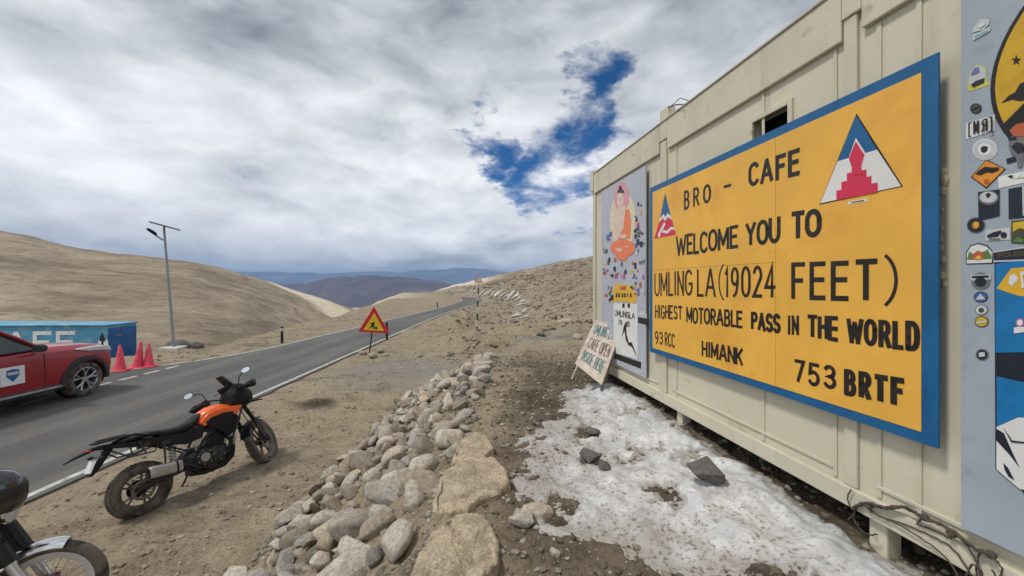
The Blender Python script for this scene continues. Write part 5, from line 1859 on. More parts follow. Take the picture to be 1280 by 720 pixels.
AX_R, AX_F = Vector((0, 0, 0.30)), Vector((1.43, 0, 0.345))
ST_P, ST_AX = Vector((1.075, 0, 1.0)), Vector((-0.446, 0, 0.895))
STEER = Matrix.Translation(ST_P) @ Matrix.Rotation(R(37), 4, ST_AX) @ Matrix.Translation(-ST_P)
wheel(bike, 'rear_wheel', AX_R, 0.30, 0.125, 0.205, 5, False, MATS['dusty_rim'], None, 0.115)
wheel(bike, 'front_wheel', AX_F, 0.345, 0.11, 0.245, 6, False, MATS['dusty_rim'], STEER, 0.155)
# swingarm
m = MB()
for s in (-1, 1):
    m.loft([(-0.05, s * 0.105, 0.325, 0.016, 0.03, 3), (0.15, s * 0.105, 0.345, 0.018, 0.038, 3), (0.42, s * 0.10, 0.39, 0.02, 0.05, 3), (0.5, s * 0.09, 0.41, 0.025, 0.05, 3)], 12)
m.loft([(0.38, 0, 0.39, 0.10, 0.035, 4), (0.48, 0, 0.41, 0.10, 0.045, 4)], 12)
bp('swingarm', m, 'engine_grey')
# chain and sprocket on the left
m = MB()
m.lathe([(0.10, 0.078), (0.10, 0.084), (0.06, 0.084), (0.06, 0.078)], AX_R, 'y', 30, closed=True)
m.tube([(0, 0.081, 0.425), (0.5, 0.081, 0.46)], 0.008, 6)
m.tube([(0, 0.081, 0.225), (0.5, 0.081, 0.37)], 0.008, 6)
bp('chain', m, 'black_metal')
# engine
m = MB()
m.loft([(0.42, 0, 0.42, 0.11, 0.10, 4), (0.50, 0, 0.43, 0.15, 0.15, 3.5), (0.66, 0, 0.41, 0.165, 0.16, 3), (0.80, 0, 0.40, 0.155, 0.15, 3), (0.90, 0, 0.42, 0.11, 0.10, 3)], 22)
m.lathe([(0, -0.185), (0.085, -0.185), (0.10, -0.17), (0.10, -0.10)], (0.60, 0, 0.43), 'y', 26)
m.lathe([(0, -0.18), (0.06, -0.18), (0.075, -0.165), (0.075, -0.10)], (0.76, 0, 0.40), 'y', 24)
m.lathe([(0, 0.18), (0.08, 0.18), (0.095, 0.165), (0.095, 0.10)], (0.66, 0, 0.41), 'y', 24)
bp('engine', m, 'engine_grey')
m = MB()
m.lathe([(0.0, -0.191), (0.05, -0.191), (0.056, -0.184)], (0.60, 0, 0.43), 'y', 24)
bolt_ring(m, (0.60, 0, 0.43), 0.088, 7, 0.008, -0.19, -0.165)
bolt_ring(m, (0.76, 0, 0.40), 0.064, 5, 0.007, -0.186, -0.16)
m.tube([(0.52, -0.15, 0.55), (0.50, -0.16, 0.62), (0.57, -0.15, 0.66)], 0.014, 8)
m.tube([(0.93, -0.13, 0.62), (0.99, -0.15, 0.55), (0.97, -0.14, 0.47)], 0.016, 8)
bp('engine_cover', m, 'silencer_steel')
m = MB()
cyl_ax = Matrix.Rotation(R(20), 3, 'Y')
for k in range(7):
    m.box(Vector((0.80, 0, 0.54)) + cyl_ax @ Vector((0, 0, 0.024 * k)), (0.20, 0.20, 0.010), cyl_ax)
m.box(Vector((0.80, 0, 0.54)) + cyl_ax @ Vector((0, 0, 0.07)), (0.16, 0.16, 0.18), cyl_ax)
m.box(Vector((0.80, 0, 0.54)) + cyl_ax @ Vector((0, 0, 0.20)), (0.21, 0.19, 0.07), cyl_ax)
bp('cylinder', m, 'engine_grey')
# skid plate
m = MB()
m.loft([(0.48, 0, 0.265, 0.10, 0.03, 4), (0.62, 0, 0.235, 0.13, 0.035, 4), (0.85, 0, 0.25, 0.13, 0.045, 4), (0.98, 0, 0.34, 0.10, 0.06, 4), (1.02, 0, 0.42, 0.07, 0.05, 4)], 16)
bp('skid_plate', m, 'black_plastic')
# frame
m = MB()
for s in (-1, 1):
    m.tube([(1.06, s * 0.04, 0.98), (0.92, s * 0.12, 0.82), (0.62, s * 0.15, 0.66), (0.5, s * 0.13, 0.46)], 0.017)
    m.tube([(1.06, s * 0.035, 0.90), (0.97, s * 0.11, 0.60), (0.90, s * 0.12, 0.42)], 0.015)
    m.tube([(0.92, s * 0.12, 0.82), (0.96, s * 0.11, 0.62)], 0.011)
    m.tube([(0.75, s * 0.14, 0.73), (0.96, s * 0.11, 0.60), (0.66, s * 0.14, 0.55)], 0.011)
    m.tube([(0.60, s * 0.13, 0.70), (0.30, s * 0.12, 0.78), (-0.12, s * 0.10, 0.86)], 0.012)
    m.tube([(0.52, s * 0.13, 0.52), (0.25, s * 0.12, 0.70), (0.0, s * 0.11, 0.83)], 0.011)
    m.tube([(0.30, s * 0.12, 0.78), (0.24, s * 0.12, 0.70)], 0.010)
bp('frame', m, 'black_metal')
# seat and tail
m = MB()
m.loft([(-0.18, 0, 0.905, 0.09, 0.022, 3), (-0.05, 0, 0.912, 0.125, 0.03, 3), (0.12, 0, 0.905, 0.14, 0.035, 3), (0.24, 0, 0.875, 0.145, 0.04, 3), (0.38, 0, 0.855, 0.135, 0.045, 3), (0.52, 0, 0.875, 0.11, 0.05, 3), (0.62, 0, 0.93, 0.10, 0.055, 3), (0.66, 0, 0.955, 0.09, 0.04, 3)], 22)
bp('seat', m, 'seat_vinyl', sharp=1.3)
for s in (-1, 1):
    m = MB()
    m.slab([(-0.28, s * 0.095, 0.885), (0.10, s * 0.135, 0.86), (0.42, s * 0.15, 0.80), (0.60, s * 0.15, 0.86), (0.66, s * 0.14, 0.80), (0.60, s * 0.155, 0.68), (0.42, s * 0.155, 0.66), (0.20, s * 0.14, 0.74), (-0.10, s * 0.115, 0.82)], (0, -s * 0.02, 0))
    bp('side_panel', m, 'black_plastic', bevel=0.006)
m = MB()
m.loft([(-0.40, 0, 0.905, 0.03, 0.012, 3), (-0.30, 0, 0.895, 0.07, 0.025, 3), (-0.15, 0, 0.872, 0.10, 0.03, 3), (0.2, 0, 0.82, 0.12, 0.03, 3)], 16)
bp('tail_cover', m, 'black_plastic')
m = MB()
m.loft([(-0.425, 0, 0.893, 0.04, 0.013, 3), (-0.385, 0, 0.893, 0.05, 0.018, 3)], 12)
bp('tail_lamp', m, 'red_lens')
m = MB()
for s in (-1, 1):
    m.tube([(0.08, s * 0.14, 0.905), (-0.05, s * 0.145, 0.955), (-0.28, s * 0.125, 0.965), (-0.36, s * 0.05, 0.955), (-0.36, 0, 0.955)], 0.013)
m.box((-0.2, 0, 0.953), (0.24, 0.16, 0.012))
bp('luggage_rack', m, 'black_metal')
m = MB()
for s in (-1, 1):
    m.tube([(0.16, s * 0.15, 0.80), (0.10, s * 0.175, 0.70), (-0.12, s * 0.17, 0.72), (-0.26, s * 0.13, 0.84)], 0.009, 8)
    m.tube([(0.02, s * 0.172, 0.71), (-0.02, s * 0.13, 0.86)], 0.008, 8)
m.tube([(0.20, -0.16, 0.74), (0.18, -0.19, 0.51)], 0.011, 8)
m.box((0.22, -0.14, 0.76), (0.10, 0.02, 0.06))
m.box((0.02, -0.12, 0.80), (0.12, 0.02, 0.05))
bp('pannier_frame', m, 'engine_grey')
# plate hanger
m = MB()
m.slab([(-0.27, -0.03, 0.87), (-0.38, -0.03, 0.68), (-0.42, -0.03, 0.62), (-0.39, -0.03, 0.62), (-0.32, -0.03, 0.69), (-0.20, -0.03, 0.86)], (0, 0.06, 0))
hang = bp('plate_hanger', m, 'black_plastic', bevel=0.004)
m = MB()
m.box((-0.395, 0, 0.72), (0.006, 0.17, 0.13), Matrix.Rotation(R(22), 3, 'Y'))
pl_ = obj('number_plate', m, MATS['white_plastic'], hang, local=True, bevel=0.004)
for s in (-1, 1):
    m = MB()
    m.tube([(-0.33, s * 0.03, 0.80), (-0.34, s * 0.12, 0.80)], 0.007)
    m.sphere((-0.345, s * 0.14, 0.80), (0.028, 0.032, 0.02), 10, 8)
    bp('indicator', m, 'black_plastic')
# hugger with the long thin stay seen behind the wheel
m = MB()
m.tube([(-0.36, -0.02, 0.90), (-0.52, -0.03, 0.86), (-0.60, -0.03, 0.83)], [0.02, 0.014, 0.006], 8)
bp('tail_tip', m, 'black_plastic')
# exhaust
m = MB()
m.loft([(0.01, -0.205, 0.475, 0.045, 0.058, 5), (0.03, -0.205, 0.475, 0.055, 0.068, 5), (0.31, -0.19, 0.44, 0.055, 0.068, 5), (0.33, -0.19, 0.44, 0.05, 0.06, 5)], 24)
ex = bp('silencer', m, 'silencer_steel')
m = MB()
m.loft([(0.265, -0.193, 0.445, 0.058, 0.071, 5), (0.285, -0.192, 0.443, 0.058, 0.071, 5)], 24)
obj('clamp', m, MATS['black_metal'], ex, local=True)
m = MB()
m.lathe([(0, 0.008), (0.02, 0.008), (0.026, 0.02)], (0.0, -0.205, 0.475), 'x', 16)
m.loft([(0.004, -0.205, 0.475, 0.043, 0.055, 5), (0.010, -0.205, 0.475, 0.043, 0.055, 5)], 20)
obj('end_cap', m, MATS['black_metal'], ex, local=True)
m = MB()
m.tube(wob([(0.33, -0.19, 0.44), (0.42, -0.17, 0.40), (0.55, -0.13, 0.32), (0.75, -0.10, 0.27), (0.95, -0.07, 0.33), (1.0, -0.04, 0.48), (0.93, -0.02, 0.60)], 0, 6, 1), 0.022, 10)
bp('exhaust_pipe', m, 'engine_grey')
m = MB()
m.slab([(0.34, -0.165, 0.50), (0.50, -0.16, 0.46), (0.52, -0.16, 0.34), (0.40, -0.165, 0.35)], (0, 0.02, 0))
m.tube([(0.47, -0.15, 0.33), (0.46, -0.25, 0.32)], 0.014)
m.tube([(0.55, -0.17, 0.32), (0.68, -0.19, 0.30)], 0.008)
bp('foot_peg', m, 'black_metal')
# tank shroud, orange
m = MB()
m.loft([(0.60, 0, 0.955, 0.09, 0.04, 3), (0.66, 0, 0.985, 0.125, 0.07, 3), (0.76, 0, 1.01, 0.15, 0.09, 2.8), (0.88, 0, 1.015, 0.155, 0.09, 2.8), (0.98, 0, 1.0, 0.13, 0.075, 3), (1.04, 0, 0.98, 0.09, 0.05, 3)], 24)
m.xf(Matrix.Translation((0, 0, -0.055)))
bp('tank', m, 'orange_paint', sharp=1.3)
for s in (-1, 1):
    m = MB()
    y0 = s * 0.165
    m.slab([(0.60, s * 0.13, 0.93), (0.70, s * 0.155, 1.02), (0.84, y0, 1.055), (1.00, s * 0.175, 1.035), (1.12, s * 0.165, 1.03), (1.13, s * 0.165, 1.0), (1.06, s * 0.19, 0.955), (0.98, s * 0.19, 0.885), (0.84, s * 0.18, 0.90), (0.72, s * 0.165, 0.90), (0.64, s * 0.15, 0.865)], (0, -s * 0.035, 0))
    m.xf(Matrix.Translation((0, 0, -0.055)))
    sh = bp('tank_shroud', m, 'orange_paint', bevel=0.012)
    m = MB()
    m.slab([(0.66, s * 0.163, 0.868), (0.74, s * 0.174, 0.91), (0.86, s * 0.188, 0.915), (0.98, s * 0.196, 0.893), (1.08, s * 0.190, 0.80), (1.00, s * 0.18, 0.64), (0.90, s * 0.17, 0.60), (0.80, s * 0.17, 0.72), (0.70, s * 0.165, 0.78)], (0, -s * 0.03, 0))
    bp('radiator_cover', m, 'black_plastic', bevel=0.008)
    m = MB()
    m.slab([(0.70, s * 0.180, 0.955), (0.86, s * 0.188, 0.985), (1.0, s * 0.197, 0.965), (0.96, s * 0.198, 0.94), (0.84, s * 0.19, 0.955)], (0, -s * 0.006, 0))
    m.xf(Matrix.Translation((0, 0, -0.055)))
    obj('graphic', m, MATS['black_plastic'], sh, local=True)
m = MB()
m.tube(wob([(1.10, -0.20, 0.93), (1.02, -0.235, 0.80), (0.93, -0.235, 0.60), (0.86, -0.20, 0.42)], 0, 6, 1), 0.013)
m.tube(wob([(1.10, 0.20, 0.93), (1.02, 0.235, 0.80), (0.93, 0.235, 0.60), (0.86, 0.20, 0.42)], 0, 6, 1), 0.013)
m.tube([(1.10, -0.20, 0.93), (1.12, 0, 0.86), (1.10, 0.20, 0.93)], 0.013)
bp('crash_bar', m, 'black_metal')
# front end
for s in (-1, 1):
    m = MB()
    a = AX_F + Vector((0, s * 0.10, 0))
    up = Vector((-0.446, 0, 0.895))
    m.tube([a - up * 0.03, a + up * 0.30], 0.029, 14)
    m.tube([a + up * 0.30, a + up * 0.42], 0.022, 14)
    m.tube([a + up * 0.40, a + up * 0.80], 0.027, 14)
    f_ = bp('fork_leg', m, 'black_metal', M=STEER)
m = MB()
m.box((1.115, 0, 0.955), (0.07, 0.25, 0.03), Matrix.Rotation(R(-26), 3, 'Y'))
m.box((1.055, 0, 1.055), (0.07, 0.25, 0.03), Matrix.Rotation(R(-26), 3, 'Y'))
bp('fork_yoke', m, 'black_metal', M=STEER)
m = MB()
rg = []
for k in range(9):
    a = R(72 + 88 * k / 8)
    q = 0.375
    rg.append([AX_F + Vector((q * math.cos(a), y, q * math.sin(a) - 0.012 * (abs(y) / 0.06) ** 2)) for y in (-0.07, -0.04, 0, 0.04, 0.07)] + [AX_F + Vector((q * math.cos(a) * 0.985, y, q * math.sin(a) * 0.985 - 0.012 * (abs(y) / 0.06) ** 2)) for y in (0.07, 0.04, 0, -0.04, -0.07)])
m.rings(rg)
bp('front_mudguard', m, 'black_plastic', M=STEER)
for s in (-1, 1):
    m = MB()
    a = AX_F + Vector((-0.09, s * 0.13, 0.10))
    m.slab([a + Vector((-0.02, 0, -0.10)), a + Vector((0.04, 0, -0.12)), a + Vector((0.03, 0, 0.08)), a + Vector((-0.05, 0, 0.26)), a + Vector((-0.12, 0, 0.22)), a + Vector((-0.10, 0, 0.02))], (0, -s * 0.02, 0))
    bp('fork_guard', m, 'black_plastic', M=STEER, bevel=0.006)
m = MB()
m.loft([(1.08, 0, 1.02, 0.10, 0.06, 3), (1.20, 0, 1.0, 0.10, 0.05, 3), (1.36, 0, 0.975, 0.07, 0.022, 3), (1.50, 0, 0.955, 0.025, 0.010, 3)], 16)
bp('beak', m, 'black_plastic')
m = MB()
m.loft([(1.00, 0, 1.05, 0.15, 0.10, 3), (1.10, 0, 1.10, 0.185, 0.19, 3), (1.22, 0, 1.09, 0.165, 0.18, 2.6), (1.32, 0, 1.05, 0.10, 0.09, 2.6)], 20)
hf = bp('headlamp_cowl', m, 'black_plastic')
m = MB()
m.loft([(1.28, 0, 1.10, 0.09, 0.06, 3), (1.335, 0, 1.07, 0.07, 0.045, 3)], 16)
obj('headlamp', m, MATS['clear_lens'], hf, local=True)
m = MB()
rg = []
for k in range(7):
    t = k / 6
    x, zc_, hw = 1.21 - 0.17 * t - 0.03 * t * t, 1.18 + 0.25 * t, 0.13 - 0.05 * t * t
    rg.append([Vector((x - 0.05 * (y * y) * 1.2, y * hw, zc_ - 0.015 * abs(y))) for y in (-1, -0.6, -0.2, 0.2, 0.6, 1)] + [Vector((x - 0.006 - 0.05 * (y * y) * 1.2, y * hw, zc_ - 0.015 * abs(y))) for y in (1, 0.6, 0.2, -0.2, -0.6, -1)])
m.rings(rg)
bp('windscreen', m, 'tinted_plastic')
m = MB()
m.box((1.06, 0, 1.22), (0.03, 0.17, 0.11), Matrix.Rotation(R(-40), 3, 'Y'))
ds = bp('dashboard', m, 'black_plastic', bevel=0.008, M=STEER)
m = MB()
m.box((1.044, 0, 1.233), (0.004, 0.13, 0.08), Matrix.Rotation(R(-40), 3, 'Y'))
obj('screen', m.xf(STEER), MATS['tinted_plastic'], ds, local=True)
m = MB()
m.tube(wob([(0.93, -0.40, 1.13), (0.97, -0.22, 1.16), (1.02, -0.10, 1.12), (1.03, 0.0, 1.11), (1.02, 0.10, 1.12), (0.97, 0.22, 1.16), (0.93, 0.40, 1.13)], 0, 5, 1), 0.013, 10)
hb = bp('handlebar', m, 'black_metal', M=STEER)
for s in (-1, 1):
    m = MB()
    m.tube([(0.925, s * 0.42, 1.128), (0.955, s * 0.28, 1.15)], 0.02, 12)
    obj('grip', m.xf(STEER), MATS['seat_vinyl'], hb, local=True)
    m = MB()
    m.box((0.965, s * 0.24, 1.165), (0.05, 0.05, 0.05))
    m.tube([(0.98, s * 0.22, 1.17), (1.01, s * 0.24, 1.15), (0.99, s * 0.40, 1.13)], 0.007, 8)
    if s == -1:
        m.tube([(0.98, s * 0.19, 1.18), (0.99, s * 0.19, 1.22)], 0.024, 12)
    obj('brake_lever', m.xf(STEER), MATS['black_metal'], hb, local=True)
    m = MB()
    m.loft([(0.92, s * 0.43, 1.13, 0.016, 0.02, 2.5), (0.99, s * 0.43, 1.14, 0.018, 0.05, 2.5), (1.06, s * 0.38, 1.15, 0.02, 0.055, 2.5), (1.08, s * 0.27, 1.16, 0.02, 0.04, 2.5)], 12)
    bp('hand_guard', m, 'black_plastic', M=STEER)
    m = MB()
    m.tube(wob([(0.965, s * 0.22, 1.17), (0.99, s * 0.27, 1.30), (0.97, s * 0.36, 1.335)], 0, 5, 1), 0.007, 8)
    st_ = obj('mirror', m.xf(STEER), MATS['black_metal'], hb, local=True)
    m = MB()
    m.loft([(0.945, s * 0.40, 1.345, 0.062, 0.036, 2.4), (0.985, s * 0.40, 1.345, 0.045, 0.025, 2.4)], 18)
    m.loft([(0.9435, s * 0.40, 1.345, 0.057, 0.032, 2.4), (0.9445, s * 0.40, 1.345, 0.057, 0.032, 2.4)], 18, 1)
    o_ = obj('mirror', m.xf(STEER), [MATS['black_plastic'], MATS['mirror_glass']], hb, local=True)
for s in (-1, 1):
    m = MB()
    m.tube([(1.20, s * 0.10, 1.0), (1.21, s * 0.20, 0.99)], 0.008)
    m.loft([(1.17, s * 0.235, 0.99, 0.035, 0.02, 2.5), (1.25, s * 0.235, 0.99, 0.03, 0.018, 2.5)], 12)
    bp('indicator', m, 'black_plastic')
m = MB()
m.tube([(0.56, 0.12, 0.30), (0.50, 0.30, 0.05), (0.49, 0.31, 0.02)], 0.012)
m.box((0.47, 0.33, -0.045), (0.07, 0.05, 0.012))
m.tube([(0.49, 0.31, 0.02), (0.475, 0.325, -0.045)], 0.012)
bp('side_stand', m, 'black_metal')
m = MB()
m.tube(wob([(1.0, 0.1, 1.14), (1.12, 0.12, 1.05), (1.14, 0.06, 0.9), (1.2, 0.09, 0.7)], 0, 5, 1), 0.006, 6)
m.tube(wob([(1.0, -0.12, 1.14), (1.13, -0.13, 1.06), (1.16, -0.07, 0.86), (1.30, -0.11, 0.5)], 0, 5, 1), 0.006, 6)
m.tube(wob([(0.98, 0.2, 1.16), (1.05, 0.05, 1.2), (0.9, -0.05, 1.05), (0.7, -0.1, 0.75)], 0, 5, 1), 0.006, 6)
bp('hose', m, 'black_plastic')
m = MB()
m.tube([(0.34, -0.09, 0.74), (0.28, -0.05, 0.46)], 0.022, 12)
for k in range(7):
    z_ = 0.5 + 0.032 * k
    m.lathe([(0.036, z_), (0.042, z_ + 0.008), (0.036, z_ + 0.016)], (0.305, -0.07, 0), 'z', 14)
bp('shock_absorber', m, 'steel')

# ------------------------------------------------------------------ second motorcycle, cut by the frame
AX2 = Vector((-3.30, 2.70, 0))
hd2 = math.atan2(0.52, 0.85)
WB2 = 1.39
rear2 = AX2 - Vector((math.cos(hd2), math.sin(hd2), 0)) * WB2
bike2 = thing('motorcycle', (rear2.x, rear2.y, Hz(AX2.x, AX2.y) - 0.005), 'black motorcycle with chrome front mudguard and spoked wheel holding a helmet', 'motorcycle', rot=(R(-9), 0, hd2))


def b2(name, mb, mat, parent=None, **k):
    return obj(name, mb, MATS[mat], parent or bike2, local=True, **k)


AF2 = Vector((WB2, 0, 0.325))
fw2 = wheel(bike2, 'front_wheel', AF2, 0.325, 0.085, 0.252, 0, True, MATS['chrome'], None, 0.14, False)
m = MB()
m.lathe([(0.262, -0.036), (0.262, -0.030), (0.222, -0.014), (0.222, 0.014), (0.262, 0.030), (0.262, 0.036), (0.215, 0.018), (0.215, -0.018)], AF2, 'y', 56, closed=True)
obj('rim_band', m, MATS['bright_rim'], fw2, local=True)
wheel(bike2, 'rear_wheel', (0, 0, 0.315), 0.315, 0.11, 0.225, 0, True, MATS['chrome'], None, 0.13, False)
UP2 = Vector((-0.46, 0, 0.888))
for s in (-1, 1):
    m = MB()
    a = AF2 + Vector((0, s * 0.105, 0))
    m.tube([a - UP2 * 0.04, a + UP2 * 0.02, a + UP2 * 0.33], [0.034, 0.032, 0.03], 16)
    fk = b2('fork_slider', m, 'steel')
    m = MB()
    m.tube([a + UP2 * 0.31, a + UP2 * 0.60], 0.047, 18)
    m.tube([a + UP2 * 0.60, a + UP2 * 0.86], 0.032, 16)
    b2('fork_cover', m, 'black_metal')
    m = MB()
    m.box(a + UP2 * 0.06 + Vector((0.03, s * 0.03, 0)), (0.05, 0.025, 0.03))
    obj('reflector', m, MATS['red_lens'], fk, local=True, bevel=0.004)
m = MB()
rg = []
for k in range(19):
    a = R(72 + 118 * k / 18)
    q = 0.352
    ys = (-0.075, -0.065, -0.04, 0, 0.04, 0.065, 0.075)
    rg.append([AF2 + Vector(((q - 0.05 * (abs(y) / 0.075) ** 3) * math.cos(a), y, (q - 0.05 * (abs(y) / 0.075) ** 3) * math.sin(a))) for y in ys] +
              [AF2 + Vector(((q - 0.008 - 0.05 * (abs(y) / 0.075) ** 3) * math.cos(a), y * 0.96, (q - 0.008 - 0.05 * (abs(y) / 0.075) ** 3) * math.sin(a))) for y in reversed(ys)])
m.rings(rg)
b2('front_mudguard', m, 'chrome')
m = MB()
for s in (-1, 1):
    m.tube([AF2 + Vector((0, s * 0.08, 0)), AF2 + Vector((-0.27, s * 0.075, 0.20))], 0.006, 6)
b2('mudguard_stay', m, 'chrome')
m = MB()
m.box(AF2 + Vector((-0.09, -0.11, 0.10)), (0.07, 0.05, 0.12), Matrix.Rotation(R(-20), 3, 'Y'))
b2('brake_caliper', m, 'steel', bevel=0.01)
m = MB()
m.box(AF2 + UP2 * 0.62, (0.08, 0.27, 0.04), Matrix.Rotation(R(-27), 3, 'Y'))
m.box(AF2 + UP2 * 0.82, (0.09, 0.27, 0.03), Matrix.Rotation(R(-27), 3, 'Y'))
b2('fork_yoke', m, 'black_metal', bevel=0.008)
m = MB()
hc = AF2 + UP2 * 0.70 + Vector((0.07, 0, 0))
m.lathe([(0.0, -0.13), (0.045, -0.12), (0.08, -0.08), (0.098, -0.02), (0.10, 0.03), (0.104, 0.045)], hc, 'x', 28)
hl = b2('headlamp_shell', m, 'black_metal')
m = MB()
m.lathe([(0.104, 0.045), (0.11, 0.05), (0.108, 0.065), (0.098, 0.062)], hc, 'x', 28, closed=True)
obj('trim_ring', m, MATS['chrome'], hl, local=True)
m = MB()
m.lathe([(0.0, 0.085), (0.05, 0.078), (0.099, 0.06), (0.0, 0.045)], hc, 'x', 28, closed=True)
obj('headlamp', m, MATS['clear_lens'], hl, local=True)
for s in (-1, 1):
    m = MB()
    m.tube([hc + Vector((-0.02, s * 0.10, -0.04)), hc + Vector((0.0, s * 0.20, -0.04))], 0.009, 8)
    ins = b2('indicator', m, 'chrome')
    m = MB()
    m.lathe([(0, -0.045), (0.025, -0.035), (0.036, 0.0), (0.036, 0.02)], hc + Vector((0.0, s * 0.22, -0.04)), 'x', 18)
    obj('lamp_shell', m, MATS['chrome'], ins, local=True)
    m = MB()
    m.lathe([(0.0, 0.03), (0.02, 0.028), (0.034, 0.021), (0.0, 0.015)], hc + Vector((0.0, s * 0.22, -0.04)), 'x', 18, closed=True)
    obj('lens', m, MATS['amber_lens'], ins, local=True)
m = MB()
m.tube(wob([(0.72, -0.37, 1.04), (0.86, -0.32, 1.08), (0.95, -0.12, 1.08), (0.97, 0, 1.06), (0.95, 0.12, 1.08), (0.86, 0.32, 1.08), (0.72, 0.37, 1.04)], 0, 5, 1), 0.013, 10)
hb2 = b2('handlebar', m, 'chrome')
for s in (-1, 1):
    m = MB()
    m.tube([(0.70, s * 0.375, 1.037), (0.82, s * 0.34, 1.07)], 0.019, 12)
    obj('grip', m, MATS['seat_vinyl'], hb2, local=True)
m = MB()
m.loft([(0.48, 0, 0.78, 0.10, 0.05, 3), (0.55, 0, 0.82, 0.15, 0.11, 2.6), (0.75, 0, 0.86, 0.165, 0.13, 2.4), (0.92, 0, 0.88, 0.13, 0.10, 2.4), (0.99, 0, 0.88, 0.08, 0.06, 2.4)], 24)
b2('tank', m, 'dark_red_paint', sharp=1.3)
m = MB()
m.loft([(-0.22, 0, 0.83, 0.10, 0.04, 3), (0.0, 0, 0.83, 0.14, 0.055, 3), (0.25, 0, 0.80, 0.145, 0.05, 3), (0.50, 0, 0.79, 0.11, 0.05, 3)], 20)
b2('seat', m, 'seat_vinyl', sharp=1.3)
m = MB()
m.loft([(0.40, 0, 0.40, 0.12, 0.10, 4), (0.55, 0, 0.40, 0.16, 0.15, 3), (0.78, 0, 0.38, 0.15, 0.13, 3), (0.9, 0, 0.42, 0.08, 0.08, 3)], 20)
for k in range(8):
    m.box((0.70, 0, 0.52 + 0.028 * k), (0.20, 0.22, 0.011))
m.box((0.70, 0, 0.62), (0.15, 0.16, 0.24))
b2('engine', m, 'engine_grey')
m = MB()
for s in (-1, 1):
    m.tube([(1.03, 0, 0.93), (0.55, s * 0.06, 0.78), (0.1, s * 0.12, 0.76), (-0.28, s * 0.11, 0.78)], 0.016)
m.tube([(1.06, 0, 0.86), (0.95, 0, 0.50), (0.86, 0, 0.30), (0.45, 0, 0.26)], 0.019)
m.tube([(0.0, 0.10, 0.315), (0.45, 0.09, 0.36)], 0.018)
m.tube([(0.0, -0.10, 0.315), (0.45, -0.09, 0.36)], 0.018)
b2('frame', m, 'black_metal')
m = MB()
m.tube(wob([(0.80, -0.06, 0.60), (0.92, -0.12, 0.45), (0.85, -0.16, 0.30), (0.4, -0.17, 0.27)], 0, 5, 1), 0.022, 12)
m.tube([(0.4, -0.17, 0.27), (0.36, -0.17, 0.27), (-0.25, -0.18, 0.31)], [0.022, 0.045, 0.045], 16)
b2('exhaust_pipe', m, 'chrome')
m = MB()
rg = []
for k in range(13):
    a = R(20 + 150 * k / 12)
    rg.append([Vector((0.36 * math.cos(a), y, 0.315 + 0.36 * math.sin(a) - 0.03 * (abs(y) / 0.085) ** 3)) for y in (-0.085, -0.05, 0, 0.05, 0.085)] + [Vector((0.35 * math.cos(a), y, 0.315 + 0.35 * math.sin(a) - 0.03 * (abs(y) / 0.085) ** 3)) for y in (0.085, 0.05, 0, -0.05, -0.085)])
m.rings(rg)
b2('rear_mudguard', m, 'dark_red_paint')
m = MB()
m.tube(wob([AF2 + UP2 * 0.75 + Vector((0, -0.12, 0.05)), AF2 + UP2 * 0.5 + Vector((0.06, -0.12, 0)), AF2 + UP2 * 0.3 + Vector((-0.08, -0.1, 0)), AF2 + Vector((-0.08, -0.11, 0.16))], 0.003, 6, 2), 0.005, 6)
b2('hose', m, 'black_plastic')
m = MB()
m.tube([(0.45, 0.12, 0.28), (0.38, 0.27, 0.02), (0.37, 0.29, -0.03)], 0.012)
b2('side_stand', m, 'black_metal')

# helmet resting over the handlebar
hp = at(-8, 612, 2.62)
hel = thing('helmet', hp, 'glossy black full face helmet perched on the handlebar of the chrome and black motorcycle', 'helmet')
hel.scale = (0.92, 0.92, 0.92)
hel.rotation_euler = (0.1, 0.15, R(20))
m = MB()
rg = []
for j in range(15):
    t = j / 14
    z_ = -0.145 + 0.29 * t
    q = math.sqrt(max(0.0005, 1 - (abs(z_ + 0.02) / (0.165 if z_ > -0.02 else 0.22)) ** 2.05))
    rg.append([Vector((0.16 * q * math.cos(a) + (0.025 if z_ < -0.04 else 0.01) * math.cos(a), 0.125 * q * math.sin(a), z_)) for a in [2 * math.pi * k / 28 for k in range(28)]])
m.rings(rg)
obj('shell', m, MATS['helmet_black'], hel, local=True, sharp=1.3)
m = MB()
rg = []
for j in range(6):
    z_ = -0.05 + 0.10 * j / 5
    q = math.sqrt(1 - (abs(z_ + 0.02) / (0.165 if z_ > -0.02 else 0.22)) ** 2.05)
    rg.append([Vector(((0.166 * q + 0.012) * math.cos(a), (0.13 * q) * math.sin(a), z_)) for a in [R(-80 + 160 * k / 20) for k in range(21)]] + [Vector(((0.160 * q + 0.010) * math.cos(a), (0.126 * q) * math.sin(a), z_)) for a in [R(80 - 160 * k / 20) for k in range(21)]])
m.rings(rg)
obj('visor', m, MATS['smoked_glass'], hel, local=True)
m = MB()
m.lathe([(0, -0.136), (0.02, -0.134), (0.026, -0.120)], (0.02, 0, -0.01), 'y', 16)
m.lathe([(0, 0.136), (0.02, 0.134), (0.026, 0.120)], (0.02, 0, -0.01), 'y', 16)
obj('visor_hinge', m, MATS['steel'], hel, local=True)

# ------------------------------------------------------------------ red car
CARX, CARY = -9.45, 8.55             # right side plane and front axle
car = thing('parked_car', (CARX - 0.92, CARY - 1.35, 0.0), 'dark red sport utility car parked on the far side of the road', 'car', rot=(0, 0, R(90)))
car.scale = (1, 1, 1.05)
# local frame: x forward, y left, z up; origin between the axles
FA, RA = 1.35, -1.35


def cp(name, mb, mat, parent=None, **k):
    return obj(name, mb, MATS[mat] if isinstance(mat, str) else mat, parent or car, local=True, **k)


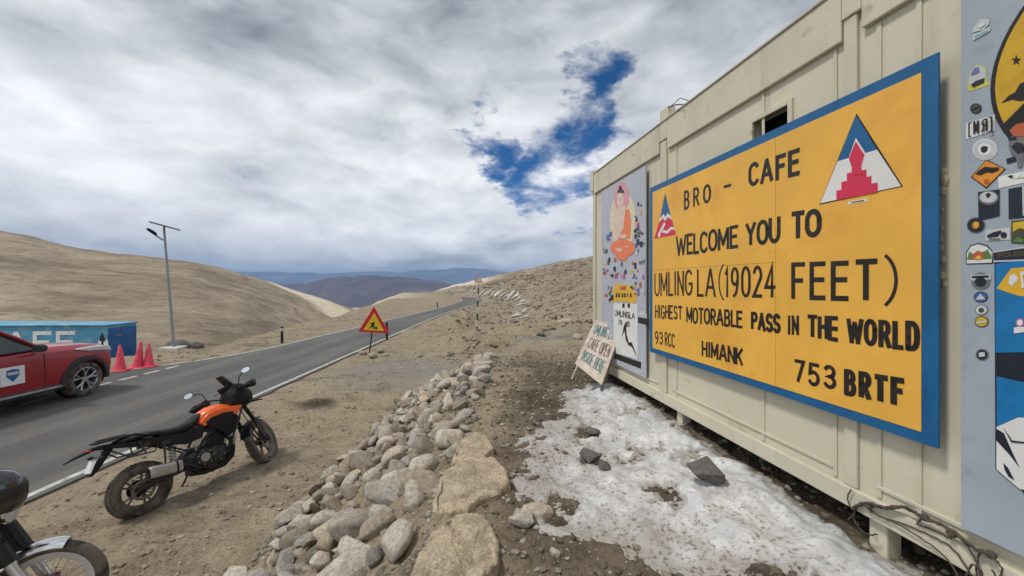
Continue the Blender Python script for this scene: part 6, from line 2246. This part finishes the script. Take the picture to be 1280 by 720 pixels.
def half(x, zb, zsill, zmid, zsh, zt, wb_, ws, wm, wsh, wt):
    prof = [(0, zb), (wb_, zb), (ws, zsill), (wm, zmid), (wsh, zsh), (wt, zt - 0.02), (wt * 0.55, zt), (0, zt + 0.006)]
    return [Vector((x, -y, z)) for y, z in prof] + [Vector((x, y, z)) for y, z in reversed(prof[1:-1])]


m = MB()
m.rings([half(2.08, 0.34, 0.42, 0.62, 0.78, 0.86, 0.45, 0.55, 0.60, 0.58, 0.45),
         half(2.01, 0.27, 0.36, 0.62, 0.86, 0.96, 0.62, 0.74, 0.78, 0.74, 0.58),
         half(1.90, 0.25, 0.34, 0.64, 0.93, 1.04, 0.72, 0.85, 0.88, 0.83, 0.66),
         half(1.70, 0.24, 0.33, 0.66, 0.97, 1.08, 0.76, 0.90, 0.92, 0.87, 0.70),
         half(1.35, 0.24, 0.33, 0.66, 1.00, 1.11, 0.76, 0.90, 0.93, 0.88, 0.71),
         half(0.90, 0.24, 0.33, 0.66, 1.02, 1.14, 0.76, 0.90, 0.92, 0.88, 0.72),
         half(0.55, 0.24, 0.33, 0.66, 1.03, 1.12, 0.76, 0.89, 0.91, 0.88, 0.80),
         half(-0.4, 0.24, 0.33, 0.66, 1.05, 1.11, 0.76, 0.89, 0.91, 0.88, 0.82),
         half(-1.35, 0.24, 0.33, 0.66, 1.07, 1.13, 0.76, 0.90, 0.93, 0.89, 0.82),
         half(-1.95, 0.27, 0.38, 0.68, 1.08, 1.14, 0.72, 0.86, 0.90, 0.86, 0.78),
         half(-2.15, 0.33, 0.42, 0.68, 1.05, 1.12, 0.62, 0.76, 0.82, 0.78, 0.70)])
body = cp('body', m, 'car_red', sharp=0.6)
bv = body.modifiers.new('bevel', 'BEVEL')
bv.width = 0.03
bv.segments = 3
bv.limit_method = 'ANGLE'
bv.angle_limit = R(25)
cut = MB()
for x in (FA, RA):
    for s in (-1, 1):
        cut.lathe([(0, s * 0.62), (0.42, s * 0.62), (0.42, s * 1.1), (0, s * 1.1)], (x, 0, 0.37), 'y', 40, closed=False)
cme = bpy.data.meshes.new('cutter')
cme.from_pydata(cut.v, [], cut.f)
cbm = bmesh.new()
cbm.from_mesh(cme)
bmesh.ops.remove_doubles(cbm, verts=cbm.verts, dist=1e-4)
bmesh.ops.recalc_face_normals(cbm, faces=cbm.faces)
cbm.to_mesh(cme)
cbm.free()
cob = bpy.data.objects.new('cutter', cme)
COL.objects.link(cob)
cob.matrix_world = Matrix.Translation(car.location) @ Matrix.Rotation(R(90), 4, 'Z')
bl = body.modifiers.new('arches', 'BOOLEAN')
bl.operation = 'DIFFERENCE'
bl.object = cob
bl.solver = 'EXACT'
bpy.context.view_layer.update()
dg = bpy.context.evaluated_depsgraph_get()
nm = bpy.data.meshes.new_from_object(body.evaluated_get(dg))
body.modifiers.clear()
body.data = nm
body.data.polygons.foreach_set('use_smooth', [True] * len(nm.polygons))
nm.set_sharp_from_angle(angle=0.6)
bpy.data.objects.remove(cob)
# greenhouse: glass volume and painted roof with pillars
m = MB()


def gh(x, zb, zt, wb_, wt):
    return [Vector((x, -wb_, zb)), Vector((x, -wt, zt)), Vector((x, wt, zt)), Vector((x, wb_, zb))]


m.rings([gh(0.62, 1.10, 1.115, 0.78, 0.76), gh(-0.02, 1.10, 1.575, 0.82, 0.60), gh(-0.6, 1.10, 1.63, 0.83, 0.61), gh(-1.4, 1.11, 1.61, 0.83, 0.60), gh(-1.85, 1.12, 1.55, 0.81, 0.57), gh(-2.05, 1.12, 1.18, 0.76, 0.70)])
cp('cabin_glass', m, 'car_glass', sharp=0.4)
m = MB()
m.loft([(0.10, 0, 1.565, 0.52, 0.012, 4), (-0.05, 0, 1.60, 0.615, 0.02, 5), (-0.6, 0, 1.655, 0.63, 0.024, 5), (-1.4, 0, 1.64, 0.62, 0.024, 5), (-1.98, 0, 1.57, 0.58, 0.018, 5)], 28)
cp('roof', m, 'car_red', sharp=1.0)
for s in (-1, 1):
    m = MB()
    m.tube([(0.66, s * 0.785, 1.10), (0.32, s * 0.72, 1.35), (-0.02, s * 0.62, 1.575), (-0.5, s * 0.625, 1.64)], [0.035, 0.034, 0.032, 0.03], 8)
    cp('pillar', m, 'car_red')
    m = MB()
    m.tube([(-1.95, s * 0.78, 1.12), (-1.85, s * 0.64, 1.50), (-1.6, s * 0.62, 1.60)], [0.07, 0.06, 0.04], 8)
    cp('pillar', m, 'car_red')
    m = MB()
    m.tube([(-0.55, s * 0.838, 1.10), (-0.62, s * 0.63, 1.60)], 0.035, 8)
    cp('pillar', m, 'car_cladding')
    m = MB()
    m.tube([(0.60, s * 0.80, 1.115), (-0.4, s * 0.845, 1.118), (-1.9, s * 0.835, 1.13)], 0.012, 8)
    cp('window_trim', m, 'car_cladding')
    m = MB()
    m.tube([(-0.1, s * 0.55, 1.67), (-0.6, s * 0.56, 1.70), (-1.4, s * 0.55, 1.69), (-1.7, s * 0.53, 1.65)], 0.014, 8)
    cp('roof_rail', m, 'alloy')
    # mirror
    m = MB()
    m.tube([(0.50, s * 0.84, 1.10), (0.46, s * 0.95, 1.13)], 0.025, 8)
    m.loft([(0.38, s * 1.0, 1.16, 0.09, 0.07, 3), (0.46, s * 1.0, 1.16, 0.10, 0.075, 3), (0.53, s * 0.99, 1.15, 0.06, 0.05, 3)], 16)
    cp('side_mirror', m, 'car_cladding')
    # wheel arch lip
    for x in (FA, RA):
        m = MB()
        rg = []
        for k in range(25):
            a = R(-8 + 196 * k / 24)
            rg.append([Vector((x + q * math.cos(a), s * yy, 0.37 + q * math.sin(a))) for q, yy in ((0.405, 0.86), (0.405, 0.945), (0.425, 0.95), (0.475, 0.935), (0.485, 0.90), (0.47, 0.86))])
        m.rings(rg)
        cp('wheel_arch', m, 'car_cladding')
        m = MB()
        rg = []
        for k in range(25):
            a = R(-20 + 220 * k / 24)
            rg.append([Vector((x + q * math.cos(a), s * yy, 0.37 + q * math.sin(a))) for q, yy in ((0.40, 0.63), (0.40, 0.87), (0.415, 0.87), (0.415, 0.63))])
        m.rings(rg)
        m.lathe([(0.0, s * 0.632), (0.40, s * 0.632), (0.40, s * 0.628), (0.0, s * 0.628)], (x, 0, 0.37), 'y', 28)
        cp('arch_liner', m, 'dark_void')
    # sill
    m = MB()
    m.loft([(-0.90, s * 0.88, 0.33, 0.05, 0.06, 3), (0.90, s * 0.88, 0.33, 0.05, 0.06, 3)], 12)
    sl = cp('sill', m, 'car_cladding')
    m = MB()
    m.loft([(-0.80, s * 0.955, 0.355, 0.05, 0.018, 3), (-0.7, s * 0.965, 0.35, 0.055, 0.02, 3), (0.72, s * 0.965, 0.35, 0.055, 0.02, 3), (0.82, s * 0.955, 0.355, 0.05, 0.018, 3)], 14)
    cp('side_step', m, 'alloy')
    for (x0, x1) in ((0.52, -0.50), (-0.53, -1.30)):
        m = MB()
        m.box((x0 + (x1 - x0) * 0.88 if x1 > -1 else x1 + 0.12, s * 0.915, 0.98), (0.16, 0.025, 0.025))
        cp('door_handle', m, 'car_red', bevel=0.006)
    for x in (0.60, -0.52, -1.02):
        m = MB()
        zz = [0.40, 0.52, 0.66, 0.80, 0.92, 1.03]
        yy = [0.8985, 0.904, 0.9145, 0.905, 0.896, 0.884]
        for i in range(5):
            m.hexa([Vector((x - 0.003, s * (yy[i] - 0.004), zz[i])), Vector((x + 0.003, s * (yy[i] - 0.004), zz[i])), Vector((x + 0.003, s * (yy[i] + 0.0035), zz[i])), Vector((x - 0.003, s * (yy[i] + 0.0035), zz[i]))],
                   [Vector((x - 0.003, s * (yy[i + 1] - 0.004), zz[i + 1])), Vector((x + 0.003, s * (yy[i + 1] - 0.004), zz[i + 1])), Vector((x + 0.003, s * (yy[i + 1] + 0.0035), zz[i + 1])), Vector((x - 0.003, s * (yy[i + 1] + 0.0035), zz[i + 1]))])
        cp('door_gap', m, 'dark_void', smooth=False)
    # headlamp wrapping the corner
    m = MB()
    rg = []
    for (x, yo, z0, z1) in ((1.18, 0.908, 1.005, 1.02), (1.4, 0.915, 0.955, 1.03), (1.7, 0.905, 0.925, 1.015), (1.9, 0.858, 0.895, 0.985), (2.02, 0.76, 0.86, 0.94), (2.06, 0.66, 0.85, 0.91)):
        rg.append([Vector((x, s * (yo - 0.05), z0)), Vector((x, s * (yo + 0.004), z0)), Vector((x, s * (yo - 0.006), z1)), Vector((x, s * (yo - 0.06), z1 + 0.01))])
    m.rings(rg)
    cp('headlamp', m, 'clear_lens', bevel=0.006)
m = MB()
m.box((2.08, 0, 0.70), (0.06, 1.0, 0.22))
m.box((2.04, 0, 0.42), (0.10, 1.25, 0.16))
cp('grille', m, 'car_cladding', bevel=0.02)
m = MB()
m.box((2.118, 0, 0.50), (0.012, 0.50, 0.11))
cp('number_plate', m, 'white_plastic', bevel=0.003)
# emblem on the door
m = MB()
yy = -0.9175
m.slab([(-0.09, yy + 0.004, 0.55), (0.27, yy + 0.004, 0.55), (0.27, yy + 0.012, 0.88), (-0.09, yy + 0.012, 0.88)], (0, -0.004, 0))
em_ = cp('door_decal', m, 'white_plastic', smooth=False)
m = MB()
sh = [(0.0, 0.82), (0.09, 0.84), (0.18, 0.82), (0.19, 0.72), (0.09, 0.61), (-0.01, 0.72)]
m.slab([(x, yy - 0.001 + (z - 0.55) * 0.024, z) for x, z in sh], (0, -0.002, 0), 0)
m.slab([(x, yy - 0.0045 + (z - 0.55) * 0.024, z) for x, z in ((0.01, 0.735), (0.17, 0.735), (0.17, 0.785), (0.01, 0.785))], (0, -0.002, 0), 1)
obj('shield', m, [MATS['sign_blue'], INK('light')], em_, local=True, smooth=False)


def car_wheel(x, s):
    c = Vector((x, s * 0.80, 0.365))
    m = MB()
    m.lathe([(0.25, -0.11), (0.33, -0.115), (0.358, -0.09), (0.365, -0.05), (0.365, 0.05), (0.358, 0.09), (0.33, 0.115), (0.25, 0.11)], c, 'y', 48)
    w = cp('wheel', m, 'tyre_rubber')
    m = MB()
    so = s * 0.105
    m.lathe([(0.252, so - s * 0.19), (0.252, so), (0.240, so + s * 0.004), (0.228, so - s * 0.01), (0.225, so - s * 0.10)], c, 'y', 48)
    for k in range(5):
        for d in (-0.17, 0.17):
            a = 2 * math.pi * k / 5 + 0.3
            p0 = c + Vector((0.05 * math.cos(a), so - s * 0.025, 0.05 * math.sin(a)))
            p1 = c + Vector((0.15 * math.cos(a + d * 0.75), so - s * 0.015, 0.15 * math.sin(a + d * 0.75)))
            p2 = c + Vector((0.236 * math.cos(a + d * 1.5), so - s * 0.005, 0.236 * math.sin(a + d * 1.5)))
            m.tube([p0, p1, p2], [0.020, 0.018, 0.022], 6)
    m.lathe([(0, so - s * 0.004), (0.05, so - s * 0.006), (0.062, so - s * 0.03)], c, 'y', 20)
    obj('rim', m, MATS['alloy'], w, local=True)
    m = MB()
    m.lathe([(0, so - s * 0.08), (0.225, so - s * 0.08), (0.225, so - s * 0.09), (0, so - s * 0.09)], c, 'y', 28)
    obj('brake_disc', m, MATS['black_metal'], w, local=True)


for x in (FA, RA):
    for s in (-1, 1):
        car_wheel(x, s)

# ------------------------------------------------------------------ blue painted cabin beyond the road
bx0 = Vector((-14.15, 13.45, -0.62))
blu = thing('painted_cabin', bx0 + Vector((-3, 0.5, 0)), 'low blue painted box cabin with white letters and an arrow emblem beyond the road', 'cabin')
zt = at(135, 407.5, 13.45).z
m = MB()
m.hexa([bx0 + Vector((-7, -0.45, 0)), bx0, bx0 + Vector((0.0, 1.05, 0)), bx0 + Vector((-7, 1.4, 0))], [Vector((bx0.x - 7, bx0.y - 0.45, zt)), Vector((bx0.x, bx0.y, zt)), Vector((bx0.x, bx0.y + 1.05, zt)), Vector((bx0.x - 7, bx0.y + 1.4, zt))])
obj('wall', m, MATS['box_cyan'], blu, bevel=0.03)
m = MB()
m.slab([bx0 + Vector((0.004, 0.03, 0.05)), bx0 + Vector((0.004, 1.02, 0.05)), Vector((bx0.x + 0.004, bx0.y + 1.02, zt - 0.08)), Vector((bx0.x + 0.004, bx0.y + 0.03, zt - 0.08))], (0.03, 0, 0))
dr = obj('door', m, MATS['box_blue'], blu, bevel=0.008)
m = MB()
m.box(Vector((bx0.x + 0.05, bx0.y + 0.35, zt - 0.36)), (0.03, 0.22, 0.03))
obj('handle', m, MATS['galvanised'], dr, bevel=0.005)
m = MB()
m.hexa([Vector((bx0.x - 7.03, bx0.y - 0.48, zt + 0.003)), Vector((bx0.x + 0.04, bx0.y - 0.03, zt + 0.003)), Vector((bx0.x + 0.04, bx0.y + 1.08, zt + 0.003)), Vector((bx0.x - 7.03, bx0.y + 1.43, zt + 0.003))],
       [Vector((bx0.x - 7.03, bx0.y - 0.48, zt + 0.05)), Vector((bx0.x + 0.04, bx0.y - 0.03, zt + 0.05)), Vector((bx0.x + 0.04, bx0.y + 1.08, zt + 0.05)), Vector((bx0.x - 7.03, bx0.y + 1.43, zt + 0.05))])
obj('roof', m, MATS['box_cyan'], blu, bevel=0.01)
fd = Vector((7, 0.45, 0)).normalized()      # along the front face
fn = Vector((0.45, -7, 0)).normalized()


def bf(px, py, lift):                        # image point on the front face of the blue cabin
    r = ray(px, py)
    t = (bx0 - Vector((0, 0, CAMZ))).dot(fn) / r.dot(fn)
    return Vector((0, 0, CAMZ)) + r * t + fn * lift


def bf_text(mb, tx, x0, x1, y0, y1, th):
    a, b = bf(x0, y0, 0), bf(x1, y0, 0)
    zt_, zb_ = a.z, bf(x0, y1, 0).z
    Lw = (b - a).length
    for k, plk in enumerate(text_strokes(tx, 0.3)):
        stroke(mb, [(u * Lw, zb_ + (zt_ - zb_) * v) for u, v in plk], th, lambda p, q, l: Vector((a.x, a.y, 0)) + fd * p + Vector((0, 0, q)) + fn * (0.004 + l), k)


m = MB()
bf_text(m, 'CAFE', -28, 92, 417, 441, 0.13)
obj('lettering', m, MATS['paint_white'], blu, smooth=False)
m = MB()
m.slab([bf(119, 442, 0.003), bf(124, 424, 0.003), bf(135, 425, 0.003), bf(136.5, 447, 0.003)], fn * 0.002, 0)
m.slab([bf(128, 415, 0.0065), bf(124, 425, 0.0065), bf(127, 427, 0.0065), bf(127, 432, 0.0065), bf(123, 439, 0.0065), bf(133, 440, 0.0065), bf(129.5, 432, 0.0065), bf(129.5, 427, 0.0065), bf(132, 426, 0.0065)], fn * 0.002, 1)
obj('emblem', m, [MATS['paint_white'], MATS['paint_black']], blu, smooth=False)

# ------------------------------------------------------------------ traffic cones
def cone(px, py, h, label, tilt=(0, 0)):
    p = on_ground(px, py, 0.0)
    zg = max(0.0, Hz(p.x, p.y))
    c = thing('traffic_cone', (p.x, p.y, zg), label, 'traffic cone', 'cones by the blue cabin', rot=(tilt[0], tilt[1], 0.3))
    m = MB()
    m.lathe([(0.150, 0.028), (0.135, 0.045), (0.028, h - 0.01), (0.02, h), (0, h)], (0, 0, 0), 'z', 24)
    cbd = obj('cone_body', m, MATS['cone_pink'], c, local=True)
    m = MB()
    q0, q1 = 0.135 - 0.107 * 0.52, 0.135 - 0.107 * 0.72
    m.lathe([(q0 + 0.003, 0.045 + (h - 0.055) * 0.52), (q1 + 0.003, 0.045 + (h - 0.055) * 0.72)], (0, 0, 0), 'z', 24)
    obj('cone_band', m, MATS['cone_band'], cbd, local=True)
    m = MB()
    m.box((0, 0, 0.015), (0.38, 0.38, 0.03))
    obj('base', m, MATS['cone_pink'], c, local=True, bevel=0.01)


cone(150, 463.5, 0.74, 'pink traffic cone nearest the red car, the first of three by the blue cabin')
cone(172, 459.5, 0.78, 'leaning pink traffic cone between the two other cones by the blue cabin', (0.03, 0.12))
cone(186, 458.5, 0.70, 'pink traffic cone farthest from the red car, closest to the lamp post')

# ------------------------------------------------------------------ solar street lamp
lb = on_ground(218, 437, 0.0)
lb.z = Hz(lb.x, lb.y)
top = at(205, 286, lb.y)
lamp = thing('street_lamp', lb, 'grey solar street lamp leaning beside the road with its panel on top', 'street lamp')
m = MB()
m.tube([lb - Vector((0, 0, 0.1)), lb + (top - lb) * 0.5, top], [0.05, 0.043, 0.034], 14)
obj('pole', m, MATS['galvanised'], lamp)
m = MB()
q = lb + (top - lb) * 0.90
arm_end = at(193, 293, lb.y - 0.1)
m.tube([q, (q + arm_end) / 2 + Vector((0, 0, -0.02)), arm_end], 0.028, 10)
obj('arm', m, MATS['galvanised'], lamp)
m = MB()
h0, h1 = at(196, 293.5, lb.y - 0.1), at(183.5, 285.5, lb.y - 0.3)
d = (h1 - h0)
side = d.cross(Vector((0, 0, 1))).normalized()
upv = side.cross(d).normalized()
m.rings([[h0 + d * t + side * (w * math.cos(a)) + upv * (hh * math.sin(a)) for a in [2 * math.pi * k / 14 for k in range(14)]] for t, w, hh in ((0, 0.05, 0.04), (0.25, 0.11, 0.06), (0.8, 0.12, 0.055), (1.0, 0.06, 0.03))])
obj('lamp_head', m, MATS['black_metal'], lamp)
m = MB()
pa, pb_ = at(186.5, 278, lb.y + 0.2), at(225, 288.5, lb.y - 0.2)
ax = (pb_ - pa).normalized()
dep = Vector((-0.85, 1, 0.10)).normalized()
upn = ax.cross(dep).normalized()
cpt = (pa + pb_) / 2
Lh = (pb_ - pa).length / 2
m.hexa([cpt - ax * Lh - dep * 0.36, cpt + ax * Lh - dep * 0.36, cpt + ax * Lh + dep * 0.36, cpt - ax * Lh + dep * 0.36], [p + upn * 0.04 for p in (cpt - ax * Lh - dep * 0.36, cpt + ax * Lh - dep * 0.36, cpt + ax * Lh + dep * 0.36, cpt - ax * Lh + dep * 0.36)])
sp_ = obj('solar_panel', m, MATS['solar_cell'], lamp, bevel=0.006)
m = MB()
m.tube([top - Vector((0, 0, 0.02)), cpt], 0.035, 10)
obj('bracket', m, MATS['galvanised'], lamp)
m = MB()
m.box(lb + Vector((0, 0, 0.03)), (0.7, 0.6, 0.14))
obj('plinth', m, MATS['dirty_white'], lamp, bevel=0.02)
put_stone(ROUND[2], 'stone', (lb.x - 0.25, lb.y + 0.5, lb.z + 0.1), 0.4, (0.1, 0.1, 0.4), 'dark stone heap lying just behind the foot of the lamp', 'stone', None, MATS['grey_rock'])
put_stone(ROUND[6], 'stone', (lb.x + 0.55, lb.y + 0.3, lb.z + 0.06), 0.3, (0.1, 0.1, 1.4), 'grey stone on the road side of the lamp foot', 'stone', None, MATS['grey_rock'])

# ------------------------------------------------------------------ road works sign
sb = on_ground(461, 441, 0.03)
sb.z = Hz(sb.x, sb.y)
sg_ = thing('warning_sign', sb, 'red bordered yellow triangle road works sign showing a digging figure', 'road sign')
Ys = sb.y


def sp3(x, y, lift=0.0):
    p = at(x, y, Ys)
    return p + Vector((0, -lift, 0))


def rot_sign(p):      # the board is turned and leans a little
    c = at(467, 402, Ys)
    d = p - c
    a = R(14)
    return c + Vector((d.x * math.cos(a), d.x * math.sin(a) + d.y, d.z))


def round_poly(pts, rad, n=5):
    out = []
    L = len(pts)
    for i in range(L):
        p0, p1, p2 = Vector(pts[i - 1]), Vector(pts[i]), Vector(pts[(i + 1) % L])
        a = p1 + (p0 - p1).normalized() * rad
        b = p1 + (p2 - p1).normalized() * rad
        for k in range(n + 1):
            t = k / n
            out.append(tuple(a * (1 - t) ** 2 + p1 * 2 * t * (1 - t) + b * t * t))
    return out


m = MB()
m.tube([sb - Vector((0, 0, 0.15)), at(464.2, 421, Ys) + Vector((0, 0.02, 0)), at(466, 392, Ys) + Vector((0, 0.02, 0))], 0.022, 10)
obj('pole', m, MATS['black_metal'], sg_)
tri = [(467.5, 383.0), (449.0, 414.0), (486.0, 417.5)]
m = MB()
m.slab([rot_sign(sp3(x, y)) for x, y in round_poly(tri, 2.2)], (0, -0.006, 0))
bd_ = obj('sign_board', m, MATS['sign_red'], sg_, smooth=False)
tri2 = [(468.0, 391.0), (455.2, 412.0), (479.6, 414.2)]
m = MB()
m.slab([rot_sign(sp3(x, y, 0.0075)) for x, y in round_poly(tri2, 1.0)], (0, -0.002, 0))
obj('sign_face', m, MATS['warn_yellow'], bd_, smooth=False)


def s7(x, y):
    return (430 + x * 0.125, 360 + y * 0.125)


m = MB()
for poly in ([(286, 350), (296, 336), (308, 342), (304, 360), (292, 362)], [(262, 352), (290, 344), (302, 370), (280, 372), (276, 360)], [(280, 364), (300, 362), (296, 390), (300, 408), (290, 408), (284, 388)], [(278, 368), (288, 376), (262, 402), (246, 408), (262, 388)], [(298, 372), (318, 392), (314, 398), (294, 380)], [(302, 410), (314, 388), (326, 386), (338, 412)]):
    m.slab([rot_sign(sp3(*s7(x, y), 0.011)) for x, y in poly], (0, -0.002, 0))
obj('digging_figure', m, MATS['paint_black'], bd_, smooth=False)
m = MB()
for y in (409, 398):
    m.box(rot_sign(at(466, y, Ys)) + Vector((0, 0.008, 0)), (0.10, 0.02, 0.03))
obj('bracket', m, MATS['galvanised'], sg_)

# ------------------------------------------------------------------ striped pole with a small faded sign
Y2 = 19.0
pz = at(596, 404, Y2)
pz.z = Hz(pz.x, Y2)
zt2 = at(598.5, 350, Y2).z
ps = thing('warning_sign', pz, 'small faded triangle sign on a black and white striped pole near the bend', 'road sign')
m = MB()
nb_ = 8
tp = Vector((at(598.2, 352, Y2).x, Y2, zt2 - 0.05))
for k in range(nb_):
    a, b = pz + (tp - pz) * (k / nb_), pz + (tp - pz) * ((k + 1) / nb_)
    m.tube([a + (Vector((0, 0, -0.1)) if k == 0 else Vector((0, 0, 0.001))), b], 0.036, 10, mi=k % 2)
obj('pole', m, [MATS['paint_black'], MATS['dirty_white']], ps)
m = MB()
c2 = tp + Vector((0, -0.045, 0.03))
m.slab([c2 + Vector((0, 0, 0.30)), c2 + Vector((-0.22, 0, -0.12)), c2 + Vector((0.22, 0, -0.12))], (0, -0.008, 0))
bd2 = obj('sign_board', m, MATS['faded_pink'], ps, smooth=False)
m = MB()
m.slab([c2 + Vector((0, -0.0095, 0.18)), c2 + Vector((-0.13, -0.0095, -0.07)), c2 + Vector((0.13, -0.0095, -0.07))], (0, -0.002, 0))
obj('sign_face', m, MATS['dirty_white'], bd2, smooth=False)

# ------------------------------------------------------------------ marker posts
def post(px, py, h, label, cols):
    p = on_ground(px, py, 0.0)
    p.z = Hz(p.x, p.y)
    o = thing('marker_post', p, label, 'marker post', 'marker posts along the road')
    z0 = -0.1
    for k, (z1, c) in enumerate(cols):
        m = MB()
        m.tube([p + Vector((0, 0, z0)), p + Vector((0, 0, h * z1 - 0.0005))], 0.055, 10)
        obj('post_band', m, MATS[c], o)
        z0 = h * z1 + 0.0005


post(352.5, 428, 0.72, 'black marker post with a white band on the far verge near the lamp', [(0.72, 'paint_black'), (0.9, 'dirty_white'), (1.0, 'paint_black')])
post(483.5, 424.5, 0.80, 'dark red marker post just behind the yellow triangle sign', [(0.55, 'black_metal'), (0.85, 'dark_red_paint'), (1.0, 'black_metal')])
post(546.5, 384.5, 0.8, 'small distant marker post on the inner verge of the bend', [(0.7, 'black_metal'), (1.0, 'dirty_white')])

# ------------------------------------------------------------------ white painted stones round the bend
rs = random.Random(9)
pth = [(565, 361.5, 1.6), (578, 363, 1.3), (590, 364, 1.2), (602, 366, 1.3), (612, 368, 1.6), (622, 369.5, 1.8), (632, 371.5, 1.8), (641, 374, 1.4), (649, 376.5, 1.2), (654, 379, 1.0), (653, 384, 0.9), (651.5, 389, 0.8), (652, 394, 0.8), (651.5, 400, 0.8)]
ptY = [96, 88, 80, 72, 66, 62, 57, 51, 47, 43, 37, 32, 29, 26]


WSTONES = []
for i in range(4):
    me = stone_mesh('painted_stone', 400 + i, 0.55, 8)
    me.materials.append(MATS['white_stone'])
    WSTONES.append(me)
k_n = 38
for k in range(k_n):
    t = k / (k_n - 1) * (len(pth) - 1)
    i = min(int(t), len(pth) - 2)
    f_ = t - i
    px_ = pth[i][0] + (pth[i + 1][0] - pth[i][0]) * f_
    Yk = ptY[i] + (ptY[i + 1] - ptY[i]) * f_
    xx = (px_ - CX) / F * Yk
    sz = (pth[i][2] + (pth[i + 1][2] - pth[i][2]) * f_) * rs.uniform(0.55, 1.15) * (0.55 if k < k_n * 0.75 else 0.42)
    big = k < k_n * 0.72
    o = put_stone(WSTONES[k % 4], 'painted_stone', (xx + rs.uniform(-0.4, 0.4), Yk, Hz(xx, Yk) + sz * (0.55 if big else 0.2)), sz,
                  (R(-20), R(rs.uniform(-55, -25)) if big else R(-12), R(rs.uniform(-30, 30))), 'one of the white painted stones lining the outside of the road bend', 'painted stone', 'white painted stones round the bend')
    o.scale = (sz * 1.3, sz * 0.42, sz * 0.42)

# ------------------------------------------------------------------ folding board
Ag = Hz(on_wall(752, 484, D0 - 0.5).x, 5.2)
aA = on_ground(752.5, 484.5, Ag + 0.01)          # near right foot
Yb = aA.y
fbd = thing('folding_board', (aA.x, aA.y, aA.z), 'whitewashed wooden folding board with hand painted cafe words standing by the cabin', 'sign board')
# board plane from four image corners with plausible depths: the left side stands further away
TL, TR, BL = at(744, 400, 5.62), at(778, 407, 5.28), at(718.5, 454.5, 5.42)
_n = (TR - TL).cross(BL - TL)
_r = ray(752, 481.5)
BR = Vector((0, 0, CAMZ)) + _r * ((TL - Vector((0, 0, CAMZ))).dot(_n) / _r.dot(_n))
nrm = (TR - TL).cross(BL - TL).normalized()
if nrm.y > 0:
    nrm = -nrm
m = MB()
m.slab([TL, TR, BR, BL], -nrm * 0.018)
obj('front_board', m, MATS['board_wood'], fbd, smooth=False, bevel=0.002)


def ab(u, v, lift):
    return (TL * (1 - u) + TR * u) * (1 - v) + (BL * (1 - u) + BR * u) * v + nrm * lift


def ab_text(tx, u0, u1, v0, v1, th, mat, name='lettering'):
    mb = MB()
    W_ = (TR - TL).length
    H_ = (BL - TL).length
    for k, plk in enumerate(text_strokes(tx, 0.34)):
        stroke(mb, [((u0 + (u1 - u0) * u) * W_, (v1 + (v0 - v1) * v) * H_) for u, v in plk], th, lambda p, q, l: ab(p / W_, q / H_, 0.0012 + l), k)
    return obj(name, mb, MATS[mat], fbd, smooth=False)


ab_text('UMLING LA', 0.13, 0.84, 0.09, 0.28, 0.012, 'teal_paint')
ab_text('CAFE OPEN', 0.14, 0.90, 0.38, 0.58, 0.012, 'maroon_paint')
ab_text('INSIDE HERE', 0.12, 0.88, 0.66, 0.85, 0.011, 'teal_paint')
m = MB()
ep = nrm * 0.004
for (p, q) in ((TL, BL), (TR, BR)):
    dd_ = (q - p)
    m.tube([p - nrm * 0.028, q - nrm * 0.028 + (dd_.normalized() * (0.06 if p is TR else 0.02))], 0.016, 6)
obj('front_leg', m, MATS['wood_edge'], fbd)
back = []
for p, q, k in ((TL, BL, 0), (TR, BR, 1)):
    gx = p - nrm * 0.42
    foot = Vector((gx.x, gx.y, 0))
    if k == 0:
        foot = at(714.5, 467, 5.75)
    foot.z = Hz(foot.x, foot.y) - 0.02
    mb = MB().tube([p - nrm * 0.045, foot], 0.017, 6)
    obj('rear_leg', mb, MATS['leg_wood'], fbd)
